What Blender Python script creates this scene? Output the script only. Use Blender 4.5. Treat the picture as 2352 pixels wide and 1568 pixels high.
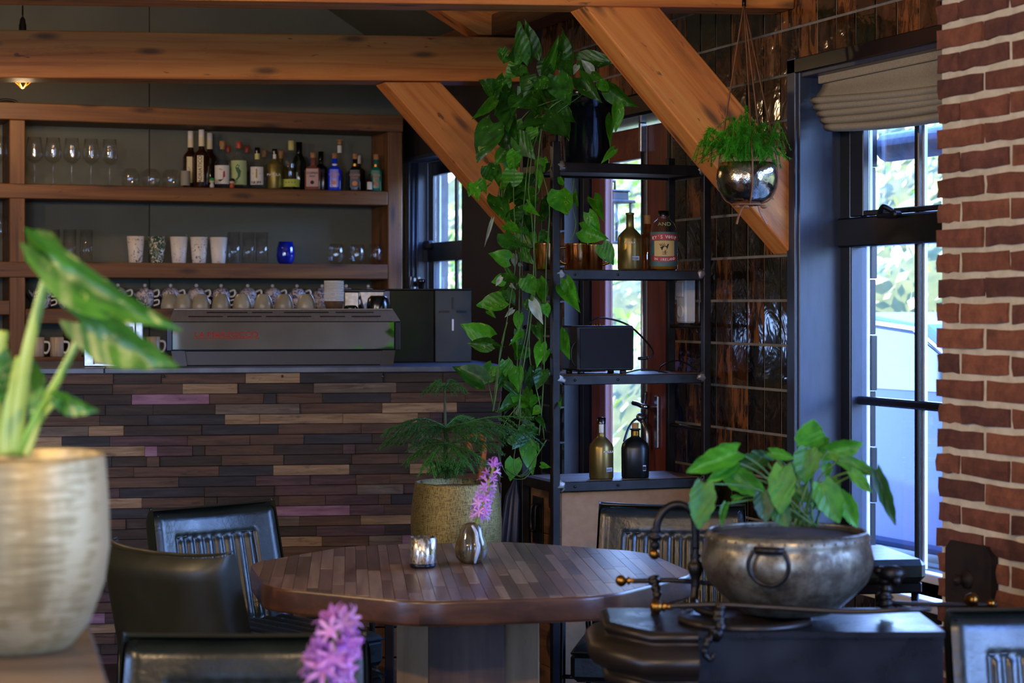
import bpy, math, random
from math import sin, cos, pi, radians, sqrt, atan2
from mathutils import Vector, Matrix
random.seed(7)
SC = bpy.context.scene
COL = SC.collection
for o in list(bpy.data.objects):
    bpy.data.objects.remove(o)

# ------------------------------------------------------------------ camera
YAW = radians(20.7)                      # the camera looks 20.7 degrees to the right of the room's y axis
CAMZ, F, CU, HV = 1.45, 4573.33, 1176.0, 700.0
FW = Vector((sin(YAW), cos(YAW), 0)); RT = Vector((cos(YAW), -sin(YAW), 0)); UP = Vector((0, 0, 1))
CAM = Vector((0, 0, CAMZ))
cd = bpy.data.cameras.new('camera'); cam = bpy.data.objects.new('camera', cd); COL.objects.link(cam)
cam.location = CAM; cam.rotation_euler = (pi / 2, 0, -YAW)
cd.lens = 70; cd.sensor_width = 36; cd.sensor_fit = 'HORIZONTAL'
cd.shift_y = -(784 - HV) / 2352
cd.clip_start = 0.1; cd.clip_end = 400
cd.dof.use_dof = True; cd.dof.focus_distance = 6.9; cd.dof.aperture_fstop = 5.2
SC.camera = cam

# ------------------------------------------------------------------ world, sun, exposure
W = bpy.data.worlds.new('sky'); SC.world = W; W.use_nodes = True
nt = W.node_tree; nt.nodes.clear()
wo = nt.nodes.new('ShaderNodeOutputWorld'); bg = nt.nodes.new('ShaderNodeBackground')
tcw = nt.nodes.new('ShaderNodeTexCoord'); sep = nt.nodes.new('ShaderNodeSeparateXYZ'); rmp = nt.nodes.new('ShaderNodeValToRGB')
rmp.color_ramp.elements[0].position = 0.0; rmp.color_ramp.elements[0].color = (0.36, 0.56, 1.0, 1)
rmp.color_ramp.elements[1].position = 0.6; rmp.color_ramp.elements[1].color = (0.13, 0.29, 1.0, 1)
nt.links.new(tcw.outputs['Generated'], sep.inputs[0]); nt.links.new(sep.outputs['Z'], rmp.inputs[0])
nt.links.new(rmp.outputs[0], bg.inputs[0]); nt.links.new(bg.outputs[0], wo.inputs[0])
bg.inputs[1].default_value = 13.0
sl = bpy.data.lights.new('sun', 'SUN'); sl.energy = 11; sl.angle = 0.01; sl.color = (1.0, 0.92, 0.76)
sun = bpy.data.objects.new('sun', sl); COL.objects.link(sun)
sun.rotation_euler = Vector((0.75, 0.42, -0.85)).to_track_quat('-Z', 'Y').to_euler()
SC.view_settings.view_transform = 'Standard'; SC.view_settings.look = 'None'
SC.view_settings.gamma = 1.0; SC.view_settings.use_curve_mapping = False
SC.view_settings.exposure = 1.0
cy = SC.cycles
cy.max_bounces = 6; cy.diffuse_bounces = 3; cy.glossy_bounces = 3; cy.transmission_bounces = 4
cy.transparent_max_bounces = 16; cy.caustics_reflective = False; cy.caustics_refractive = False
cy.sample_clamp_indirect = 6.0; cy.use_denoising = True; cy.use_adaptive_sampling = True; cy.adaptive_threshold = 0.03
def portal(loc, rot, sx, sy):            # light portals only guide the sampling of the sky through the openings
    l = bpy.data.lights.new('window_portal', 'AREA'); l.shape = 'RECTANGLE'; l.size = sx; l.size_y = sy
    o = bpy.data.objects.new('window_portal', l); COL.objects.link(o); o.location = loc; o.rotation_euler = rot
    l.cycles.is_portal = True
# openings: right wall windows, the door, and the large window walls behind the camera
portal((3.62, 5.15, 1.41), (0, pi / 2, 0), 1.64, 1.6)
portal((3.62, 7.6, 1.15), (0, pi / 2, 0), 2.1, 0.8)
portal((3.62, 9.9, 1.6), (0, pi / 2, 0), 1.3, 0.85)
portal((3.62, 0.4, 1.41), (0, pi / 2, 0), 1.64, 4.9)
portal((-2.05, -3.12, 1.5), (pi / 2, 0, 0), 2.1, 1.6)
portal((-4.12, 2.1, 1.6), (0, -pi / 2, 0), 1.4, 1.4)

# ------------------------------------------------------------------ from the photograph's pixels to room metres
def ray(u, v): return FW + RT * ((u - CU) / F) - UP * ((v - HV) / F)
def P(u, v, d): return CAM + ray(u, v) * d
def PX(u, v, x): r = ray(u, v); return CAM + r * (x / r.x)
def PY(u, v, y): r = ray(u, v); return CAM + r * (y / r.y)
def PZ(u, v, z): r = ray(u, v); return CAM + r * ((z - CAMZ) / r.z)
def CP(X, d, z=0.0): p = RT * X + FW * d; return Vector((p.x, p.y, z))
FACE = -YAW                              # rotz that turns a thing's local -Y towards the camera

# ------------------------------------------------------------------ materials
def srgb(h):
    h = h.lstrip('#'); c = [int(h[i:i + 2], 16) / 255 for i in (0, 2, 4)]
    return tuple((x / 12.92 if x <= 0.04045 else ((x + 0.055) / 1.055) ** 2.4) for x in c) + (1,)
MATS = {}
def _n(nt, t, **k):
    n = nt.nodes.new(t)
    for a, b in k.items(): setattr(n, a, b)
    return n
def coords(nt, rnd=True, scale=(1, 1, 1)):
    tc = _n(nt, 'ShaderNodeTexCoord'); mp = _n(nt, 'ShaderNodeMapping')
    mp.inputs['Scale'].default_value = scale
    src = tc.outputs['Object']
    if rnd:
        oi = _n(nt, 'ShaderNodeObjectInfo'); mu = _n(nt, 'ShaderNodeMath', operation='MULTIPLY'); mu.inputs[1].default_value = 57.0
        nt.links.new(oi.outputs['Random'], mu.inputs[0])
        cb = _n(nt, 'ShaderNodeCombineXYZ')
        for i in range(3): nt.links.new(mu.outputs[0], cb.inputs[i])
        ad = _n(nt, 'ShaderNodeVectorMath', operation='ADD')
        nt.links.new(src, ad.inputs[0]); nt.links.new(cb.outputs[0], ad.inputs[1]); src = ad.outputs[0]
    nt.links.new(src, mp.inputs[0]); return mp.outputs[0]
def noise(nt, vec, scale, detail=4, rough=0.55, dist=0.0):
    n = _n(nt, 'ShaderNodeTexNoise'); n.inputs['Scale'].default_value = scale; n.inputs['Detail'].default_value = detail
    n.inputs['Roughness'].default_value = rough; n.inputs['Distortion'].default_value = dist
    nt.links.new(vec, n.inputs['Vector']); return n.outputs['Fac']
def ramp(nt, fac, stops, interp='LINEAR'):
    r = _n(nt, 'ShaderNodeValToRGB'); cr = r.color_ramp; cr.interpolation = interp
    while len(cr.elements) < len(stops): cr.elements.new(0.5)
    for e, (p, c) in zip(cr.elements, stops):
        e.position = p; e.color = c if isinstance(c, tuple) and len(c) == 4 else ((c, c, c, 1) if not isinstance(c, str) else srgb(c))
    nt.links.new(fac, r.inputs[0]); return r.outputs[0]
def mixc(nt, fac, a, b, mode='MIX'):
    m = _n(nt, 'ShaderNodeMix', data_type='RGBA', blend_type=mode)
    for s, v in ((m.inputs[0], fac), (m.inputs[6], a), (m.inputs[7], b)):
        if hasattr(v, 'links') or hasattr(v, 'is_linked'): nt.links.new(v, s)
        else: s.default_value = v
    return m.outputs[2]
def bump(nt, h, strength, dist=0.01):
    b = _n(nt, 'ShaderNodeBump'); b.inputs['Strength'].default_value = strength; b.inputs['Distance'].default_value = dist
    nt.links.new(h, b.inputs['Height']); return b.outputs[0]
def base(name):
    m = bpy.data.materials.new(name); m.use_nodes = True; MATS[name] = m
    nt = m.node_tree; return m, nt, nt.nodes['Principled BSDF']
def mat(name, col, col2=None, rough=0.5, metal=0.0, vs=8, vstretch=(1, 1, 1), bs=0, bscale=60, bdist=0.002, coat=0.0, spec=0.5,
        emit=None, es=0, lo=0.35, hi=0.65, rvar=0.0, sheen=0):
    m, nt, b = base(name)
    c = srgb(col) if isinstance(col, str) else col
    b.inputs['Base Color'].default_value = c
    b.inputs['Roughness'].default_value = rough; b.inputs['Metallic'].default_value = metal
    b.inputs['Coat Weight'].default_value = coat; b.inputs['Coat Roughness'].default_value = 0.08
    b.inputs['Specular IOR Level'].default_value = spec
    if sheen: b.inputs['Sheen Weight'].default_value = sheen
    if col2 or bs or rvar:
        v = coords(nt, True, vstretch)
        if col2:
            f = noise(nt, v, vs, 5); nt.links.new(ramp(nt, f, [(lo, col), (hi, col2)]), b.inputs['Base Color'])
        if rvar:
            f = noise(nt, v, vs * 1.7, 3); nt.links.new(ramp(nt, f, [(0.3, rough), (0.7, min(1, rough + rvar))]), b.inputs['Roughness'])
        if bs:
            f = noise(nt, v, bscale, 3); nt.links.new(bump(nt, f, bs, bdist), b.inputs['Normal'])
    if emit:
        b.inputs['Emission Color'].default_value = srgb(emit); b.inputs['Emission Strength'].default_value = es
    return m
def wood(name, dark, mid, light, grain=28, along=1.2, rough=0.6, stain=0.5, stain_col='#2a1c10', bs=0.35, knots=True, coat=0.0, ss=(2.0, 9, 9)):
    # grain runs along the object's local x axis
    m, nt, b = base(name)
    v = coords(nt, True, (along, grain, grain))
    f1 = noise(nt, v, 1.0, 6, 0.6, 0.6)
    c = ramp(nt, f1, [(0.28, dark), (0.5, mid), (0.72, light)])
    v2 = coords(nt, True, ss); f2 = noise(nt, v2, 1.0, 7, 0.7)
    s = ramp(nt, f2, [(0.56, 0.0), (0.70, 1.0)])
    sm = _n(nt, 'ShaderNodeMath', operation='MULTIPLY'); sm.inputs[1].default_value = stain; nt.links.new(s, sm.inputs[0])
    c = mixc(nt, sm.outputs[0], c, srgb(stain_col))
    if knots:
        v3 = coords(nt, True, (1.7, 6.5, 6.5)); sp_ = _n(nt, 'ShaderNodeSeparateXYZ'); nt.links.new(v3, sp_.inputs[0])
        ad_ = _n(nt, 'ShaderNodeMath', operation='ADD'); nt.links.new(sp_.outputs[1], ad_.inputs[0]); nt.links.new(sp_.outputs[2], ad_.inputs[1])
        cb_ = _n(nt, 'ShaderNodeCombineXYZ'); nt.links.new(sp_.outputs[0], cb_.inputs[0]); nt.links.new(ad_.outputs[0], cb_.inputs[1])
        vo = _n(nt, 'ShaderNodeTexVoronoi', voronoi_dimensions='2D'); vo.inputs['Scale'].default_value = 1.0
        nt.links.new(cb_.outputs[0], vo.inputs['Vector'])
        fs = noise(nt, coords(nt, True, (10, 34, 34)), 1.0, 3, 0.6); spk = ramp(nt, fs, [(0.66, 0.0), (0.72, 0.7)])
        c = mixc(nt, spk, c, srgb(stain_col))
        k = ramp(nt, vo.outputs['Distance'], [(0.04, 1.0), (0.13, 0.0)])
        km = _n(nt, 'ShaderNodeMath', operation='MULTIPLY'); km.inputs[1].default_value = 0.75; nt.links.new(k, km.inputs[0])
        c = mixc(nt, km.outputs[0], c, srgb(stain_col))
    nt.links.new(c, b.inputs['Base Color'])
    b.inputs['Roughness'].default_value = rough; b.inputs['Coat Weight'].default_value = coat; b.inputs['Coat Roughness'].default_value = 0.25
    if bs: nt.links.new(bump(nt, f1, bs, 0.004), b.inputs['Normal'])
    return m
def thin_glass(name, tint=(1, 1, 1, 1), rough=0.0, refl=1.0, ior=1.5, weight=None):
    # clear or tinted glass walls: light passes straight, the surface reflects by Fresnel
    m, nt, b = base(name); nt.nodes.remove(b); out = nt.nodes['Material Output']
    tr = _n(nt, 'ShaderNodeBsdfTransparent'); tr.inputs[0].default_value = tint
    gl = _n(nt, 'ShaderNodeBsdfGlossy'); gl.inputs['Roughness'].default_value = rough; gl.inputs['Color'].default_value = (refl, refl, refl, 1)
    lw = _n(nt, 'ShaderNodeLayerWeight'); lw.inputs['Blend'].default_value = 0.5
    pw = _n(nt, 'ShaderNodeMath', operation='POWER'); pw.inputs[1].default_value = 3.5; nt.links.new(lw.outputs['Facing'], pw.inputs[0])
    f0 = ((ior - 1) / (ior + 1)) ** 2
    ma = _n(nt, 'ShaderNodeMath', operation='MULTIPLY_ADD'); ma.inputs[1].default_value = 0.85 - f0; ma.inputs[2].default_value = f0; nt.links.new(pw.outputs[0], ma.inputs[0])
    mx = _n(nt, 'ShaderNodeMixShader'); nt.links.new(ma.outputs[0], mx.inputs[0])
    nt.links.new(tr.outputs[0], mx.inputs[1]); nt.links.new(gl.outputs[0], mx.inputs[2]); nt.links.new(mx.outputs[0], out.inputs[0])
    return m
def leafmat(name, c1, c2, pale=None, trans=0.45, rough=0.38, vein=None):
    m, nt, b = base(name); out = nt.nodes['Material Output']
    v = coords(nt, True, (1, 1, 1)); f = noise(nt, v, 3.0, 4)
    c = ramp(nt, f, [(0.35, c1), (0.65, c2)])
    if pale:
        f2 = noise(nt, v, 4.5, 5, 0.65, 1.2); c = mixc(nt, ramp(nt, f2, [(0.61, 0.0), (0.66, 1.0)]), c, srgb(pale))
    oi = _n(nt, 'ShaderNodeObjectInfo'); hs = _n(nt, 'ShaderNodeHueSaturation')
    mr = _n(nt, 'ShaderNodeMapRange'); mr.inputs[3].default_value = 0.7; mr.inputs[4].default_value = 1.35
    nt.links.new(oi.outputs['Random'], mr.inputs[0]); nt.links.new(mr.outputs[0], hs.inputs['Value']); nt.links.new(c, hs.inputs['Color'])
    c = hs.outputs[0]
    nt.links.new(c, b.inputs['Base Color']); b.inputs['Roughness'].default_value = rough
    wv = _n(nt, 'ShaderNodeTexWave', bands_direction='DIAGONAL'); wv.inputs['Scale'].default_value = 3.0; wv.inputs['Distortion'].default_value = 1.0
    nt.links.new(v, wv.inputs['Vector']); nt.links.new(bump(nt, wv.outputs['Fac'], 0.12, 0.02), b.inputs['Normal'])
    tl = _n(nt, 'ShaderNodeBsdfTranslucent'); hs2 = _n(nt, 'ShaderNodeHueSaturation'); hs2.inputs['Value'].default_value = 1.9; hs2.inputs['Hue'].default_value = 0.485
    nt.links.new(c, hs2.inputs['Color']); nt.links.new(hs2.outputs[0], tl.inputs[0])
    mx = _n(nt, 'ShaderNodeMixShader'); mx.inputs[0].default_value = trans
    nt.links.new(b.outputs[0], mx.inputs[1]); nt.links.new(tl.outputs[0], mx.inputs[2]); nt.links.new(mx.outputs[0], out.inputs[0])
    return m
# ------------------------------------------------------------------ mesh builder
class MB:
    def __init__(s): s.v = []; s.f = []; s.sm = []; s.mi = []; s.cur = 0
    def add(s, verts, faces, smooth=False, M=None):
        o = len(s.v)
        s.v += [tuple(M @ Vector(p)) if M else tuple(p) for p in verts]
        s.f += [tuple(i + o for i in f) for f in faces]; s.sm += [smooth] * len(faces); s.mi += [s.cur] * len(faces)
        return s
    def box(s, lo, hi, c=0.0, M=None):
        x0, y0, z0 = lo; x1, y1, z1 = hi
        if c <= 0:
            return s.add([(x0, y0, z0), (x1, y0, z0), (x1, y1, z0), (x0, y1, z0), (x0, y0, z1), (x1, y0, z1), (x1, y1, z1), (x0, y1, z1)],
                         [(3, 2, 1, 0), (4, 5, 6, 7), (0, 1, 5, 4), (1, 2, 6, 5), (2, 3, 7, 6), (3, 0, 4, 7)], False, M)
        c = min(c, 0.45 * min(x1 - x0, y1 - y0, z1 - z0))
        V = []; idx = {}
        for i, (xa, xi) in enumerate(((x0, x0 + c), (x1, x1 - c))):
            for j, (ya, yi) in enumerate(((y0, y0 + c), (y1, y1 - c))):
                for k, (za, zi) in enumerate(((z0, z0 + c), (z1, z1 - c))):
                    idx[i, j, k] = len(V); V += [(xa, yi, zi), (xi, ya, zi), (xi, yi, za)]
        g = lambda i, j, k, a: idx[i, j, k] + a
        Fs = []
        Fs += [(g(0,0,0,0), g(0,0,1,0), g(0,1,1,0), g(0,1,0,0)), (g(1,0,0,0), g(1,1,0,0), g(1,1,1,0), g(1,0,1,0)),
               (g(0,0,0,1), g(1,0,0,1), g(1,0,1,1), g(0,0,1,1)), (g(0,1,0,1), g(0,1,1,1), g(1,1,1,1), g(1,1,0,1)),
               (g(0,0,0,2), g(0,1,0,2), g(1,1,0,2), g(1,0,0,2)), (g(0,0,1,2), g(1,0,1,2), g(1,1,1,2), g(0,1,1,2))]
        for j in (0, 1):
            for k in (0, 1):
                q = (g(0,j,k,1), g(1,j,k,1), g(1,j,k,2), g(0,j,k,2)); Fs.append(q if (j == k) == False else q[::-1])
        for i in (0, 1):
            for k in (0, 1):
                q = (g(i,0,k,0), g(i,1,k,0), g(i,1,k,2), g(i,0,k,2)); Fs.append(q if (i == k) else q[::-1])
        for i in (0, 1):
            for j in (0, 1):
                q = (g(i,j,0,0), g(i,j,1,0), g(i,j,1,1), g(i,j,0,1)); Fs.append(q if (i == j) == False else q[::-1])
        for i in (0, 1):
            for j in (0, 1):
                for k in (0, 1):
                    t = (g(i,j,k,0), g(i,j,k,1), g(i,j,k,2)); Fs.append(t if (i + j + k) % 2 else t[::-1])
        return s.add(V, Fs, False, M)
    def lathe(s, prof, n=20, ctr=(0, 0, 0), sq=0.0, sx=1.0, sy=1.0, smooth=True, cap0=False, cap1=False, M=None, fn=None):
        V = []; cx, cy_, cz = ctr
        for r, z in prof:
            for i in range(n):
                a = 2 * pi * i / n; ca, sa = cos(a), sin(a); k = 1.0
                if sq: k = 1.0 / ((abs(ca) ** sq + abs(sa) ** sq) ** (1.0 / sq))
                rr = r * k * (fn(a, z) if fn else 1.0)
                V.append((cx + rr * ca * sx, cy_ + rr * sa * sy, cz + z))
        Fs = []
        for j in range(len(prof) - 1):
            for i in range(n):
                Fs.append((j * n + i, j * n + (i + 1) % n, (j + 1) * n + (i + 1) % n, (j + 1) * n + i))
        s.add(V, Fs, smooth, M)
        o = len(s.v) - len(V)
        if cap0: s.f.append(tuple(o + i for i in range(n))[::-1]); s.sm.append(False); s.mi.append(s.cur)
        if cap1: s.f.append(tuple(o + (len(prof) - 1) * n + i for i in range(n))); s.sm.append(False); s.mi.append(s.cur)
        return s
    def tube(s, pts, r, n=8, cap=True, smooth=True, M=None, flat=1.0):
        pts = [Vector(p) for p in pts]; rs = r if isinstance(r, (list, tuple)) else [r] * len(pts)
        V = []; T = None; N = None
        for i, p in enumerate(pts):
            t = (pts[min(i + 1, len(pts) - 1)] - pts[max(i - 1, 0)])
            t = t.normalized() if t.length > 1e-9 else Vector((0, 0, 1))
            if N is None:
                N = t.orthogonal().normalized()
            else:
                N = N - t * N.dot(t); N = N.normalized() if N.length > 1e-6 else t.orthogonal().normalized()
            B = t.cross(N)
            for k in range(n):
                a = 2 * pi * k / n; V.append(p + N * (rs[i] * cos(a)) + B * (rs[i] * sin(a) * flat))
        Fs = []
        for j in range(len(pts) - 1):
            for i in range(n):
                Fs.append((j * n + i, j * n + (i + 1) % n, (j + 1) * n + (i + 1) % n, (j + 1) * n + i))
        if cap: Fs += [tuple(range(n))[::-1], tuple((len(pts) - 1) * n + i for i in range(n))]
        return s.add(V, Fs, smooth, M)
    def prism(s, poly, vec, M=None, smooth=False):
        # poly: list of 3-D points (planar), extruded along vec
        n = len(poly); vec = Vector(vec); P0 = [Vector(p) for p in poly]
        nn = Vector((0, 0, 0))
        for i in range(n): nn += P0[i].cross(P0[(i + 1) % n])
        if nn.dot(vec) < 0: P0 = P0[::-1]
        V = P0 + [p + vec for p in P0]
        Fs = [tuple(range(n))[::-1], tuple(range(n, 2 * n))] + [(i, (i + 1) % n, n + (i + 1) % n, n + i) for i in range(n)]
        return s.add(V, Fs, smooth, M)
    def grid(s, fn, nu, nv, smooth=True, M=None, flip=False):
        V = [fn(i / nu, j / nv) for j in range(nv + 1) for i in range(nu + 1)]
        Fs = [(j * (nu + 1) + i, j * (nu + 1) + i + 1, (j + 1) * (nu + 1) + i + 1, (j + 1) * (nu + 1) + i) for j in range(nv) for i in range(nu)]
        if flip: Fs = [f[::-1] for f in Fs]
        return s.add(V, Fs, smooth, M)
    def sphere(s, c, r, n=14, m=9, sc=(1, 1, 1), M=None):
        pr = [(max(1e-4, sin(pi * j / m)) * r, -cos(pi * j / m) * r) for j in range(m + 1)]
        V = []
        for rr, z in pr:
            for i in range(n):
                a = 2 * pi * i / n; V.append((c[0] + rr * cos(a) * sc[0], c[1] + rr * sin(a) * sc[1], c[2] + z * sc[2]))
        Fs = [(j * n + i, j * n + (i + 1) % n, (j + 1) * n + (i + 1) % n, (j + 1) * n + i) for j in range(m) for i in range(n)]
        return s.add(V, Fs, True, M)
    def mesh(s, name, mats):
        me = bpy.data.meshes.new(name); me.from_pydata([tuple(p) for p in s.v], [], s.f)
        me.polygons.foreach_set('use_smooth', s.sm); me.polygons.foreach_set('material_index', s.mi)
        for m in (mats if isinstance(mats, (list, tuple)) else [mats]): me.materials.append(m)
        me.validate(); me.update(); return me
    def build(s, name, mats, parent=None, loc=None, rot=None):
        return put(name, s.mesh(name, mats), parent, loc, rot)
def put(name, me, parent=None, loc=None, rot=None, mw=None, scale=None):
    o = bpy.data.objects.new(name, me); COL.objects.link(o)
    if parent: o.parent = parent
    if mw is not None: o.matrix_local = mw
    if loc is not None: o.location = loc
    if rot is not None: o.rotation_euler = rot
    if scale is not None: o.scale = scale
    return o
def tag(o, label, cat, group=None, kind=None):
    if label: o['label'] = label
    if cat: o['category'] = cat
    if group: o['group'] = group
    if kind: o['kind'] = kind
    return o
def thing(name, label, cat, loc=(0, 0, 0), rotz=0.0, group=None, kind=None):
    o = bpy.data.objects.new(name, None); COL.objects.link(o); o.empty_display_size = 0.1
    o.location = loc; o.rotation_euler = (0, 0, rotz)
    return tag(o, label, cat, group, kind)
def struct(o, label=None): o['kind'] = 'structure'; o['label'] = label or o.name; return o
def dup(root, loc, rotz, label, group=None, matmap=None):
    r = root.copy(); COL.objects.link(r); r.location = loc; r.rotation_euler = (0, 0, rotz); r['label'] = label
    if group: r['group'] = group
    def rec(src, dst):
        for ch in src.children:
            c = ch.copy(); COL.objects.link(c); c.parent = dst; rec(ch, c)
    rec(root, r); return r
def frame_from(xdir, up=UP, origin=(0, 0, 0)):
    x = Vector(xdir).normalized(); y = Vector(up).cross(x)
    y = y.normalized() if y.length > 1e-6 else x.orthogonal().normalized()
    z = x.cross(y)
    M = Matrix((x, y, z)).transposed().to_4x4(); M.translation = Vector(origin); return M
def timber(name, poly, vec, xdir, m, parent=None, c=0.006):
    # a squared timber from its front outline (world points), extruded by vec; local x runs along the grain
    org = sum((Vector(p) for p in poly), Vector()) / len(poly)
    M = frame_from(xdir, UP, org); Mi = M.inverted()
    mb = MB(); mb.prism([Mi @ Vector(p) for p in poly], Mi.to_3x3() @ Vector(vec))
    o = put(name, mb.mesh(name, m), parent, mw=M)
    if c:
        bv = o.modifiers.new('bevel', 'BEVEL'); bv.width = c; bv.segments = 2; bv.limit_method = 'ANGLE'
    return o
def text(name, body, size, m, parent, loc, rot=(pi / 2, 0, 0), ext=0.0006, align='CENTER', sx=1.0, spacing=1.0):
    cu = bpy.data.curves.new(name, 'FONT'); cu.body = body; cu.size = size; cu.extrude = ext; cu.align_x = align; cu.align_y = 'CENTER'
    cu.space_character = spacing; cu.materials.append(m)
    tmp = bpy.data.objects.new('tmp_text', cu); COL.objects.link(tmp)
    me = bpy.data.meshes.new_from_object(tmp.evaluated_get(bpy.context.evaluated_depsgraph_get()))
    bpy.data.objects.remove(tmp); me.name = name
    if not me.materials: me.materials.append(m)
    return put(name, me, parent, loc, rot, scale=(sx, 1, 1))
def bez(pts, n=8):
    # smooth Catmull-Rom curve through points
    pts = [Vector(p) for p in pts]; out = []
    for i in range(len(pts) - 1):
        p0 = pts[max(i - 1, 0)]; p1 = pts[i]; p2 = pts[i + 1]; p3 = pts[min(i + 2, len(pts) - 1)]
        for k in range(n):
            t = k / n
            out.append(0.5 * ((2 * p1) + (p2 - p0) * t + (2 * p0 - 5 * p1 + 4 * p2 - p3) * t * t + (3 * p1 - p0 - 3 * p2 + p3) * t ** 3))
    out.append(pts[-1]); return out
R = random.Random(11)
# ------------------------------------------------------------------ shared materials
m_beam = wood('oiled_pine', '#a85722', '#d98238', '#e69a4c', 24, 1.0, 0.55, 0.42, '#3a3020', 0.3)
m_shelfwood = wood('stained_shelf_wood', '#4a2c12', '#6e4620', '#885c2a', 26, 1.1, 0.55, 0.35, '#2e1a12', 0.3)
m_darkwall = mat('olive_black_paint', '#57594a', '#616352', rough=0.6, vs=3)
m_plaster = mat('warm_plaster', '#8a8070', '#7c7262', rough=0.9, vs=4)
m_brownwall = mat('dark_brown_paint', '#2b2420', '#332b26', rough=0.55, vs=3)
m_bluelit = mat('blue_lit_dark_paint', '#2c3340', '#353c4a', rough=0.35, vs=6, vstretch=(8, 8, 1), bs=0.08, bscale=90)  # dark blue-grey paint with the blue daylight put into its colour
m_blackpaint = mat('black_gloss_paint', '#0d0e11', rough=0.25)
m_whitepaint = mat('white_paint', '#dfe3ea', rough=0.4)
m_floor = wood('dark_floor_boards', '#2a1c12', '#3c2a1c', '#4a3524', 14, 1.0, 0.5, 0.3, '#181008', 0.2)
m_grout = mat('grey_grout', '#857c6e', '#70685a', rough=0.9, vs=20)
m_mortar = mat('lime_mortar', '#c9bda4', '#b3a68c', rough=0.95, vs=25, bs=0.6, bscale=90, bdist=0.004)
m_glass = thin_glass('window_glass', (0.97, 0.985, 0.98, 1))
m_clear = thin_glass('clear_glass', (0.98, 0.985, 0.98, 1), refl=1.0, ior=1.55)
m_steel = mat('raw_black_steel', '#1d1a19', '#2b2725', rough=0.42, metal=0.6, vs=14, bs=0.1, bscale=120)
m_weld = mat('ground_weld', '#6b655f', '#9a938a', rough=0.45, metal=0.8, vs=40, bs=0.5, bscale=120)
m_chrome = mat('chrome', '#c9ccd2', rough=0.12, metal=1.0)
m_brushed = mat('brushed_steel', '#a9abad', '#8f9194', rough=0.3, metal=1.0, vs=60, vstretch=(1, 12, 1))
m_brass = mat('aged_brass', '#a0702c', '#7a5020', rough=0.28, metal=1.0, vs=20)
m_blackiron = mat('cast_iron', '#1b1a1a', '#2a2624', rough=0.38, metal=0.75, vs=30, bs=0.25, bscale=80)
m_black = mat('black_plastic', '#121214', rough=0.4)
m_white = mat('white_ceramic', '#d9d4cc', rough=0.3)
m_soil = mat('potting_soil', '#241a12', '#3a2a1c', rough=1.0, vs=60, bs=1.0, bscale=90, bdist=0.006)
m_cork = mat('cork', '#b98a58', '#96683c', rough=0.85, vs=80)

# brick, tile and plank materials
def mk_brick(name, a, b, c):
    m, nt, bs_ = base(name); v = coords(nt, True)
    f = noise(nt, v, 22, 6, 0.7); col = ramp(nt, f, [(0.3, a), (0.5, b), (0.72, c)])
    f2 = noise(nt, v, 70, 4, 0.7); col = mixc(nt, ramp(nt, f2, [(0.62, 0.0), (0.75, 0.45)]), col, srgb('#2a1a14'))
    oi = _n(nt, 'ShaderNodeObjectInfo'); hs = _n(nt, 'ShaderNodeHueSaturation'); mr = _n(nt, 'ShaderNodeMapRange')
    mr.inputs[3].default_value = 0.75; mr.inputs[4].default_value = 1.2
    nt.links.new(oi.outputs['Random'], mr.inputs[0]); nt.links.new(mr.outputs[0], hs.inputs['Value']); nt.links.new(col, hs.inputs['Color'])
    nt.links.new(hs.outputs[0], bs_.inputs['Base Color']); bs_.inputs['Roughness'].default_value = 0.9
    nt.links.new(bump(nt, f2, 0.7, 0.003), bs_.inputs['Normal']); return m
m_bricks = [mk_brick('red_brick_a', '#4e2a1e', '#683a28', '#7e4a36'), mk_brick('red_brick_b', '#422420', '#5a3226', '#6e4232'),
            mk_brick('red_brick_c', '#583324', '#76442e', '#8c563c')]
def mk_tile(name, stops, streak):
    m, nt, b = base(name); v = coords(nt, True, (1, 1, 1)); vs_ = coords(nt, True, (1, 3.2, 1))
    f = noise(nt, vs_, streak, 6, 0.65, 0.8); nt.links.new(ramp(nt, f, stops), b.inputs['Base Color'])
    b.inputs['Roughness'].default_value = 0.12; b.inputs['Specular IOR Level'].default_value = 0.8
    f2 = noise(nt, v, 9, 3, 0.5, 0.5); nt.links.new(bump(nt, f2, 0.55, 0.012), b.inputs['Normal'])
    return m
m_tiles = [mk_tile('glazed_tile_dark', [(0.35, '#0c0a07'), (0.55, '#1a140b'), (0.72, '#33210f')], 9),
           mk_tile('glazed_tile_olive', [(0.3, '#0e0e08'), (0.5, '#20200f'), (0.66, '#2c220f'), (0.8, '#5a3414')], 10),
           mk_tile('glazed_tile_rust', [(0.34, '#140c07'), (0.46, '#3e2310'), (0.52, '#7a4620'), (0.75, '#8c5428')], 7),
           mk_tile('glazed_tile_brown', [(0.4, '#140d08'), (0.5, '#35200f'), (0.7, '#5c3819')], 8)]

# ------------------------------------------------------------------ room shell
WX, BY = 3.30, 10.40                 # inner face of the right wall, inner face of the back wall
T = 0.23                             # wall thickness
EAVE = 2.82
def slab(name, lo, hi, m, label=None, c=0):
    return struct(MB().box(lo, hi, c).build(name, m), label)
slab('floor', (-4.4, -3.5, -0.1), (WX + T, BY + T, 0.0), m_floor, 'dark wooden floor under the tables and the bar')

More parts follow.
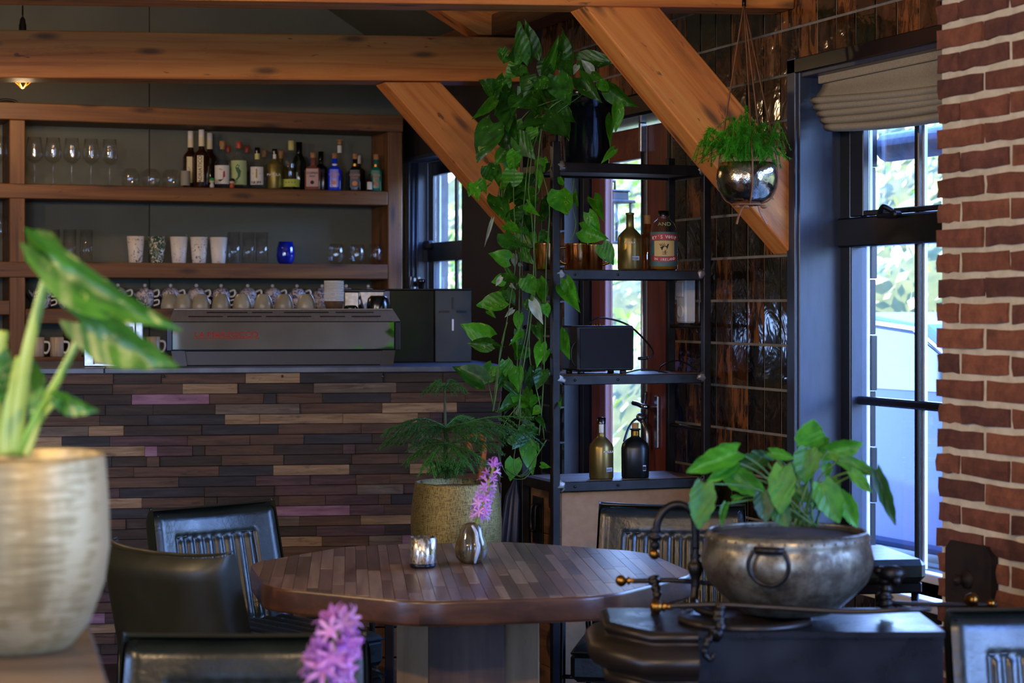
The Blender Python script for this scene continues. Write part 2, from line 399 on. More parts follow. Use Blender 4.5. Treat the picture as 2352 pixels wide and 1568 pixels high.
# right wall: one body with openings (window, door, far window, near window)
OPEN = [(-2.05, 2.90, 0.57, 2.24), (4.32, 5.98, 0.57, 2.24), (7.00, 8.15, 0.0, 2.25), (9.45, 10.33, 0.95, 2.24)]
mb = MB(); ys = -3.5
for (a, b, z0, z1) in OPEN:
    mb.box((WX + 0.0035, ys, 0), (WX + T, a, EAVE)); 
    if z0 > 0: mb.box((WX + 0.0035, a, 0), (WX + T, b, z0))
    mb.box((WX + 0.0035, a, z1), (WX + T, b, EAVE)); ys = b
mb.box((WX + 0.0035, ys, 0), (WX + T, BY + T, EAVE))
wall_right = struct(mb.build('wall_right', m_grout), 'right wall of the room clad in dark glazed tiles')
# painted panel of the right wall behind the bar end
MB().box((WX, 8.365, 0), (WX + 0.012, 9.45, EAVE)).build('painted_panel', m_brownwall, wall_right)
MB().box((WX, 9.45, 2.24), (WX + 0.012, BY, EAVE)).box((WX, 9.45, 0), (WX + 0.012, BY, 0.95)).build('painted_panel', m_brownwall, wall_right)

MB().box((WX, -3.0, 0), (WX + 0.0035, 3.6, 0.57)).box((WX, -3.0, 2.24), (WX + 0.0035, 3.6, EAVE)).box((WX, 2.9, 0.57), (WX + 0.0035, 3.6, 2.24)).box((WX, -3.0, 0.57), (WX + 0.0035, -2.05, 2.24)).build('painted_panel', m_plaster, wall_right)
# tiles, each proud of the grout and slightly tilted
TW, TH, Z0T = 0.125, 0.155, 2.24
tile_me = []
for k in range(5):
    rr = random.Random(k); mb = MB()
    def tf(a, b, rr=rr): return 0
    w, h, g = TW - 0.0055, TH - 0.0055, 0.006
    tilt = [rr.uniform(-0.0016, 0.0016) for _ in range(4)]; mid = 0.0012
    V = [(0.010, -w/2, -h/2), (0.010, w/2, -h/2), (0.010, w/2, h/2), (0.010, -w/2, h/2)]
    V += [(-0.0005 + tilt[i], y * 0.96, z * 0.97) for i, (x, y, z) in enumerate(V[:4])]
    V.append((-mid - 0.0005 + sum(tilt) / 4, 0, 0))
    mb.add(V, [(0, 1, 5, 4), (1, 2, 6, 5), (2, 3, 7, 6), (3, 0, 4, 7), (4, 5, 8), (5, 6, 8), (6, 7, 8), (7, 4, 8)])
    tile_me.append(mb)
tile_meshes = [[mbk.mesh('tile', m) for mbk in tile_me] for m in m_tiles]
cells = []
for iy in range(-15, 20):
    yc = 5.98 + (iy + 0.5) * TW
    if yc < 4.30 or yc > 8.36: continue
    for iz in range(-15, 4):
        zc = Z0T + (iz + 0.5) * TH
        if zc < 0.08 or zc > EAVE - 0.04: continue
        if any(a < yc < b and z0 < zc < z1 for a, b, z0, z1 in OPEN): continue
        p = Vector((WX, yc, zc)) - CAM; d = p.dot(FW); u = CU + F * p.dot(RT) / d; v = HV - F * (zc - CAMZ) / d
        seen = -30 < v < 1300 and u < 2170 and not (zc < 0.75 and u > 1270)
        cells.append((0 if seen else 1, -1 / d, yc, zc, u, v))
cells.sort()
rest = MB()
for k, (hid, _, yc, zc, u, v) in enumerate(cells):
    # more rusty tiles higher up: the beams' warm reflection put into the colour
    t = R.random() + 0.28 * (zc - 1.7)
    mi = 2 if t > 0.70 else (3 if t > 0.48 else (1 if t > 0.26 else 0))
    if k < 298 and not hid:
        o = put('tile', R.choice(tile_meshes[mi]), wall_right, loc=(WX, yc, zc))
    else:
        rest.add(tile_me[k % 5].v, tile_me[k % 5].f, False, Matrix.Translation((WX, yc, zc)))
if rest.v:
    o = rest.build('tile_remainder', m_tiles[0], wall_right); o['kind'] = 'stuff'

# back wall: a gable of dark panels with joints
def roofz(x): return EAVE + 0.6 * min(WX - x, x + 4.0) if x > -0.35 else EAVE + 0.6 * (x + 4.0)
wall_back = struct(MB().prism([(-4.4, BY + 0.02, 0), (WX + T, BY + 0.02, 0), (WX + T, BY + 0.02, EAVE), (-0.35, BY + 0.02, 5.05), (-4.4, BY + 0.02, 2.7)], (0, 0.3, 0)).build('wall_back', m_darkwall),
                   'dark olive panelled back wall behind the bar shelves')
xj = [-3.2, -1.9, -0.66, PY(343, 150, BY).x, WX]
for a, b in zip(xj, xj[1:]):
    zt = min(roofz(a), roofz(b)); top = [(a + 0.003, roofz(a)), (b - 0.003, roofz(b))]
    MB().prism([(a + 0.003, BY, 0.02), (b - 0.003, BY, 0.02), (b - 0.003, BY, top[1][1] - 0.03), (a + 0.003, BY, top[0][1] - 0.03)], (0, 0.022, 0)).build('wall_panel', m_darkwall, wall_back)
# left wall and rear wall behind the camera, with large window openings
wall_left = struct(MB().box((-4.4, -3.5, 0), (-4.0, 1.4, EAVE)).box((-4.4, 2.8, 0), (-4.0, BY + 0.02, EAVE)).box((-4.4, 1.4, 0), (-4.0, 2.8, 0.9)).box((-4.4, 1.4, 2.3), (-4.0, 2.8, EAVE)).build('wall_left', m_plaster), 'left wall outside the picture with a window')
wall_rear = struct(MB().box((-4.4, -3.5, 0), (-3.1, -3.0, EAVE)).box((-1.0, -3.5, 0), (WX + T, -3.0, EAVE)).box((-3.1, -3.5, 0), (-1.0, -3.0, 0.7)).box((-3.1, -3.5, 2.3), (-1.0, -3.0, 2.41))
            .prism([(-4.4, -3.0, 2.4), (WX + T, -3.0, 2.4), (WX + T, -3.0, EAVE), (-0.35, -3.0, 5.05), (-4.4, -3.0, 2.7)], (0, -0.5, 0)).build('wall_rear', m_plaster), 'rear wall behind the camera with one wide window')

# ceiling: sloping boards that run down to the eaves
m_ceil = mat('brown_ceiling_board', '#4a3c36', '#57463e', rough=0.6, vs=4, vstretch=(1, 8, 1))
ceil = struct(MB().prism([(-4.4, -3.5, 2.60), (-0.35, -3.5, 5.02), (WX + T, -3.5, 2.635), (WX + T, -3.5, 2.76), (-0.35, -3.5, 5.16), (-4.4, -3.5, 2.72)], (0, BY + T + 3.5, 0)).build('ceiling', m_darkwall),
              'sloping ceiling above the timber trusses')
sl_dir = Vector((1, 0, -0.6)).normalized()
for k in range(16):
    y0 = 8.80 + k * 0.1
    a = Vector((0.9, y0 + 0.004, EAVE + 0.6 * (WX - 0.9))); b = Vector((3.28, y0 + 0.004, EAVE + 0.012))
    M = frame_from(b - a, UP, a); L = (b - a).length
    me = MB().box((0, 0, 0), (L, 0.09, 0.018), 0.004).mesh('ceiling_plank', m_ceil)
    put('ceiling_plank', me, ceil, mw=M)

# ------------------------------------------------------------------ timber trusses
def truss_timber(name, pix, y, thick, m, label, xd, cat='beam'):
    poly = [PY(u, v, y) for u, v in pix]
    if xd is None: xd = poly[1] - poly[0]
    o = timber(name, poly, (0, thick, 0), xd, m); return tag(o, label, cat)
def ext(y, pts, xleft):              # continue a tie beam to the left, beyond the frame
    (u0, v0), (u1, v1) = pts; a = PY(u0, v0, y); b = PY(u1, v1, y); t = (xleft - a.x) / (b.x - a.x); return a + (b - a) * t
Y1 = 8.585
tl = ext(Y1, ((0, 68), (1160, 85)), -1.2); tr = ext(Y1, ((0, 68), (1160, 85)), WX - 0.004)
bl = ext(Y1, ((0, 178), (1160, 187)), -1.2); br = ext(Y1, ((0, 178), (1160, 187)), WX - 0.004)
tag(timber('tie_beam', [tl, tr, br, bl], (0, 0.2, 0), tr - tl, m_beam), 'orange pine tie beam running above the bar', 'beam')
p = [PY(884, 188, Y1 + 0.02), PY(1012, 188, Y1 + 0.02), PY(1199, 388, Y1 + 0.02), PY(1199, 552, Y1 + 0.02)]
tag(timber('knee_brace', p, (0, 0.15, 0), p[2] - p[1], m_beam), 'slanted pine brace beside the bar shelves, behind the trailing plant', 'brace')
p = [PY(940, -22, Y1 + 0.03), PY(1130, -22, Y1 + 0.03), PY(1218, 52, Y1 + 0.03), PY(1199, 80, Y1 + 0.03), PY(1100, 80, Y1 + 0.03)]
tag(timber('rafter', p, (0, 0.14, 0), p[3] - p[0], m_beam), 'short sloping rafter resting on the end of the beam above the bar', 'rafter')
Y2 = 6.0
tl = ext(Y2, ((830, -90), (1830, -70)), -1.2); tr = ext(Y2, ((830, -90), (1830, -70)), WX - 0.004)
bl = ext(Y2, ((830, 6), (1830, 20)), -1.2); br = ext(Y2, ((830, 6), (1830, 20)), WX - 0.004)
tag(timber('tie_beam', [tl, tr, br, bl], (0, 0.16, 0), tr - tl, m_beam), 'pine tie beam along the top edge, carrying the hanging planter', 'beam')
p = [PY(1342, 14, Y2 + 0.02), PY(1515, 16, Y2 + 0.02), PY(1816, 372, Y2 + 0.02), PY(1819, 584, Y2 + 0.02), PY(1640, 378, Y2 + 0.02)]
tag(timber('knee_brace', p, (0, 0.13, 0), p[2] - p[1], m_beam), 'broad slanted pine brace meeting the dark tiled wall', 'brace')
# wall plate on top of the tiles
o = struct(MB().box((0, -0.07, 0), (5.0, 0.07, 0.1), 0.006).build('trim_1', m_shelfwood, None, (WX - 0.075, 5.4, EAVE - 0.13), (0, 0, pi / 2)), 'wooden wall plate along the top of the right wall')
# ------------------------------------------------------------------ main window in the right wall
def boxobj(name, lo, hi, m, parent, c=0.003):
    return MB().box(lo, hi, c).build(name, m, parent)
win = thing('window_1', 'tall black framed window with a jamb tinted daylight blue beside the brick pillar', None, (0, 0, 0), 0, None, 'structure')
ya, yb, za, zb = 4.32, 5.98, 0.57, 2.24
# architrave and jamb linings
boxobj('architrave', (WX - 0.016, yb - 0.002, za - 0.05), (WX + 0.012, yb + 0.055, zb + 0.05), m_bluelit, win)
boxobj('head_trim', (WX - 0.016, ya, zb - 0.005), (WX + 0.012, yb + 0.055, zb + 0.045), m_blackpaint, win)
boxobj('jamb', (WX - 0.004, yb - 0.012, za), (WX + 0.16, yb - 0.0005, zb), m_bluelit, win)
boxobj('jamb', (WX - 0.004, ya + 0.001, za), (WX + 0.16, ya + 0.02, zb), m_bluelit, win)
boxobj('head_lining', (WX, ya, zb - 0.02), (WX + 0.16, yb, zb - 0.001), m_bluelit, win)
boxobj('sill', (WX - 0.05, ya, za - 0.035), (WX + 0.24, yb, za), m_whitepaint, win)
fx0, fx1 = WX + 0.155, WX + 0.20          # window frame depth
def pz(v, u=2060, x=fx0): return PX(u, v, x).z
zt0, zt1 = pz(562), pz(492)
boxobj('frame_stile', (fx0, 5.905, za), (fx1, yb - 0.012, zb - 0.02), m_blackpaint, win)
boxobj('frame_stile', (fx0, ya + 0.02, za), (fx1, ya + 0.075, zb - 0.02), m_blackpaint, win)
boxobj('frame_rail', (fx0, ya + 0.02, zb - 0.09), (fx1, yb - 0.02, zb - 0.02), m_blackpaint, win)
boxobj('transom', (fx0 - 0.02, ya + 0.02, zt0), (fx1 + 0.005, yb - 0.02, zt1), m_blackpaint, win, 0.006)
boxobj('frame_rail', (fx0, ya + 0.02, za), (fx1, yb - 0.02, za + 0.03), m_whitepaint, win)
# return of the lower light, coloured blue as daylight tints it, its white outer stop and the weatherboards of the outer wall
boxobj('sash_stile', (fx0 + 0.004, 5.90, za + 0.03), (WX + 0.216, 5.905, zt0), m_bluelit, win, 0.001)
boxobj('glazing_stop', (WX + 0.216, 5.898, za + 0.03), (WX + 0.231, 5.93, zb - 0.1), m_whitepaint, win)
for k in range(9):
    z0 = za + 0.02 + k * 0.19
    MB().box((WX + 0.2315, 5.898 - 0.006 * (k % 2), z0), (WX + 0.252 + 0.002 * (k % 2), 6.1, z0 + 0.186), 0.002).build('weatherboard', m_blackpaint, win)
# opening casement above: its own sash
sash = boxobj('casement_sash', (fx0 - 0.012, 5.80, zt1 + 0.002), (fx0 + 0.012, 5.885, zb - 0.1), m_blackpaint, win)
boxobj('sash_edge', (fx0 + 0.012, 5.795, zt1 + 0.02), (fx0 + 0.022, 5.80, zb - 0.1), m_whitepaint, sash, 0)
boxobj('sash_rail', (fx0 - 0.012, ya + 0.09, zt1 + 0.002), (fx0 + 0.012, 5.80, zt1 + 0.02), m_blackpaint, sash)
boxobj('sash_rail', (fx0 - 0.012, ya + 0.09, zb - 0.16), (fx0 + 0.012, 5.80, zb - 0.1), m_blackpaint, sash)
for ym in (5.545, 4.98):
    boxobj('muntin', (WX + 0.188, ym - 0.013, za + 0.03), (WX + 0.206, ym + 0.013, zb - 0.1), m_blackpaint, win, 0.004)
    boxobj('muntin_stop', (WX + 0.206, ym - 0.022, za + 0.03), (WX + 0.218, ym + 0.004, zb - 0.1), m_whitepaint, win, 0.001)
zm = pz(930, 2080)
boxobj('muntin', (WX + 0.175, ya + 0.02, zm - 0.014), (WX + 0.215, 5.9, zm + 0.014), m_blackpaint, win, 0.006)
cols = [(ya + 0.075, 4.967), (4.993, 5.532), (5.558, 5.90)]
for (y0, y1) in cols:
    for (z0, z1) in ((za + 0.03, zm - 0.014), (zm + 0.014, zt0), (zt1 + 0.02, zb - 0.1)):
        boxobj('pane', (WX + 0.196, y0, z0), (WX + 0.199, y1, z1), m_glass, win, 0)
# stay and latch on the transom
lt = MB().box((fx0 - 0.05, 0, 0), (fx0 - 0.02, 0.12, 0.02), 0.006).build('latch', m_blackiron, win, (0, PX(2045, 505, fx0 - 0.03).y - 0.06, zt1 - 0.012))
MB().tube(bez([(fx0 - 0.04, 0.03, 0.02), (fx0 - 0.06, 0.05, 0.035), (fx0 - 0.05, 0.09, 0.02)]), 0.009).build('stay_arm', m_blackiron, lt)
# sky-blue striped roller outside, under the eave
MB().lathe([(0.001, 0), (0.05, 0), (0.05, 1.5), (0.001, 1.5)], 14, M=Matrix.Translation((WX + 0.36, 6.0, 1.995)) @ Matrix.Rotation(pi / 2, 4, 'X')).build('outer_roller', mat('grey_canvas', '#8795ad', '#6d7a92', rough=0.7, vs=30), win)

# roman blind
m_linen = mat('beige_linen', '#a0937a', '#90836a', rough=0.95, vs=160, bs=0.2, bscale=300, bdist=0.001)
bl = thing('roman_blind', 'beige linen roman blind gathered in folds at the top of the window', 'blind', (WX + 0.05, ya, 0))
L = yb - 0.06 - ya
zt, zb2 = 2.225, PX(1900, 232, WX + 0.06).z
def cloth(a, b):
    y = a * L; z = zt + (zb2 - zt) * b; return (0.012 * sin(b * 5) - 0.01 * b, y, z - 0.03 * sin(pi * a) * b)
mbk = MB().grid(cloth, 30, 14)
o = mbk.build('blind_cloth', m_linen, bl); so = o.modifiers.new('solid', 'SOLIDIFY'); so.thickness = 0.003
for k in range(5):
    w0 = 0.040 + 0.006 * k
    def fold(a, b, k=k, w0=w0):
        y = a * L + 0.01 * k * (1 - 2 * a) ; ang = pi * (b * 1.15 - 0.1)
        sag = -0.03 * sin(pi * a) - 0.018 * (1 - a) * sin(3 * a + k)
        return (-0.012 - 0.030 * sin(ang) + 0.007 * k, y, zb2 + 0.018 - 0.023 * k - 0.030 * (1 - cos(ang)) / 2 + sag)
    o = MB().grid(fold, 30, 8).build('blind_fold', m_linen, bl); so = o.modifiers.new('solid', 'SOLIDIFY'); so.thickness = 0.003
boxobj('hem', (-0.01, 0.0, zt - 0.03), (0.004, L, zt), m_linen, bl)

# ------------------------------------------------------------------ garden door in the right wall
m_doorwood = wood('red_brown_door', '#4a2014', '#6d3220', '#7f4028', 20, 1.5, 0.4, 0.2, '#30140c', 0.1, knots=False)
door = thing('door_1', 'red-brown wooden garden door with a tall glass pane', None, (0, 0, 0), 0, None, 'structure')
dx0, dx1 = WX + 0.125, WX + 0.16
boxobj('jamb', (WX - 0.006, 8.13, 0), (WX + 0.09, 8.149, 2.24), m_bluelit, door)  # the blue daylight on this far jamb is put into its paint
boxobj('architrave', (WX - 0.02, 8.15, 0), (WX + 0.012, 8.21, 2.29), m_blackpaint, door)
boxobj('frame_post', (WX + 0.09, 8.085, 0), (dx1 + 0.02, 8.149, 2.2), m_blackpaint, door)
boxobj('frame_post', (dx0 - 0.02, 7.03, 0), (dx1 + 0.02, 7.14, 2.2), m_doorwood, door)
boxobj('head_casing', (WX - 0.05, 6.98, 2.20), (WX + 0.20, 8.2, 2.29), m_blackpaint, door, 0.01)
boxobj('jamb', (WX, 7.001, 0), (dx1 + 0.03, 7.03, 2.2), m_blackpaint, door)
def vwood(name, lo, hi, parent):      # vertical timber: local x upright
    o = MB().box((0, lo[1], -hi[0]), (hi[2] - lo[2], hi[1], -lo[0]), 0.004).build(name, m_doorwood, parent, (0, 0, lo[2]), (0, -pi / 2, 0)); return o
yg0, yg1 = 7.532, 7.918
vwood('stile', (dx0, yg1, 0.02), (dx1, 8.075, 2.19), door); vwood('stile', (dx0, 7.145, 0.02), (dx1, yg0, 2.19), door)
boxobj('top_rail', (dx0, yg0, 2.06), (dx1, yg1, 2.19), m_doorwood, door)
boxobj('bottom_rail', (dx0, yg0, 0.02), (dx1, yg1, 0.22), m_doorwood, door)
boxobj('glazing_bead', (dx0 - 0.004, yg1 - 0.003, 0.22), (dx0 + 0.012, yg1 + 0.06, 2.06), mat('mauve_bead', '#7a4a4c', rough=0.4), door)
boxobj('glazing_bead', (dx0 - 0.004, yg0 - 0.05, 0.22), (dx0, yg0 - 0.002, 2.19), mat('grey_bead', '#857d72', rough=0.4), door)
boxobj('pane', (dx0 + 0.02, yg0, 0.22), (dx0 + 0.024, yg1, 2.06), m_glass, door, 0)
# lever handle on a long plate
hy = PX(1512, 960, dx0).y; hz = PX(1505, 955, dx0).z
pl = boxobj('handle_plate', (dx0 - 0.012, hy - 0.018, hz - 0.13), (dx0, hy + 0.018, hz + 0.085), m_brushed, door, 0.004)
MB().tube(bez([(dx0, hy, hz + 0.04), (dx0 - 0.05, hy, hz + 0.04), (dx0 - 0.062, hy + 0.02, hz + 0.042), (dx0 - 0.06, hy + 0.06, hz + 0.047), (dx0 - 0.058, hy + 0.115, hz + 0.05)]), 0.011, 10).build('lever', m_chrome, pl)
# espagnolette bar and casement stay
ey = PX(1484, 700, dx0).y
rod = MB().tube([(dx0 - 0.016, ey, 0.5), (dx0 - 0.016, ey, 2.14)], 0.008).box((dx0 - 0.03, ey - 0.012, 2.08), (dx0 - 0.002, ey + 0.012, 2.2), 0.003).build('bolt_rod', m_brushed, door)
s = [PX(1484, 900, dx0 - 0.03), PX(1478, 950, dx0 - 0.03), PX(1456, 965, dx0 - 0.03), PX(1443, 985, dx0 - 0.03), PX(1434, 1012, dx0 - 0.03)]
MB().tube(bez(s), 0.010, 8, flat=0.5).build('stay_arm', m_brushed, rod)
s = [PX(1468, 957, dx0 - 0.03), PX(1484, 985, dx0 - 0.03), PX(1486, 1030, dx0 - 0.03)]
MB().tube(bez(s), 0.011, 8, flat=0.5).sphere(PX(1472, 958, dx0 - 0.035), 0.02).build('stay_arm', m_brushed, rod)

# ------------------------------------------------------------------ far window behind the bar
fw = thing('window_2', 'small dark framed window behind the end of the bar', None, (0, 0, 0), 0, None, 'structure')
boxobj('jamb', (WX - 0.004, 10.315, 0.95), (WX + 0.108, 10.335, 2.24), m_bluelit, fw)
boxobj('head_lining', (WX - 0.02, 9.45, 2.225), (WX + 0.11, 10.33, 2.245), m_bluelit, fw)
boxobj('sill', (WX - 0.04, 9.45, 0.93), (WX + 0.25, 10.33, 0.955), m_blackpaint, fw)
gx0, gx1 = WX + 0.11, WX + 0.14
boxobj('frame_stile', (gx0, 10.24, 0.955), (gx1, 10.315, 2.225), m_blackpaint, fw)
boxobj('frame_stile', (gx0, 9.45, 0.955), (gx1, 9.52, 2.225), m_blackpaint, fw)
boxobj('frame_rail', (gx0, 9.52, 2.15), (gx1, 10.24, 2.225), m_blackpaint, fw)
def fz(v): return PX(1020, v, gx0).z
boxobj('transom', (gx0 - 0.03, 9.5, fz(600)), (gx1 + 0.02, 10.3, fz(556)), m_blackpaint, fw)
yq = PX(1043, 500, gx0).y
boxobj('muntin', (gx0 + 0.008, yq - 0.015, 0.955), (gx1 - 0.008, yq + 0.015, 2.15), m_blackpaint, fw)
boxobj('glazing_stop', (gx0 + 0.004, 10.234, 0.955), (gx1 + 0.004, 10.24, fz(600)), m_bluelit, fw, 0.001)
boxobj('glazing_stop', (gx1 + 0.004, 10.232, 0.955), (gx1 + 0.016, 10.25, 2.15), m_whitepaint, fw)
for y0, y1 in ((9.52, yq - 0.015), (yq + 0.015, 10.234)):
    for z0, z1 in ((0.955, fz(600)), (fz(556), 2.15)):
        boxobj('pane', (gx0 + 0.014, y0, z0), (gx0 + 0.017, y1, z1), m_glass, fw, 0)
MB().box((gx0 - 0.05, 0, 0), (gx0 - 0.01, 0.1, 0.05), 0.01).build('latch', m_blackiron, fw, (0, PX(1002, 560, gx0).y, fz(572)))
# conduits beside the far window
for k, uu in enumerate((934, 944)):
    q = PY(uu + 14, 400, 10.305)
    MB().tube([(q.x, 10.305, 0.96), (q.x, 10.305, 2.22)], 0.008).build('conduit', m_bluelit, fw)
# near window outside the frame (lights the room from the right)
nw = thing('window_3', 'window outside the picture on the camera side of the pillar', None, (0, 0, 0), 0, None, 'structure')
for y0, y1, z0, z1 in ((-2.05, -1.98, 0.57, 2.24), (2.83, 2.9, 0.57, 2.24), (-1.98, 2.83, 2.17, 2.24), (-1.98, 2.83, 0.57, 0.64), (1.2, 1.26, 0.64, 2.17), (-0.4, -0.34, 0.64, 2.17)):
    boxobj('frame_bar', (WX + 0.15, y0, z0), (WX + 0.2, y1, z1), m_blackpaint, nw)

# ------------------------------------------------------------------ brick chimney pier
PXF, PY1, PY0 = 2.766, 4.30, 3.50
pier = struct(MB().box((PXF + 0.007, PY0 + 0.01, 0), (WX + 0.1, PY1 - 0.012, 2.80)).build('wall_pier', m_mortar), 'red brick pier with pale mortar at the right edge')
CH = 0.0622
def brick_mesh(l, h, w, seed, m):
    rr = random.Random(seed); mb = MB(); n1, n2 = 4, 2
    def fn(a, b):
        y = (a - 0.5) * l; z = (b - 0.5) * h
        e = min(min(a, 1 - a) * l, min(b, 1 - b) * h)
        j = 0.0028
        x = -0.004 + rr.uniform(-0.0022, 0.0022) + (0.0045 if e < 1e-6 else 0)
        return (x, y + rr.uniform(-j, j), z + rr.uniform(-j, j))
    mb.grid(fn, n1, n2, smooth=False, flip=True)
    # sides back into the mortar
    rim = [i for i in range(n1)] + [j * (n1 + 1) + n1 for j in range(n2)] + [n2 * (n1 + 1) + n1 - i for i in range(n1)] + [(n2 - j) * (n1 + 1) for j in range(n2)]
    V = [mb.v[i] for i in rim]; k = len(V)
    mb.add(V + [(w, y, z) for x, y, z in V], [(i, (i + 1) % k, k + (i + 1) % k, k + i) for i in range(k)])
    return mb.mesh('brick', m)
st = [brick_mesh(0.196, 0.0455, 0.09, 100 + i, m_bricks[i % 3]) for i in range(9)]
hd = [brick_mesh(0.092, 0.0455, 0.09, 200 + i, m_bricks[i % 3]) for i in range(6)]
row = 0; z = 0.03
while z < 2.78:
    y = PY1; k = 0; seq = ('s', 'h') if row % 2 else ('h', 's')
    while y > PY0 + 0.05:
        t = 's' if (row % 2 or k > 0) else 'h'
        l = 0.198 if t == 's' else 0.094; cut = min(1.0, (y - PY0) / l)
        o = put('brick', R.choice(st if t == 's' else hd), pier, loc=(PXF + R.uniform(-0.003, 0.003), y - l / 2 + R.uniform(-0.003, 0.004), z + CH / 2), rot=(R.uniform(-0.008, 0.008), 0, 0), scale=(1, cut, 1))
        if cut < 1: o.location.y = PY0 + l * cut / 2
        y -= l + 0.012; k += 1
    x = PXF + (0.108 if row % 2 else 0.0)            # the near face of the pier
    while x < WX - 0.06:
        put('brick', R.choice(st), pier, loc=(x + 0.099, PY0, z + CH / 2), rot=(0, 0, pi / 2)); x += 0.21
    row += 1; z += CH
# iron soot door at the foot of the pier
sd = PX(2232, 1315, PXF)
hz0, hz1 = PX(2232, 1392, PXF).z - 0.02, PX(2232, 1247, PXF).z
hy0, hy1 = PX(2288, 1315, PXF).y, PX(2182, 1315, PXF).y
q = MB(); c = 0.022
po = [(hy0 + c, hz0), (hy1 - c, hz0), (hy1, hz0 + c), (hy1, hz1 - c), (hy1 - c, hz1), (hy0 + c, hz1), (hy0, hz1 - c), (hy0, hz0 + c)]
sdoor = thing('soot_door', 'black cast-iron soot door set into the brick pier', 'iron door', (PXF - 0.014, 0, 0))
m_rust = mat('rusty_black_iron', '#17110e', '#241812', rough=0.7, metal=0.3, vs=30)
MB().prism([(0, a, b) for a, b in po], (0.02, 0, 0)).build('plate', m_rust, sdoor)
yc, zc = (hy0 + hy1) / 2, (hz0 + hz1) / 2
MB().lathe([(0.024, 0), (0.022, 0.008), (0.01, 0.012), (0.012, 0.025), (0.0145, 0.032), (0.001, 0.04)], 14, M=Matrix.Translation((0, yc, zc)) @ Matrix.Rotation(-pi / 2, 4, 'Y')).build('knob', m_rust, sdoor)

# ------------------------------------------------------------------ outside: garden bank, car, lantern
m_grass = mat('garden_ground', '#4c4c44', '#5a5a4e', rough=1.0, vs=3)
g = MB().box((WX + T, -30, -0.35), (60, 60, -0.12)).build('garden_ground', m_grass); g['kind'] = 'structure'; g['label'] = 'pale ground outside the windows'
def bank(a, b):
    y = -18 + 60 * a; s_ = b
    k = min(1.0, max(0.0, (y - 11.5) / 3.5)); k = k * k * (3 - 2 * k)
    x = 11.5 - 4.6 * k + 9 * s_ - 0.02 * (y - 10); z = -0.2 + 4.6 * s_ ** 0.8
    return (x + 0.5 * sin(y * 1.3 + 3 * s_ * 4), y, z + 0.35 * sin(y * 2.1 + 1.7) * s_)
bk = MB().grid(bank, 80, 20).build('garden_bank', mat('bank_soil', '#3c4422', '#54552e', rough=1.0, vs=6)); bk['kind'] = 'structure'; bk['label'] = 'sunlit bank outside the windows'
m_hedge = [leafmat('hedge_leaf_a', '#5a7a24', '#86963a', trans=0.3, rough=0.5), leafmat('hedge_leaf_b', '#a09868', '#c8bc8c', trans=0.3, rough=0.6), leafmat('hedge_leaf_c', '#34541a', '#4c6a22', trans=0.3, rough=0.5)]
hb = MB(); rr = random.Random(5)
for i in range(36000):
    a, b = rr.random(), rr.random() ** 0.8
    p = Vector(bank(a, b))
    if p.y < 1 or p.y > 34: continue
    s_ = rr.uniform(0.04, 0.12); p += Vector((rr.uniform(-0.5, 0.05), 0, rr.uniform(0, 0.45)))
    n = Vector((rr.uniform(-1.2, -0.2), rr.uniform(-0.9, 0.9), rr.uniform(-0.2, 1.2))).normalized(); t = n.orthogonal().normalized()
    q = n.cross(t); an = rr.uniform(0, 6.28); t, q = t * cos(an) + q * sin(an), q * cos(an) - t * sin(an)
    cl = sin(p.y * 1.9 + p.z * 2.3) + sin(p.y * 0.7 - p.z * 1.1 + 1)
    hb.cur = 0 if cl + rr.uniform(-1, 1) > 0.4 else (1 if cl + rr.uniform(-1, 1) > -0.9 else 2)
    hb.add([p - t * s_, p + q * s_ * 0.5, p + t * s_, p - q * s_ * 0.5], [(0, 1, 2, 3)])
tag(hb.build('hedge_foliage', m_hedge), 'sunlit hedge of pale and green leaves on the bank outside the windows', 'hedge', None, 'stuff')

# parked car
cp = P(2085, 800, 11.8) + Vector((0.0, -1.15, 0))
car = thing('parked_car', 'light blue hatchback parked outside the tall window', 'car', (cp.x, cp.y, -0.12), radians(96))
m_car = mat('pale_blue_car_paint', '#20386a', rough=0.45, metal=0.1, coat=0.1)
m_carglass = mat('car_glass', '#1a2634', rough=0.05, spec=0.9)
def sect(y):
    return y
prof = [(-2.0, 0.35), (-2.02, 0.62), (-1.92, 0.88), (-1.3, 1.02), (-0.80, 1.10), (-0.15, 1.47), (0.40, 1.53), (1.15, 1.47), (1.72, 1.16), (1.95, 1.0), (2.0, 0.5), (1.95, 0.30), (-1.9, 0.28)]
mbc = MB(); mbc.prism([(x, -0.82, z) for x, z in prof], (0, 1.64, 0)); o = mbc.build('body', m_car, car)
bv = o.modifiers.new('bevel', 'BEVEL'); bv.width = 0.10; bv.segments = 4; bv.limit_method = 'ANGLE'
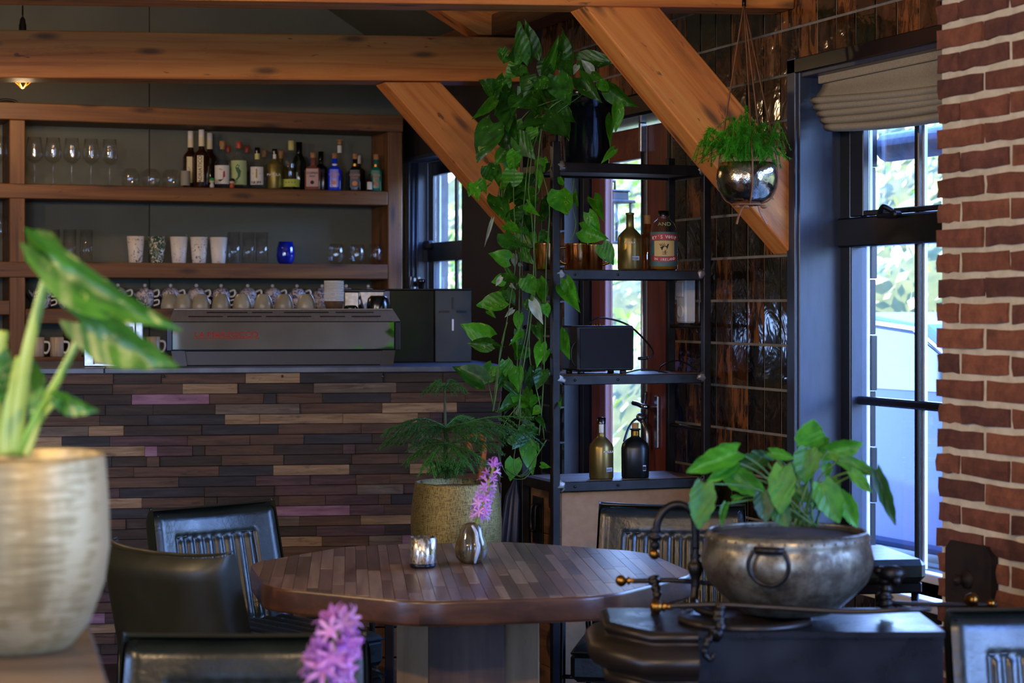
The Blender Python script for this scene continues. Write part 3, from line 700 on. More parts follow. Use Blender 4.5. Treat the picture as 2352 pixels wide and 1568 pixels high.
for s_ in (-1, 1):
    gl = [(-0.70, 1.13), (-0.12, 1.42), (0.40, 1.465), (0.40, 1.13)], [(0.48, 1.13), (0.48, 1.465), (1.06, 1.41), (1.45, 1.16)]
    for poly in gl:
        MB().prism([(x, s_ * 0.815, z) for x, z in poly], (0, s_ * 0.012, 0)).build('side_window', m_carglass, car)
    MB().tube([(-0.76, s_ * 0.83, 1.11), (-0.13, s_ * 0.83, 1.445), (0.42, s_ * 0.83, 1.49), (1.1, s_ * 0.83, 1.435), (1.52, s_ * 0.83, 1.13)], 0.014).build('window_trim', m_chrome, car)
    for wx in (-1.25, 1.25):
        w = MB().lathe([(0.001, -0.1), (0.24, -0.1), (0.31, -0.08), (0.31, 0.08), (0.24, 0.1), (0.001, 0.1)], 24, M=Matrix.Translation((wx, s_ * 0.78, 0.31)) @ Matrix.Rotation(pi / 2, 4, 'X')).build('wheel', m_black, car)
        MB().lathe([(0.001, 0.0), (0.2, 0.0), (0.2, 0.02)], 20, M=Matrix.Translation((wx, s_ * 0.885, 0.31)) @ Matrix.Rotation(-s_ * pi / 2, 4, 'X')).build('hub', m_brushed, w)
MB().prism([(-0.735, -0.7, 1.06), (-0.09, -0.62, 1.485), (-0.09, 0.62, 1.485), (-0.735, 0.7, 1.06)], (-0.012, 0, 0.014)).build('windscreen', m_carglass, car)
MB().prism([(1.77, -0.7, 1.14), (1.24, -0.62, 1.48), (1.24, 0.62, 1.48), (1.77, 0.7, 1.14)], (0.012, 0, 0.012)).build('rear_window', m_carglass, car)
for s_ in (-1, 1): MB().sphere((-1.95, s_ * 0.6, 0.72), 0.12, sc=(0.4, 1, 0.7)).build('headlight', m_chrome, car)

# garden lantern on the outer wall beside the door
q = PX(1412, 490, 3.98)
lan = thing('garden_lantern', 'black square lantern hanging outside behind the door glass', 'lantern', (q.x, q.y, q.z - 0.14), 0.25)
h = 0.26; r_ = 0.055
for sx in (-1, 1):
    for sy in (-1, 1):
        boxobj('post', (sx * r_ - 0.006, sy * r_ - 0.006, 0.0), (sx * r_ + 0.006, sy * r_ + 0.006, 0.19), m_black, lan)
boxobj('base_plate', (-0.066, -0.066, -0.012), (0.066, 0.066, 0.0), m_black, lan)
boxobj('roof_plate', (-0.075, -0.075, 0.19), (0.075, 0.075, 0.205), m_black, lan); boxobj('roof_cap', (-0.05, -0.05, 0.205), (0.05, 0.05, 0.245), m_black, lan)
boxobj('roof_cap', (-0.055, -0.055, 0.245), (0.055, 0.055, 0.255), m_black, lan)
MB().lathe([(0.012, 0.19), (0.012, 0.15), (0.022, 0.12), (0.026, 0.09), (0.018, 0.06), (0.001, 0.05)], 14).build('bulb', m_clear, lan)
MB().tube([(0, 0, 0.25), (0, 0, 0.30), (-0.2, 0.0, 0.32), (-0.47, 0, 0.32)], 0.008).build('bracket', m_black, lan)
# ------------------------------------------------------------------ bar shelving on the back wall
SY = 10.08
def sx(u): return PY(u, 600, SY).x
def sz(v): return PY(450, v, SY).z
shelf = thing('bar_shelf', 'tall open shelving of stained wood on the wall behind the bar', 'shelf', (0, 0, 0))
XL = 0.35; XR = sx(925)
def plank(name, x0, x1, z0, z1, y0=SY, y1=BY - 0.004, parent=shelf):
    L_ = x1 - x0
    return MB().box((0, 0, 0), (L_, y1 - y0, z1 - z0), 0.004).build(name, m_shelfwood, parent, (x0, y0, z0))
def upright(x0, x1, z0, z1, y0=SY, y1=BY - 0.004, parent=shelf):
    return MB().box((0, 0, 0), (z1 - z0, y1 - y0, x1 - x0), 0.004).build('upright', m_shelfwood, parent, (x1, y0, z0), (0, -pi / 2, 0))
Z1, Z2, Z3, Z4, Z5 = sz(250), sz(430), sz(604), sz(709), sz(817)
plank('top_board', XL, XR, sz(288), Z1, SY - 0.012)
plank('shelf_board', XL, sx(891), sz(463), Z2); plank('shelf_board', XL, sx(891), sz(639), Z3)
plank('shelf_board', sx(58), sx(891), sz(742), Z4); plank('shelf_board', sx(58), sx(891), sz(846), Z5)
plank('shelf_board', XL, sx(22), sz(722), sz(690)); plank('shelf_board', XL, sx(22), sz(800), sz(786))
upright(sx(22), sx(58), 0.4, sz(288), SY + 0.005); upright(sx(892), XR, 0.4, sz(288), SY + 0.005)
upright(sx(165), sx(190), sz(846), sz(742), SY + 0.03)
# ------------------------------------------------------------------ glassware and crockery makers
def vessel(prof, n=20, m=m_clear, name='bowl', parent=None, fn=None):
    return MB().lathe(prof, n, fn=fn).build(name, m, parent)
def shelfpos(u, z, back=0.08): 
    p = PY(u, 600, SY + back); return (p.x, p.y, z + 0.0005)
# wine glasses
def wine(label, loc):
    t = thing('wine_glass', label, 'wine glass', loc, 0, 'wine glasses on the top bar shelf')
    MB().lathe([(0.001, 0.0), (0.038, 0.001), (0.036, 0.003), (0.006, 0.008)], 20).build('foot', m_clear, t)
    MB().lathe([(0.006, 0.008), (0.0042, 0.03), (0.004, 0.09), (0.006, 0.105)], 10).build('stem', m_clear, t)
    MB().lathe([(0.006, 0.105), (0.028, 0.118), (0.043, 0.138), (0.0435, 0.15), (0.039, 0.19), (0.033, 0.238), (0.032, 0.238), (0.038, 0.19), (0.0422, 0.15), (0.0415, 0.139), (0.026, 0.121), (0.001, 0.112)], 24).build('bowl', m_clear, t)
    return t
wg = wine('leftmost large wine glass on the top shelf, beside the post', shelfpos(79, Z2))
for u, s in ((122, 'second large wine glass from the left on the top shelf'), (165, 'third large wine glass from the left on the top shelf'), (209, 'fourth large wine glass from the left on the top shelf'), (252, 'rightmost large wine glass on the top shelf, beside the tumblers')):
    dup(wg, shelfpos(u, Z2), 0, s)
dup(wg, shelfpos(-2, Z2), 0, 'wine glass cut by the left edge of the picture, left of the post')
dup(wg, shelfpos(-2, Z3), 0, 'wine glass on the middle shelf at the left edge of the picture')
# upturned tumblers
def tumbler(label, loc, group='upturned tumblers on the top bar shelf'):
    o = MB().lathe([(0.040, 0.0), (0.046, 0.02), (0.048, 0.045), (0.044, 0.075), (0.028, 0.092), (0.001, 0.094), (0.001, 0.085), (0.026, 0.084), (0.041, 0.07), (0.045, 0.045), (0.0435, 0.02), (0.037, 0.0)], 22).build('tumbler', m_clear, None, loc)
    return tag(o, label, 'tumbler', group)
for u, s in ((299, 'left one of three upturned stemless tumblers beside the wine glasses'), (347, 'middle one of three upturned stemless tumblers on the top shelf'), (393, 'right one of three upturned stemless tumblers, beside the bottles')):
    tumbler(s, shelfpos(u, Z2))
# highball glasses, ribbed
def highball(label, u, back, group, h=0.165, rr_=0.034):
    rib = lambda a, z: 1 + 0.02 * cos(14 * a)
    o = MB().lathe([(0.001, 0.0), (0.030, 0.0), (rr_, 0.004), (rr_, h), (rr_ - 0.003, h), (rr_ - 0.004, 0.014), (0.001, 0.012)], 56, fn=rib).build('highball_glass', m_clear, None, shelfpos(u, Z3, back))
    return tag(o, label, 'glass', group)
for u, bk_, s in ((80, 0.08, 'leftmost tall ribbed glass on the middle shelf, behind the big leaf'), (122, 0.08, 'second tall ribbed glass from the post on the middle shelf'), (160, 0.08, 'third tall ribbed glass from the post on the middle shelf'), (198, 0.08, 'fourth tall ribbed glass from the post, nearest the white cups')):
    highball(s, u, bk_, 'tall ribbed glasses on the middle shelf')
for u, bk_, s in ((537, 0.10, 'tall clear glass next to the white cups'), (570, 0.12, 'tall clear glass in the middle of the three by the white cups'), (601, 0.10, 'tall clear glass closest to the blue tumbler')):
    highball(s, u, bk_, 'tall clear glasses beside the white cups')
# stemless ribbed glasses and the blue tumbler
def stemless(label, u, m, group, sc=1.0):
    rib = lambda a, z: 1 + 0.012 * cos(20 * a)
    o = MB().lathe([(0.001, 0.0), (0.030, 0.0), (0.040, 0.015), (0.0445, 0.04), (0.042, 0.075), (0.034, 0.108), (0.0325, 0.108), (0.040, 0.075), (0.042, 0.04), (0.036, 0.018), (0.001, 0.010)], 60, fn=rib).build('stemless_glass', m, None, shelfpos(u, Z3))
    o.scale = (sc, sc, sc); return tag(o, label, 'glass', group)
m_blueglass = mat('cobalt_glass', '#0a1f9a', rough=0.06, spec=0.9, coat=0.5)
stemless('cobalt blue glass tumbler standing alone on the middle shelf', 656, m_blueglass, None, 1.08)
for u, s in ((772, 'left of three clear stemless glasses at the right of the middle shelf'), (820, 'middle of three clear stemless glasses at the right of the middle shelf'), (863, 'clear stemless glass against the right post of the middle shelf')):
    stemless(s, u, m_clear, 'stemless glasses at the right of the middle shelf')
# decorated paper-white cups
def printed(name, groundc, cols, scale, thr):
    m, nt, b = base(name); v = coords(nt, True); f = noise(nt, v, scale, 3, 0.6, 1.5)
    c = ramp(nt, f, [(0.0, groundc), (thr, groundc), (thr + 0.03, cols[0]), (0.72, cols[1])]); nt.links.new(c, b.inputs['Base Color']); b.inputs['Roughness'].default_value = 0.35; return m
cups = [(312, 'white tapered cup with a dark standing figure printed on it', printed('cup_print_dark', '#d8d0c4', ('#1c2626', '#c88a3a'), 34, 0.60)),
        (361, 'white tapered cup covered in a dense dark green print', printed('cup_print_green', '#d8d0c4', ('#17382c', '#3c6a4a'), 60, 0.44)),
        (411, 'white tapered cup with scattered small teal dots', printed('cup_print_dots', '#dcd6cc', ('#3a6a6a', '#2a4a5a'), 90, 0.63)),
        (457, 'white tapered cup with dark blue leaf strokes', printed('cup_print_leaf', '#dcd6cc', ('#1e2c44', '#30507a'), 48, 0.60)),
        (502, 'white tapered cup with a green and pink round motif', printed('cup_print_pink', '#dcd6cc', ('#5a7a5a', '#b8604a'), 22, 0.60))]
for u, s, m in cups:
    t = thing('tapered_cup', s, 'cup', shelfpos(u, Z3), FACE, 'printed white cups on the middle shelf')
    MB().lathe([(0.001, 0.0), (0.033, 0.0), (0.035, 0.004), (0.046, 0.135), (0.043, 0.135), (0.032, 0.01), (0.001, 0.008)], 28).build('cup_body', m, t)
    MB().tube(bez([(0.030, 0.02, 0.12), (0.036, 0.024, 0.138), (0.034, 0.018, 0.146)]), 0.003).build('strainer_rim', m_brushed, t)
# tea-for-one sets
m_delft = printed('blue_white_pattern', '#bdb3ae', ('#4a4a6a', '#2e3050'), 46, 0.52)
def teaset(label, loc):
    t = thing('tea_set', label, 'teapot', loc, FACE, 'stacked tea sets on the lowest bar shelf')
    c = MB().lathe([(0.001, 0.0), (0.025, 0.0), (0.03, 0.006), (0.041, 0.02), (0.046, 0.038), (0.046, 0.05), (0.044, 0.052)], 22).build('cup_body', m_delft, t)
    MB().tube(bez([(0.044, 0, 0.04), (0.068, 0, 0.045), (0.07, 0, 0.025), (0.044, 0, 0.016)]), 0.0042, 8).build('cup_handle', m_white, c)
    p_ = MB().lathe([(0.040, 0.05), (0.046, 0.058), (0.0475, 0.072), (0.044, 0.088), (0.034, 0.098)], 22).build('pot_body', m_delft, t)
    MB().tube(bez([(0.044, 0, 0.088), (0.066, 0, 0.096), (0.072, 0, 0.08), (0.064, 0, 0.064), (0.046, 0, 0.062)]), 0.0048, 8).build('pot_handle', m_white, p_)
    MB().tube(bez([(-0.044, 0, 0.066), (-0.058, 0, 0.078), (-0.066, 0, 0.096)]), [0.009 - 0.0003 * i for i in range(17)], 8).build('spout', m_delft, p_)
    l = MB().lathe([(0.036, 0.097), (0.03, 0.104), (0.012, 0.110), (0.001, 0.111)], 20).build('lid', m_delft, t)
    MB().sphere((0, 0, 0.119), 0.0095).build('knob', m_white, l)
    return t
tu = [97, 153, 211, 271, 333, 392, 451, 508, 569, 626, 682, 740, 795, 846]
ordn = ['first', 'second', 'third', 'fourth', 'fifth', 'sixth', 'seventh', 'eighth', 'ninth', 'tenth', 'eleventh', 'twelfth', 'thirteenth', 'last']
ts = None
for u, w in zip(tu, ordn):
    lab = 'blue and white tea set with round lid knob, %s from the left in the row' % w
    ts = teaset(lab, shelfpos(u, Z4, 0.09)) if ts is None else (dup(ts, shelfpos(u, Z4, 0.09), FACE, lab), ts)[1]
# striped mugs below
m_mug = mat('striped_mug', '#a58a68', '#c0b098', rough=0.4, vs=40, vstretch=(3, 3, 0.1))
def mug(label, u, name='mug'):
    t = thing(name, label, 'mug', shelfpos(u, Z5, 0.05), FACE, 'striped mugs on the bottom bar shelf')
    MB().lathe([(0.001, 0.0), (0.038, 0.0), (0.041, 0.004), (0.041, 0.098), (0.038, 0.098), (0.037, 0.008), (0.001, 0.006)], 24).build('mug_body', m_mug, t)
    MB().tube(bez([(0.039, 0, 0.075), (0.068, 0, 0.07), (0.07, 0, 0.04), (0.055, 0, 0.02), (0.039, 0, 0.022)]), 0.006, 8).build('handle', m_white, t); return t
mg = mug('left striped beige mug on the bottom bar shelf', 86)
mg.scale = (0.84, 0.84, 1.0)
dup(mg, shelfpos(131, Z5, 0.05), FACE, 'right striped beige mug on the bottom bar shelf')
dup(mg, shelfpos(352, Z5, 0.05), FACE, 'striped beige mug between the steel box and the espresso machine')

# ------------------------------------------------------------------ bottles on the top shelf
def bottle(name, label, loc, prof, m, rot=FACE, sq=0.0, sy=1.0, cap=None, capm=m_cork, lab=None, neck=None, liquid=None, txt=(), prints=(), group=None, n=24):
    t = thing(name, label, 'bottle', loc, rot, group)
    MB().lathe(prof, n, sq=sq, sy=sy, cap0=True).build('glass_body', m, t)
    if liquid:
        (mm, h) = liquid; pr = [(max(0.001, r - 0.0025), min(z, h)) for r, z in prof if z <= h] + [(0.001, h)]
        MB().lathe([(0.001, 0.003)] + pr[0:], n, sq=sq, sy=sy).build('liquid', mm, t)
    if cap: MB().lathe(cap, 14, cap1=True).build('stopper', capm, t)
    def band(z0, z1, r, ang, mm, nm):
        def fn(a, b):
            an = -pi / 2 + (a - 0.5) * ang; ca, sa = cos(an), sin(an); k = 1.0
            if sq: k = 1.0 / ((abs(ca) ** sq + abs(sa) ** sq) ** (1.0 / sq))
            return (r * k * ca, r * k * sa * sy, z0 + (z1 - z0) * b)
        return MB().grid(fn, 12, 1).build(nm, mm, t)
    if lab:
        l = band(*lab, 'label')
        for tx in txt:
            (s, size, z, m2) = tx[:4]; rr_ = lab[2]
            text('lettering', s, size, m2, l, (tx[5] if len(tx) > 5 else 0, -rr_ * sy * 1.012 - 0.0012, z), (pi / 2, tx[4] if len(tx) > 4 else 0, 0))
    if neck: band(*neck, 'neck_label')
    for (pts, m2) in prints:
        r_ = lab[2] * 1.006; V = []
        for x, z in pts:
            an = -pi / 2 + x / r_; ca, sa = cos(an), sin(an); k = 1.0 / ((abs(ca) ** sq + abs(sa) ** sq) ** (1.0 / sq)) if sq else 1.0
            V.append((r_ * k * ca, r_ * k * sa * sy - 0.0006, z))
        MB().add(V, [tuple(range(len(V)))]).build('printed_motif', m2, l)
    return t
def gtint(name, c, rough=0.0): return thin_glass(name, c, rough)
m_amber = mat('amber_liquor', '#2a1408', rough=0.08, spec=0.8)
m_paper = mat('cream_label', '#d8cba0', rough=0.7); m_paperw = mat('white_label', '#d8d2c6', rough=0.7)
m_paperg = mat('pale_green_label', '#a9b87c', rough=0.7); m_papery = mat('lime_label', '#b8c050', rough=0.7); m_paperp = mat('pink_label', '#c09a90', rough=0.6)
m_ink = mat('black_ink', '#16140f', rough=0.7); m_inko = mat('orange_ink', '#d07a30', rough=0.5); m_inkr = mat('red_ink', '#a82a1c', rough=0.6); m_inkw = mat('white_ink', '#e8e4da', rough=0.6); m_inkg = mat('green_ink', '#1f5a2a', rough=0.6)
m_capred = mat('red_cap', '#b04a30', rough=0.5); m_capw = mat('white_cap', '#d8d4cc', rough=0.4)
m_capy = mat('yellow_capsule', '#c8c070', rough=0.5); m_gold = mat('satin_gold', '#8a7a3a', '#786a30', rough=0.38, metal=0.55, vs=6)
m_dkg = mat('dark_green_glass', '#0c1a10', rough=0.08, spec=0.8); m_blk = mat('black_glass', '#0b0b0c', rough=0.2, spec=0.8)
m_blue = mat('blue_bottle_glass', '#0a34d8', rough=0.12, spec=0.8, emit=None); m_grn = mat('green_bottle_glass', '#0c6a58', rough=0.1, spec=0.8)
m_cu = mat('rose_glass', '#7a4a3a', rough=0.1, spec=0.8)
def pr_tall(h, r, nr=0.014, sh=0.62, z_n=0.72): return [(r * 0.92, 0.0), (r, 0.008), (r, h * sh), (r * 0.85, h * (sh + 0.06)), (nr * 1.25, h * z_n), (nr, h * (z_n + 0.04)), (nr, h), (nr * 0.7, h)]
def corkp(h, r=0.012, l=0.03, fl=0.0): return [(r, h - 0.012), (r, h + 0.002), (r + fl, h + 0.003), (r + fl, h + l)]
B = 'bottles on the top bar shelf'
sp = lambda u, b=0.07: shelfpos(u, Z2, b)
adr = dict(liquid=None, cap=[(0.0155, 0.262), (0.0155, 0.300), (0.001, 0.301)], capm=m_capw)
bottle('liqueur_bottle', 'tall dark liqueur bottle with a vertical cream label, foremost of three alike', sp(463), pr_tall(0.27, 0.042, 0.015, 0.6, 0.72), m_amber, lab=(0.03, 0.165, 0.0445, 0.75, m_paper), neck=(0.215, 0.262, 0.0158, 5.0, m_paper),
       txt=(('AMARETTO ADRIATICO'[9:], 0.026, 0.095, m_ink, -pi / 2),), group=B, **adr)
bottle('liqueur_bottle', 'dark liqueur bottle with white cap half hidden left of its twin', sp(438, 0.17), pr_tall(0.27, 0.040, 0.015, 0.6, 0.72), m_amber, lab=(0.03, 0.165, 0.0405, 0.75, m_paper), neck=(0.215, 0.262, 0.0158, 5.0, m_paper), group=B, **adr)
bottle('liqueur_bottle', 'dark liqueur bottle with white cap standing behind, right of its twins', sp(482, 0.24), pr_tall(0.27, 0.038, 0.015, 0.6, 0.72), m_amber, neck=(0.215, 0.262, 0.0158, 5.0, m_paper), group=B, **adr)
bottle('gin_bottle', 'clear corked bottle with a white label bearing a red and dark figure', sp(511), pr_tall(0.215, 0.041, 0.012, 0.6, 0.7), m_clear, cap=corkp(0.215, 0.0125, 0.03, 0.003), lab=(0.022, 0.118, 0.0415, 2.2, m_paperw), prints=(([(-0.022, 0.042), (-0.004, 0.034), (0.014, 0.050), (0.004, 0.046), (-0.012, 0.044)], m_ink), ([(0.008, 0.05), (0.02, 0.06), (0.018, 0.09), (0.010, 0.085)], m_inkr), ([(-0.012, 0.095), (0.006, 0.090), (0.004, 0.099), (-0.010, 0.104)], m_paperp)), group=B)
bottle('gin_bottle', 'clear bottle with pale green label and green seahorse shape', sp(549), pr_tall(0.225, 0.043, 0.014, 0.64, 0.78), m_clear, cap=corkp(0.222, 0.0145, 0.022), capm=m_capred, lab=(0.02, 0.145, 0.0437, 2.4, m_paperg), prints=(([(-0.004, 0.125), (0.010, 0.118), (0.004, 0.108), (0.016, 0.090), (0.012, 0.062), (-0.002, 0.044), (-0.014, 0.046), (-0.002, 0.058), (0.000, 0.074), (-0.008, 0.090), (-0.014, 0.108)], m_inkg),), group=B)
bottle('spirit_bottle', 'small bottle with red cap behind the white-labelled bottle', sp(524, 0.2), pr_tall(0.215, 0.036, 0.011), m_clear, cap=corkp(0.212, 0.0125, 0.018), capm=m_capred, group=B)
bottle('spirit_bottle', 'clear bottle with red cap behind the green-labelled bottle', sp(567, 0.2), pr_tall(0.215, 0.038, 0.012), m_clear, cap=corkp(0.212, 0.0135, 0.02), capm=m_capred, group=B)
bottle('gin_bottle', 'bottle with a white label carrying a gold diamond and yellow neck', sp(591), pr_tall(0.20, 0.039, 0.013, 0.62, 0.74), m_clear, cap=corkp(0.196, 0.0135, 0.02), capm=m_blk, lab=(0.022, 0.115, 0.0396, 2.0, m_paperw), neck=(0.155, 0.185, 0.0138, 4.5, m_capy), txt=(('NUFF', 0.022, 0.032, m_ink),), prints=(([(0, 0.106), (0.022, 0.08), (0, 0.054), (-0.022, 0.08)], m_gold),), group=B)
bottle('spirit_bottle', 'corked bottle behind the diamond label bottle', sp(607, 0.19), pr_tall(0.19, 0.036, 0.012), m_clear, cap=corkp(0.19, 0.0125, 0.025, 0.002), group=B)
bottle('liqueur_bottle', 'frosted gold bottle with white script and black cap on the shelf', sp(631), pr_tall(0.205, 0.041, 0.012, 0.62, 0.75), m_gold, cap=corkp(0.196, 0.0135, 0.016), capm=m_blk, lab=(0.06, 0.09, 0.0412, 1.4, m_gold), neck=(0.15, 0.195, 0.0125, 1.4, m_paperw), txt=(('MARULA', 0.018, 0.075, m_inkw),), group=B)
bottle('spirit_bottle', 'corked gold bottle behind the frosted gold one', sp(646, 0.2), pr_tall(0.19, 0.036, 0.012), m_gold, cap=corkp(0.185, 0.0125, 0.028, 0.002), group=B)
bottle('gin_bottle', 'round-shouldered clear bottle with yellow capsule and lime label', sp(669), [(0.041, 0.0), (0.045, 0.008), (0.0455, 0.14), (0.040, 0.175), (0.024, 0.198), (0.0165, 0.208), (0.0155, 0.25), (0.01, 0.25)], m_clear, cap=[(0.0165, 0.208), (0.0165, 0.257), (0.001, 0.258)], capm=m_capy, lab=(0.015, 0.055, 0.0462, 2.6, m_papery), prints=tuple(([(x + 0.003 * cos(k * pi / 6), 0.038 + 0.003 * sin(k * pi / 6)) for k in range(12)], m_inkg) for x in (-0.024, -0.008, 0.008, 0.024)), group=B)
bottle('wine_bottle', 'dark green bottle with black capsule behind the lime label bottle', sp(687, 0.2), pr_tall(0.26, 0.038, 0.015, 0.6, 0.75), m_dkg, cap=[(0.0165, 0.2), (0.0165, 0.262), (0.001, 0.263)], capm=m_blk, group=B)
sqp = lambda h, r: [(r * 0.96, 0.0), (r, 0.005), (r, h * 0.60), (r * 0.86, h * 0.68), (0.014, h * 0.77), (0.0125, h * 0.80), (0.0125, h), (0.008, h)]
cop = dict(sq=5.0, cap=corkp(0.168, 0.0115, 0.030, 0.003), group=B)
bottle('square_bottle', 'square rose-tinted bottle with pink label and pale cork', sp(719), sqp(0.17, 0.043), m_cu, lab=(0.018, 0.112, 0.0436, 1.3, m_paperp), txt=(('COPPER', 0.016, 0.088, m_ink), ('HEAD', 0.012, 0.072, m_ink)), prints=(([(0 + 0.01 * cos(k * pi / 6), 0.04 + 0.01 * sin(k * pi / 6)) for k in range(12)], m_ink),), **cop)
bottle('square_bottle', 'square cobalt blue bottle with orange lettering', sp(769), sqp(0.17, 0.036), m_blue, lab=(0.018, 0.112, 0.0365, 1.3, m_blue), neck=(0.132, 0.142, 0.0138, 6.2, m_inkw), txt=(('COPPER', 0.016, 0.084, m_inko), ('HEAD', 0.013, 0.070, m_inko)), prints=(([(0 + 0.011 * cos(k * pi / 6), 0.042 + 0.011 * sin(k * pi / 6)) for k in range(12)], m_inko),), **cop)
bottle('square_bottle', 'square black bottle with grey label and orange lettering', sp(816), sqp(0.17, 0.034), m_blk, lab=(0.018, 0.112, 0.0345, 1.35, mat('slate_label', '#3a3c40', rough=0.5)), neck=(0.132, 0.146, 0.0138, 6.2, m_brass), txt=(('COPPER', 0.016, 0.084, m_inko), ('HEAD', 0.013, 0.069, m_inko)), prints=(([(0 + 0.013 * cos(k * pi / 6), 0.04 + 0.013 * sin(k * pi / 6)) for k in range(12)], m_inko),), **cop)
bottle('square_bottle', 'square emerald green bottle nearest the right post', sp(864), sqp(0.17, 0.033), m_grn, lab=(0.018, 0.112, 0.0335, 1.3, m_grn), neck=(0.132, 0.144, 0.0138, 6.2, m_brass), txt=(('COPPER', 0.014, 0.084, m_inko), ('HEAD', 0.012, 0.07, m_inko)), prints=(([(0 + 0.011 * cos(k * pi / 6), 0.042 + 0.011 * sin(k * pi / 6)) for k in range(12)], m_inko),), **cop)
bottle('square_bottle', 'dark square bottle half hidden behind the rose-tinted one', sp(737, 0.19), sqp(0.19, 0.038), m_blk, sq=5.0, cap=[(0.014, 0.17), (0.014, 0.215), (0.001, 0.216)], capm=m_blk, group=B)
bottle('tall_flask', 'tall slender clear bottle with glass flange behind the blue bottle', sp(780, 0.19), pr_tall(0.265, 0.036, 0.011, 0.45, 0.68), m_clear, cap=[(0.011, 0.255), (0.012, 0.275), (0.020, 0.276), (0.020, 0.28), (0.001, 0.281)], capm=m_cork, neck=(0.21, 0.25, 0.0125, 5, m_paperw), group=B)
bottle('spirit_bottle', 'dark bottle with white neck label behind the black square bottle', sp(824, 0.19), pr_tall(0.19, 0.034, 0.011, 0.6, 0.7), m_blk, cap=corkp(0.188, 0.0125, 0.012), capm=m_capw, neck=(0.155, 0.187, 0.0125, 6, m_paperw), group=B)
bottle('miniature_bottle', 'miniature bottle with red and white label before the green bottle', sp(849, 0.02), [(0.012, 0), (0.014, 0.003), (0.014, 0.05), (0.006, 0.064), (0.005, 0.085), (0.003, 0.085)], m_amber, cap=[(0.0058, 0.075), (0.0058, 0.09), (0.001, 0.091)], capm=m_amber, lab=(0.008, 0.048, 0.0144, 4, m_paperw), prints=(([(-0.012, 0.008), (0.012, 0.008), (0.012, 0.013), (-0.012, 0.013)], m_inkr), ([(-0.012, 0.042), (0.012, 0.042), (0.012, 0.048), (-0.012, 0.048)], m_inkr)), group=B, n=16)
bottle('spirit_bottle', 'pale clear bottle at the left end of the bottle row', sp(426, 0.05), pr_tall(0.15, 0.024, 0.01), m_clear, lab=(0.01, 0.085, 0.0245, 3, mat('grey_label', '#8a8578', rough=0.7)), group=B)
# two little figurines between the bottles
def figurine(label, u, hat, col):
    t = thing('figurine', label, 'figurine', sp(u, 0.01), FACE, 'little figurines between the bottles')
    MB().lathe([(0.001, 0), (0.011, 0.001), (0.012, 0.01), (0.008, 0.022), (0.004, 0.026)], 14).build('figure_body', mat(hat + '_body', col, rough=0.5), t)
    MB().sphere((0, 0, 0.034), 0.0135).build('head', mat(hat + '_face', '#d8b090', rough=0.5), t)
    MB().lathe([(0.0152, 0.034), (0.0145, 0.042), (0.009, 0.049), (0.001, 0.051)], 14).build('hat', mat(hat, '#2a8a4a' if hat == 'green_hat' else '#1a1614', rough=0.5), t)
figurine('tiny figurine with a green hat on the shelf', 487, 'green_hat', '#c8c4bc'); figurine('tiny figurine with black hair on the shelf', 533, 'black_hair', '#b84a30')

# ------------------------------------------------------------------ bar
bR = P(1150, 1000, 8.30); bL = P(0, 1000, 7.98); bdir = Vector((bR.x - bL.x, bR.y - bL.y, 0)).normalized()
BROT = atan2(bdir.y, bdir.x); bn = Vector((-bdir.y, bdir.x, 0))     # bn points to the barkeeper's side
def BLx(u, v, ly):      # local x,z on the plane ly metres behind the bar front
    p0 = Vector((bR.x, bR.y, 0)) + bn * ly; r = ray(u, v); t = (p0 - CAM).dot(bn) / r.dot(bn); q = CAM + r * t
    return (q - Vector((bR.x, bR.y, 0))).dot(bdir), q.z
bar = thing('bar_counter', 'long bar counter clad in dark reclaimed wood blocks', 'bar counter', (bR.x, bR.y, 0), BROT)
ZC = BLx(600, 843, -0.03)[1]; ZB = BLx(600, 856, -0.03)[1]
MB().box((-2.75, 0.012, 0), (0.0, 0.90, ZB)).build('carcass', m_blackpaint, bar)
m_slate = mat('blue_grey_stone', '#4a5260', '#6c7684', rough=0.35, vs=7, vstretch=(1, 3, 1), lo=0.4, hi=0.75)
MB().box((-2.78, -0.035, ZB), (-1.62, 0.92, ZC), 0.003).build('worktop_slab', m_slate, bar)
MB().box((-1.618, -0.035, ZB), (0.02, 0.92, ZC), 0.003).build('worktop_slab', m_slate, bar)
def reclaimed(name, a, b, c, paint='#201a18', amt=0.6):
    return wood(name, a, b, c, 60, 5.0, 0.75, amt, paint, 0.5, knots=False, ss=(9, 38, 38))
m_rec = [reclaimed('reclaimed_black', '#241c18', '#362b25', '#473a32', '#141110'), reclaimed('reclaimed_brown', '#3a2a20', '#553f32', '#6a5240', '#1c1714'),
         reclaimed('reclaimed_tan', '#6a5640', '#94795c', '#ac9678', '#2e2824', 0.75), reclaimed('reclaimed_bluish', '#201f22', '#302e32', '#3f3d40', '#121114'),
         reclaimed('reclaimed_plum', '#36262a', '#4e383a', '#644c4c', '#1c1518'), reclaimed('reclaimed_pink', '#6a4a5a', '#8a6478', '#a08090', '#4a3440', 0.7),
         reclaimed('reclaimed_grey', '#4a4038', '#675a4e', '#80746a', '#241f1c', 0.8)]
wts = [26, 26, 14, 14, 12, 2, 12]
RH = 0.0419; rows = 28; cnt = 0; rb = random.Random(21)
bm_cache = {}
extra = MB()
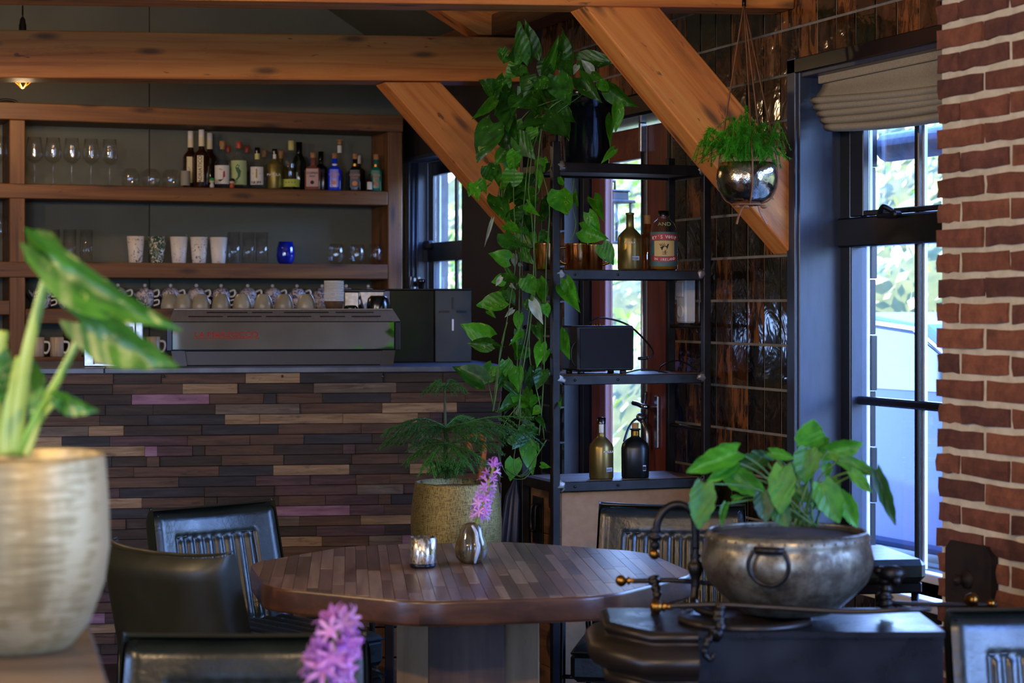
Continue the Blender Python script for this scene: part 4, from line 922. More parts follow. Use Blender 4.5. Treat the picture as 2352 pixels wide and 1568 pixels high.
for r_ in range(rows):
    z1 = ZB - 0.002 - r_ * RH; z0 = z1 - RH + 0.0016; x = 0.0 - rb.uniform(0, 0.12)
    if r_ % 2: x = 0.0
    pieces = []
    xx = 0.0
    while xx > -2.745:
        l = rb.choice((0.05, 0.14, 0.19, 0.22, 0.25, 0.28, 0.31, 0.34)) if xx < -0.01 else rb.uniform(0.12, 0.3)
        l = min(l, xx + 2.75); pieces.append((xx - l, xx)); xx -= l
    for (x0, x1) in pieces:
        dpt = round(rb.uniform(0.004, 0.026) * 400) / 400
        L_ = round((x1 - x0 - 0.0015) * 100) / 100
        mi = rb.choices(range(7), wts)[0]
        key = (L_, dpt, mi)
        if key not in bm_cache: bm_cache[key] = MB().box((0, -dpt, 0), (L_, 0.012, RH - 0.0016), 0.0015).mesh('wood_block', m_rec[mi])
        if cnt < 300 and x1 > -2.08:
            put('wood_block', bm_cache[key], bar, loc=(x0, 0, z0)); cnt += 1
        else:
            extra.box((x0, -dpt, z0), (x1 - 0.001, 0.012, z0 + RH - 0.0016), 0.0015)
if extra.v: extra.build('wood_block_remainder', m_rec[1], bar)['kind'] = 'stuff'
for u in (136, 376, 648, 878):
    lx, lz = BLx(u, 864, -0.02); MB().lathe([(0.006, 0), (0.006, 0.004), (0.001, 0.006)], 10, M=Matrix.Translation((lx, -0.022, lz)) @ Matrix.Rotation(pi / 2, 4, 'X')).build('screw_head', m_brushed, bar)

def on_bar(lx, ly, z=None): q = Vector((bR.x, bR.y, 0)) + bdir * lx + bn * ly; return (q.x, q.y, ZC + 0.0005 if z is None else z)
# ------------------------------------------------------------------ espresso machine (seen from its back)
ly = 0.16
x0, _ = BLx(382, 780, ly); x1, _ = BLx(919, 780, ly); WM = x1 - x0
zT = BLx(650, 711, ly + 0.1)[1]; zM = BLx(650, 739, ly)[1]; zL = BLx(650, 803, ly)[1]
esp = thing('espresso_machine', 'wide steel espresso machine with mirrored back panel and red lettering', 'espresso machine', on_bar((x0 + x1) / 2, ly), BROT)
h = WM / 2; zt_, zm_, zl_ = zT - ZC, zM - ZC, zL - ZC
m_mirror = mat('polished_steel', '#b9bec6', rough=0.04, metal=1.0)
m_greymetal = mat('bronze_grey_metal', '#857b70', '#91877b', rough=0.35, metal=0.35, vs=30, vstretch=(8, 1, 1))
m_dkmetal = mat('dark_blue_metal', '#1c212b', rough=0.3, metal=0.6)
MB().box((-h + 0.024, -0.005, zl_), (h - 0.024, 0.004, zm_), 0.002).build('mirror_panel', m_mirror, esp)
pn = bpy.data.objects[-1] if False else None
o = MB().prism([(-h + 0.012, 0.0, zm_ + 0.002), (h, 0.0, zm_ + 0.002), (h - 0.025, 0.07, zt_), (-h + 0.03, 0.07, zt_)], (0, 0.004, 0.003)).build('cup_rail_panel', m_greymetal, esp)
sl_v = Vector((0, 0.07, zt_ - zm_ - 0.002)); nrm = Vector((0, -(zt_ - zm_), 0.07)).normalized()
def slot(xa, xb, t):
    a = Vector((xa, 0, zm_ + 0.002)) + sl_v * t + nrm * 0.003; M = Matrix.Translation(a)
    d1 = Vector((0, sl_v.y, sl_v.z)).normalized() * 0.0022
    MB().prism([(xa, a.y - d1.y, a.z - d1.z), (xb, a.y - d1.y, a.z - d1.z), (xb, a.y + d1.y, a.z + d1.z), (xa, a.y + d1.y, a.z + d1.z)], nrm * 0.002).build('vent_slot', m_black, o)
for xa, xb, t in ((-0.42, -0.27, 0.35), (-0.25, -0.10, 0.35), (-0.08, 0.12, 0.35), (0.16, 0.27, 0.35), (0.30, 0.43, 0.35), (-0.34, -0.16, 0.7), (0.0, 0.2, 0.7), (0.23, 0.4, 0.7), (-0.14, -0.05, 0.7)):
    slot(xa * WM / 1.03, xb * WM / 1.03, t)
MB().box((-h + 0.03, 0.07, 0.05), (h - 0.025, 0.33, zt_ - 0.002), 0.004).build('housing', m_dkmetal, esp)
MB().box((-h + 0.03, 0.06, zt_ - 0.002), (h - 0.025, 0.33, zt_ + 0.004), 0.002).build('cup_tray', m_greymetal, esp)
MB().box((-h, -0.012, zl_ - 0.004), (-h + 0.024, 0.33, zm_), 0.003).build('side_panel', m_dkmetal, esp)
MB().box((h - 0.024, -0.012, zl_ - 0.004), (h, 0.33, zm_), 0.003).build('side_panel', m_dkmetal, esp)
MB().box((-h + 0.04, 0.02, 0.0), (h - 0.05, 0.32, zl_ - 0.004), 0.003).build('base_tray', m_black, esp)
for s_ in (-1, 1):
    MB().prism([(s_ * (h - 0.02), 0.0, zl_ - 0.004), (s_ * (h - 0.075), 0.0, zl_ - 0.004), (s_ * (h - 0.085), -0.005, 0.0), (s_ * (h - 0.03), -0.005, 0.0)], (0, 0.03, 0)).build('leg', m_dkmetal, esp)
lx = (BLx(520, 770, ly)[0] - (x0 + x1) / 2); lz = BLx(520, 769, ly)[1] - ZC
m_redsign = mat('red_lettering', '#c01010', rough=0.7, spec=0.2)
text('lettering', 'LA MARZOCCO', 0.034, m_redsign, esp, (lx, -0.0075, lz), spacing=1.02, sx=1.06)
MB().box((lx - 0.135, -0.0075, lz - 0.0155), (lx + 0.135, -0.006, lz - 0.0125)).build('lettering_bar', m_redsign, esp)
# upturned stoneware cups on the machine
m_stone = mat('stoneware', '#a3957a', '#8a7c60', rough=0.35, vs=10)
def ucup(label, u):
    bk_ = ly + (0.26 if u < 400 else 0.16); lx_, lz_ = BLx(u, 709, bk_)
    o = MB().lathe([(0.040, 0.0), (0.041, 0.004), (0.039, 0.02), (0.033, 0.042), (0.026, 0.056), (0.022, 0.060), (0.021, 0.062), (0.018, 0.060), (0.001, 0.058)], 22).build('stoneware_cup', m_stone, None, on_bar(lx_, bk_, ZC + zt_ + 0.0045))
    return tag(o, label, 'cup', 'upturned stoneware cups on the espresso machine')
cw = ['first', 'second', 'third', 'fourth', 'fifth', 'sixth', 'seventh', 'rightmost']
for u, w in zip((391, 422, 461, 508, 556, 605, 652, 703), cw):
    ucup('upturned beige stoneware cup on the espresso machine, %s from the left' % w if w != 'rightmost' else 'upturned beige stoneware cup next to the paper cup stack', u)
# stack of paper cups
lx_, _ = BLx(767, 709, ly + 0.15)
pc = thing('paper_cup_stack', 'tall stack of white-rimmed brown paper cups on the espresso machine', 'paper cups', on_bar(lx_, ly + 0.15, ZC + zt_ + 0.0045), BROT)
m_kraft = mat('kraft_paper', '#5a4028', '#6d5034', rough=0.8, vs=60)
MB().lathe([(0.001, 0), (0.034, 0), (0.042, 0.032)], 22).build('bottom_cup', m_kraft, pc)
for k in range(13):
    MB().lathe([(0.0405, 0.032 + k * 0.0068), (0.0425, 0.0325 + k * 0.0068), (0.0425, 0.037 + k * 0.0068), (0.039, 0.0375 + k * 0.0068)], 22).build('cup_rim', m_paperw, pc)
# black cups
for u, s, r_, lab in ((868, 0.055, 0.05, 'upturned black cup at the right end of the espresso machine'), (806, 0.014, 0.03, 'flat black saucer beside the paper cup stack')):
    lx_, _ = BLx(u, 709, ly + 0.14)
    o = MB().lathe([(r_, 0), (r_, s * 0.3), (r_ * 0.85, s * 0.8), (r_ * 0.6, s), (0.001, s)], 22).build('black_cup' if s > 0.02 else 'black_saucer', m_blk, None, on_bar(lx_, ly + 0.14, ZC + zt_ + 0.0045))
    tag(o, lab, 'cup' if s > 0.02 else 'saucer')
# steel grinder behind
lg = 0.56
gx0_, gzt = BLx(786, 664, lg); gx1_, _ = BLx(884, 664, lg); gzb = BLx(850, 706, lg)[1]
gr = thing('coffee_grinder', 'steel grinder with dark flat top standing behind the espresso machine', 'grinder', on_bar((gx0_ + gx1_) / 2, lg, ZC), BROT)
hw = (gx1_ - gx0_) / 2
MB().box((-hw, -0.02, gzt - ZC - 0.012), (hw, 0.03, gzt - ZC), 0.003).build('top_plate', m_black, gr)
MB().box((-hw + 0.01, 0.0, 0.0005), (hw - 0.115, 0.028, gzt - ZC - 0.012), 0.003).build('body', m_brushed, gr)
MB().prism([(hw - 0.11, 0, gzt - ZC - 0.012), (hw - 0.005, 0, gzt - ZC - 0.012), (hw - 0.025, 0, gzb - ZC - 0.01), (hw - 0.09, 0, gzb - ZC - 0.01)], (0, 0.028, 0)).build('hopper', m_brushed, gr)
MB().box((hw - 0.1, 0.002, 0.0005), (hw - 0.02, 0.028, gzb - ZC - 0.01), 0.003).build('stand', m_brushed, gr)
# till tower with slotted end panel
lt_ = 0.50
tx0, _ = BLx(896, 700, lt_); tx1, _ = BLx(998, 700, lt_); tx2, _ = BLx(1083, 700, lt_); tzt = BLx(1000, 666, lt_)[1] - ZC
tw = thing('till_cabinet', 'olive black metal cabinet with a cross of slots at the bar end', 'cabinet', on_bar(0, lt_), BROT)
m_olive = mat('olive_grey_metal', '#3c3d36', '#34352f', rough=0.45, metal=0.3, vs=6)
m_olivegloss = mat('glossy_olive_panel', '#1e1c14', rough=0.12, spec=0.8)
MB().box((tx0, 0.004, 0), (tx1, 0.36, tzt), 0.004).build('gloss_side', m_olivegloss, tw)
fp = MB().box((tx1 + 0.001, 0.0, 0), (tx2, 0.36, tzt), 0.004).build('slotted_panel', m_olive, tw)
cxs, czs = BLx(1040, 716, lt_)[0], BLx(1040, 716, lt_)[1] - ZC
for dx, dz, wv in ((0, 0.038, 0), (0, -0.058, 0), (-0.038, 0.0, 1), (0.040, 0.0, 1)):
    a, b = (0.024, 0.005) if wv else (0.005, 0.026)
    MB().box((cxs + dx - a, -0.0012, czs + dz - b), (cxs + dx + a, 0.003, czs + dz + b), 0.002).build('slot', m_black if not (dz < 0) else m_paperw, fp)
MB().box((tx0 - 0.003, -0.004, tzt), (tx2, 0.36, tzt + 0.006), 0.002).build('top_plate', m_black, tw)
lx_, lz_ = BLx(967, 664, lt_ + 0.05)
o = MB().lathe([(0.010, 0), (0.013, 0.004), (0.013, 0.022), (0.019, 0.028), (0.019, 0.042), (0.014, 0.043), (0.001, 0.040)], 16).build('tamper', m_blk, None, on_bar(lx_, lt_ + 0.05, ZC + tzt + 0.0065)); tag(o, 'small black tamper standing on the cabinet at the bar end', 'tamper')
# steel napkin box at the left of the counter
nx0, _ = BLx(192, 800, 0.12); nx1, _ = BLx(328, 800, 0.12); nzt = BLx(260, 733, 0.12)[1] - ZC
nb = thing('napkin_box', 'upright steel napkin box with a frosted front on the counter', 'napkin box', on_bar((nx0 + nx1) / 2, 0.12), BROT)
hw = (nx1 - nx0) / 2
MB().box((-hw, 0.006, 0), (hw, 0.17, nzt), 0.004).build('casing', m_brushed, nb)
MB().box((-hw * 0.62, 0.0, 0.012), (hw * 0.66, 0.005, nzt - 0.03), 0.002).build('front_window', mat('frosted_plastic', '#a9aaa4', rough=0.5), nb)
for s_ in (-0.68, 0.72): MB().box((s_ * hw, 0.0, 0.01), (s_ * hw + 0.006, 0.005, nzt - 0.01), 0.001).build('trim_strip', m_steel, nb)
# wall socket and plug by the far window
q = PX(952, 650, WX)
so = thing('wall_socket', 'white double wall socket with a plugged cable beside the far window', 'socket', (q.x, q.y, q.z))
q2 = PY(953, 652, 10.313)
so.location = (q2.x, 10.3145, q2.z)
MB().box((-0.03, -0.012, -0.04), (0.03, 0, 0.04), 0.003).build('face_plate', m_white, so)
MB().lathe([(0.016, 0), (0.016, 0.03), (0.008, 0.04)], 12, M=Matrix.Translation((0.0, -0.012, 0.0)) @ Matrix.Rotation(pi / 2, 4, 'X')).build('plug', m_black, so)
MB().tube(bez([(0, -0.05, 0.0), (-0.005, -0.06, 0.03), (-0.03, -0.05, 0.03), (-0.04, -0.04, -0.05)]), 0.004).build('cable', m_black, so)
# cable lying on the shelf top
o = MB().tube(bez([PY(-10, 234, SY + 0.1), PY(10, 229, SY + 0.1), PY(30, 231, SY + 0.1), PY(40, 236, SY + 0.1)]), 0.006).build('cable', m_black); tag(o, 'black cable end lying on top of the bar shelf', 'cable')

# ------------------------------------------------------------------ caged pendant over the bar, and unseen pendants added for warm light
m_bulb = mat('glowing_bulb', '#ffd9a0', rough=0.3, emit='#ff9a3c', es=18)
def pendant(label, loc, power, drop=1.6):
    t = thing('pendant_lamp', label, 'lamp', loc, 0, 'caged pendant lamps')
    MB().tube([(0, 0, 0.30), (0, 0, 0.30 + drop)], 0.004, 6).build('cord', m_black, t)
    MB().lathe([(0.005, 0.30), (0.012, 0.29), (0.014, 0.27), (0.017, 0.265), (0.019, 0.14), (0.021, 0.12), (0.012, 0.10)], 16).build('socket', mat('bakelite', '#1c1210', rough=0.4) if 'bakelite' not in MATS else MATS['bakelite'], t)
    MB().lathe([(0.012, 0.11), (0.018, 0.08), (0.028, 0.05), (0.030, 0.03), (0.022, 0.010), (0.001, 0.001)], 18).build('bulb', m_bulb, t)
    c = MB()
    for k in range(6):
        a = pi * k / 3; c.tube(bez([(0.016 * cos(a), 0.016 * sin(a), 0.11), (0.045 * cos(a), 0.045 * sin(a), 0.05), (0.038 * cos(a), 0.038 * sin(a), 0.005), (0.002 * cos(a), 0.002 * sin(a), -0.025)], 6), 0.0028, 6)
    c.build('cage', m_brass, t)
    l = bpy.data.lights.new('bulb_light', 'POINT'); l.energy = power; l.color = (1.0, 0.68, 0.36); l.shadow_soft_size = 0.04
    lo = bpy.data.objects.new('bulb_light', l); COL.objects.link(lo); lo.parent = t; lo.location = (0, 0, -0.06)
    return t
q = P(52, 190, 9.1)
pendant('caged pendant lamp with glowing bulb behind the beam above the bar', (q.x, q.y, q.z), 6, 1.4)
for k, (x, y) in enumerate(((-0.9, 2.2), (0.9, 1.2), (-1.2, 4.6))):  # unseen pendants, added to brighten the interior with warm light
    pendant(('unseen caged pendant lamp added for warm fill behind the camera in the middle of the room', 'unseen caged pendant lamp added for warm fill behind the camera near the window wall', 'unseen caged pendant lamp added for warm fill at the left beyond the large pot')[k], (x, y, 2.25), 60, 2.0)
# ------------------------------------------------------------------ steel rack in the corner by the door
RX0, RY0 = 2.6155, 6.493; RWd, RDp = 0.588, 0.30; RX1, RY1 = RX0 + RWd, RY0 + RDp
rack = thing('steel_rack', 'black welded steel rack with wooden shelves in front of the garden door', 'rack', (0, 0, 0))
SH = [1.935, 1.557, 1.185, 0.81]     # centre height of the front bars
hp = 0.014
def post(x, y, zt): return MB().box((x - hp, y - hp, 0.0), (x + hp, y + hp, zt), 0.002).build('post', m_steel, rack)
for x, y, zt in ((RX0, RY0, 2.024), (RX1, RY0, 1.957), (RX0, RY1, 2.024), (RX1, RY1, 2.0)): post(x, y, zt)
m_board = wood('pale_shelf_board', '#9a7c54', '#b89a70', '#c8ac80', 16, 2, 0.55, 0.15, '#5a4020', 0.15, knots=False)
m_board2 = wood('worn_shelf_board', '#5c4630', '#7a6044', '#8e7454', 16, 2, 0.45, 0.35, '#2a2018', 0.2)
def bar_x(y, z, hh=0.017): return MB().box((RX0 + hp, y - 0.012, z - hh), (RX1 - hp, y + 0.012, z + hh), 0.002).build('shelf_bar', m_steel, rack)
def bar_y(x, z, hh=0.017): return MB().box((x - 0.012, RY0 + hp, z - hh), (x + 0.012, RY1 - hp, z + hh), 0.002).build('shelf_bar', m_steel, rack)
for i, z in enumerate(SH):
    bar_x(RY0, z); bar_x(RY1, z); bar_y(RX0, z); bar_y(RX1, z)
    MB().box((0, 0, 0), (RWd - 0.032, RDp - 0.03, 0.016), 0.002).build('shelf_board', m_board if i == 0 else m_board2, rack, (RX0 + 0.016, RY0 + 0.015, z + 0.002 if i else z - 0.010))
    for x in (RX0, RX1):             # ground weld beads at the front corners
        s = 1 if x == RX0 else -1
        w = MB().sphere((0, 0, 0), 0.015, 9, 6, sc=(1.5, 0.16, 1.05)); rw = random.Random(i * 7 + s)
        w.v = [(a + rw.uniform(-.007, .007), b, c + rw.uniform(-.007, .007)) for a, b, c in w.v]
        w.build('weld_bead', m_weld, rack, (x + s * 0.016, RY0 - hp + 0.002, z + 0.004))
for z in (1.37, 1.0):
    for x in (RX0, RX1): MB().tube([(x, RY0, z), (x, RY1, z)], 0.007).build('side_rung', m_steel, rack)
MB().box((RX0 - 0.06, RY0 + hp, 1.965), (RX0 - 0.003, RY0 + hp + 0.012, 1.995), 0.002).build('stub_bar', m_steel, rack) if False else None
# screws in the bars
for z in SH[1:]:
    for f_ in (0.12, 0.4): MB().lathe([(0.005, 0), (0.005, 0.002), (0.001, 0.003)], 8, M=Matrix.Translation((RX0 + RWd * f_, RY0 - 0.012, z)) @ Matrix.Rotation(pi / 2, 4, 'X')).build('screw', m_black, rack)
TOPS = [SH[0] + 0.0185, SH[1] + 0.0185, SH[2] + 0.0185, SH[3] + 0.0185]
def rk(u, i, back): p = PY(u, 600, RY0 + back); return (p.x, p.y, TOPS[i])

# wooden chest standing inside the rack
m_chest = wood('rough_chest_wood', '#3c2614', '#6a4526', '#86603a', 18, 2.5, 0.7, 0.5, '#1e130a', 0.5)
m_tan = mat('tan_board', '#a5794e', '#9a6e44', rough=0.75, vs=30, bs=0.15, bscale=200)
ch = thing('wooden_chest', 'wooden chest with tan front and iron handle inside the steel rack', 'chest', (0, 0, 0))
cx0, cx1, cy0, cy1, cz1 = RX0 + 0.018, RX1 - 0.018, RY0 + 0.018, RY1 - 0.018, 0.788
MB().box((cx0 + 0.012, cy0, 0.0), (cx1, cy1, cz1), 0.003).build('front_board', m_tan, ch)
for k in range(5):
    z0 = 0.0 + k * 0.158
    MB().box((0, 0, 0), (cy1 - cy0, 0.012, 0.155), 0.002).build('side_plank', m_chest, ch, (cx0 + 0.0118, cy0, z0), (0, 0, pi / 2))
MB().box((cx0 - 0.006, cy0 + 0.01, cz1 - 0.06), (cx0, cy1 - 0.19, cz1), 0.002).build('corner_iron', m_blackiron, ch)
hd_ = MB().box((cx0 - 0.006, cy1 - 0.13, cz1 - 0.20), (cx0 - 0.0005, cy1 - 0.03, cz1 - 0.03), 0.002).build('handle_plate', m_blackiron, ch)
MB().tube(bez([(cx0 - 0.008, cy1 - 0.1, cz1 - 0.06), (cx0 - 0.02, cy1 - 0.1, cz1 - 0.07), (cx0 - 0.022, cy1 - 0.1, cz1 - 0.14), (cx0 - 0.02, cy1 - 0.08, cz1 - 0.155), (cx0 - 0.022, cy1 - 0.06, cz1 - 0.14), (cx0 - 0.02, cy1 - 0.06, cz1 - 0.07), (cx0 - 0.008, cy1 - 0.06, cz1 - 0.06)]), 0.006).build('handle_ring', m_blackiron, hd_)

# copper mugs
m_copper = mat('polished_copper', '#ee9a58', rough=0.2, metal=1.0, bs=0.05, bscale=30)
def cmug(label, u, back, hdir):
    t = thing('copper_mug', label, 'mug', rk(u, 1, back), FACE, 'copper mugs on the steel rack')
    MB().lathe([(0.001, 0), (0.038, 0), (0.041, 0.003), (0.0415, 0.09), (0.043, 0.094), (0.040, 0.0945), (0.039, 0.006), (0.001, 0.005)], 32).build('mug_body', m_copper, t)
    MB().tube(bez([Vector((0.04 * cos(hdir), 0.04 * sin(hdir), 0.08)), Vector((0.068 * cos(hdir), 0.068 * sin(hdir), 0.075)), Vector((0.07 * cos(hdir), 0.07 * sin(hdir), 0.035)), Vector((0.04 * cos(hdir), 0.04 * sin(hdir), 0.02))]), 0.005, 8).build('handle', m_brass, t)
cmug('polished copper mug left of the rack post among the trailing vines', 1251, 0.10, pi)
cmug('polished copper mug right of the rack post, with handle turned left', 1323, 0.10, pi + 0.4)
cmug('polished copper mug behind, to the right of the other two', 1359, 0.18, -0.2)
# bottles on the rack
gp = lambda h, r: [(r * 0.94, 0.0), (r, 0.006), (r, h * 0.54), (r * 0.93, h * 0.60), (r * 0.6, h * 0.68), (0.0155, h * 0.73), (0.0145, h * 0.76), (0.0135, h * 0.96), (0.0155, h * 0.965), (0.0155, h), (0.009, h)]
m_satin = mat('satin_olive_gold', '#8a7440', '#7a6636', rough=0.33, metal=0.7, vs=5)
m_bar = mat('barcode_white', '#c8ccd4', rough=0.6)
def barcode(parent, x, y, z, w, h_, rz):
    b = MB().box((-w / 2, -0.0006, -h_ / 2), (w / 2, 0, h_ / 2)).build('sticker', m_bar, parent, (x, y, z), (0, 0, rz))
    for k in range(9):
        MB().box((-w / 2 + w * (k + .5) / 9.5 - 0.0005 * (1 + k % 2), -0.0010, -h_ * 0.4), (-w / 2 + w * (k + .5) / 9.5 + 0.0006, -0.0006, h_ * 0.3)).build('print_bar', m_ink, b)
b1 = bottle('gold_bottle', 'satin gold round-shouldered bottle without stopper on the rack', rk(1447, 1, 0.07), gp(0.206, 0.0445), m_satin)
barcode(b1, 0.018, -0.0412, 0.042, 0.028, 0.014, 0.42)
text('lettering', 'MARULA', 0.010, m_inkw, b1, (-0.004, -0.0452, 0.098), (pi / 2, 0, 0))
bottle('amber_bottle', 'amber liquor bottle half hidden between the gold and the labelled bottle', rk(1487, 1, 0.20), pr_tall(0.19, 0.036, 0.013), mat('amber_glass', '#6a3410', rough=0.06, spec=0.9), cap=corkp(0.185, 0.0135, 0.02))
m_dklab = mat('petrol_label', '#3f5a58', '#4a6660', rough=0.6, vs=30); m_cream = mat('straw_print', '#c8a868', rough=0.7); m_ban = mat('red_banner', '#a8322c', rough=0.6)
wh = bottle('whiskey_bottle', 'stout clear bottle with black cap and a red banner label', rk(1524, 1, 0.08), [(0.046, 0.0), (0.0515, 0.006), (0.0515, 0.135), (0.049, 0.15), (0.038, 0.172), (0.024, 0.184), (0.021, 0.188), (0.021, 0.197), (0.023, 0.198), (0.023, 0.202), (0.014, 0.203)], m_clear,
            cap=[(0.0195, 0.197), (0.0195, 0.216), (0.001, 0.217)], capm=m_blk, lab=(0.014, 0.138, 0.0522, 2.4, m_dklab), n=32)
MB().lathe([(0.001, 0.004), (0.049, 0.005), (0.049, 0.028), (0.001, 0.028)], 28).build('liquid', mat('straw_whiskey', '#8a6020', rough=0.05, spec=0.9), wh)
def wrap(z0, z1, ang, r, m, name, arc=0.0, nu=14):
    def fn(a, b):
        an = -pi / 2 + (a - 0.5) * ang; return (r * cos(an), r * sin(an), z0 + (z1 - z0) * b - arc * (2 * a - 1) ** 2)
    return MB().grid(fn, nu, 1).build(name, m, wh)
wrap(0.110, 0.131, 2.2, 0.0527, m_ban, 'banner', -0.006 * -1); wrap(0.030, 0.048, 2.1, 0.0527, m_ban, 'banner', -0.006)
wrap(0.050, 0.106, 1.5, 0.0526, m_cream, 'label_field')
def arctext(s, z, r, size, m, arc, span):
    for k, c in enumerate(s):
        a = (k + 0.5) / len(s); an = -pi / 2 + (a - 0.5) * span
        text('lettering', c, size, m, wh, (r * cos(an), r * sin(an), z - arc * (2 * a - 1) ** 2), (pi / 2, 0, an + pi / 2))
arctext("KY'S WHIP", 0.1195, 0.0531, 0.0175, m_inkw, 0.005, 1.9); arctext("IN IRELAND", 0.0375, 0.0531, 0.0135, m_inkw, -0.005, 1.6)
# the printed fowl on the label: body, neck, tail feathers
def blob(pts, r, m, name):
    v = []
    for x, z in pts:
        an = -pi / 2 + x / r; v.append((r * cos(an), r * sin(an), z))
    return MB().add(v, [tuple(range(len(v)))]).build(name, m, wh)
blob([(-0.016, 0.083), (-0.010, 0.072), (0.004, 0.070), (0.011, 0.078), (0.016, 0.094), (0.012, 0.095), (0.006, 0.086), (-0.004, 0.088)], 0.0529, m_ink, 'printed_bird')
for k in range(4): blob([(-0.014 + 0.005 * k, 0.086), (-0.022 + 0.006 * k, 0.098 + 0.002 * k), (-0.012 + 0.005 * k, 0.089)], 0.0529, m_ink, 'printed_feather')
blob([(0.000, 0.071), (0.001, 0.058), (0.003, 0.058), (0.003, 0.071)], 0.0529, m_ink, 'printed_leg')
arctext('TRADE', 0.0645, 0.0531, 0.006, m_ink, 0, 0.35); arctext('MARK', 0.0575, 0.0531, 0.006, m_ink, 0, 0.3)
text('lettering', 'AND', 0.022, mat('embossed_glass', '#8aa070', rough=0.1), wh, (0, -0.0425, 0.166), (pi / 2 - 0.55, 0, 0))
# bottles on the lowest shelf
b2 = bottle('gold_bottle', 'olive gold bottle with black cap on the lowest rack shelf', rk(1381, 3, 0.06), gp(0.205, 0.0435), m_satin, cap=[(0.016, 0.196), (0.016, 0.219), (0.001, 0.22)], capm=m_blk, neck=(0.165, 0.195, 0.0148, 1.2, m_paperw))
text('lettering', 'MARULA', 0.011, m_inkw, b2, (0.024, -0.0375, 0.098), (pi / 2, 0, 0.6)); barcode(b2, 0.027, -0.035, 0.035, 0.026, 0.014, 0.65)
b3 = bottle('black_bottle', 'matt black square-shouldered bottle with cork on the lowest rack shelf', rk(1459, 3, 0.06), [(0.046, 0), (0.049, 0.005), (0.050, 0.105), (0.046, 0.122), (0.030, 0.138), (0.0165, 0.146), (0.0145, 0.152), (0.0145, 0.170), (0.019, 0.172), (0.019, 0.176), (0.011, 0.177)], mat('matt_black_glass', '#0e1112', rough=0.32), sq=3.2, cap=[(0.0115, 0.17), (0.0125, 0.196), (0.001, 0.197)], neck=(0.152, 0.168, 0.0152, 5.5, m_brass))
barcode(b3, 0.030, -0.047, 0.038, 0.012, 0.02, 0.3); 

# loudspeaker with cable
sx0 = PY(1327, 800, RY0 + 0.03).x; sx1 = PY(1436, 800, RY0 + 0.03).x
spz = TOPS[2]
spk = thing('loudspeaker', 'black box loudspeaker with cables on the third rack shelf', 'loudspeaker', (sx0, RY0 + 0.03, spz), 0.0)
m_spk = mat('black_grained_vinyl', '#141619', '#1a1d21', rough=0.5, vs=90, bs=0.15, bscale=300); m_cloth = mat('speaker_cloth', '#0d0e10', rough=0.9, bs=0.3, bscale=500)
sw, shh = sx1 - sx0, 0.172
MB().box((0, 0, 0.012), (sw + 0.035, 0.16, shh), 0.006).build('cabinet', m_spk, spk)
MB().box((0.008, -0.004, 0.02), (sw + 0.027, 0.0, shh - 0.008), 0.002).build('front_grille', m_cloth, spk)
for a, b in ((0.02, 0.02), (sw, 0.02), (0.02, 0.13), (sw, 0.13)): MB().lathe([(0.012, 0), (0.012, 0.012)], 10, (a, b, 0), cap0=True, cap1=True).build('foot', m_black, spk)
for k in range(3): MB().lathe([(0.006, 0), (0.006, 0.006), (0.001, 0.007)], 8, (0.10 + k * 0.012, 0.09, shh)).build('control_knob', m_brass, spk)
MB().box((sw + 0.0345, 0.05, 0.04), (sw + 0.037, 0.056, 0.11), 0.001).build('port_slot', m_black, spk)
pw_ = lambda u, v, b: PY(u, v, RY0 + b) - Vector((sx0, RY0 + 0.03, spz))
MB().tube(bez([pw_(1345, 748, 0.16), pw_(1380, 730, 0.18), pw_(1440, 745, 0.17), pw_(1485, 785, 0.10), pw_(1500, 810, 0.06), pw_(1490, 822, 0.05), pw_(1465, 823, 0.06)]), 0.0035).tube([pw_(1466, 823, 0.06), pw_(1488, 822, 0.05)], 0.006).build('cable', m_black, spk)
MB().tube(bez([pw_(1325, 780, 0.05), pw_(1313, 800, 0.04), pw_(1314, 830, 0.04), pw_(1330, 850, 0.05)]), 0.0025).build('cable', m_black, spk)
MB().tube(bez([pw_(1430, 858, 0.03), pw_(1480, 848, 0.03), pw_(1535, 857, 0.05), pw_(1515, 862, 0.1), pw_(1520, 840, 0.16), pw_(1560, 828, 0.2), pw_(1600, 850, 0.2)]), 0.0028).build('cable', m_black, spk)
# wall socket on the tiles
q = PX(1590, 690, WX)
ws = thing('tile_socket', 'white vertical switch and socket unit on the tiles behind the rack', 'socket', (WX - 0.003, q.y, q.z))
MB().box((-0.045, -0.04, -0.085), (0, 0.04, 0.085), 0.006).build('housing', m_white, ws)
MB().box((-0.052, -0.03, 0.012), (-0.045, 0.03, 0.07), 0.003).build('rocker', m_white, ws)
MB().lathe([(0.024, 0), (0.026, 0.004), (0.02, 0.005), (0.018, 0.0)], 18, M=Matrix.Translation((-0.045, 0, -0.04)) @ Matrix.Rotation(-pi / 2, 4, 'Y')).build('socket_ring', m_white, ws)

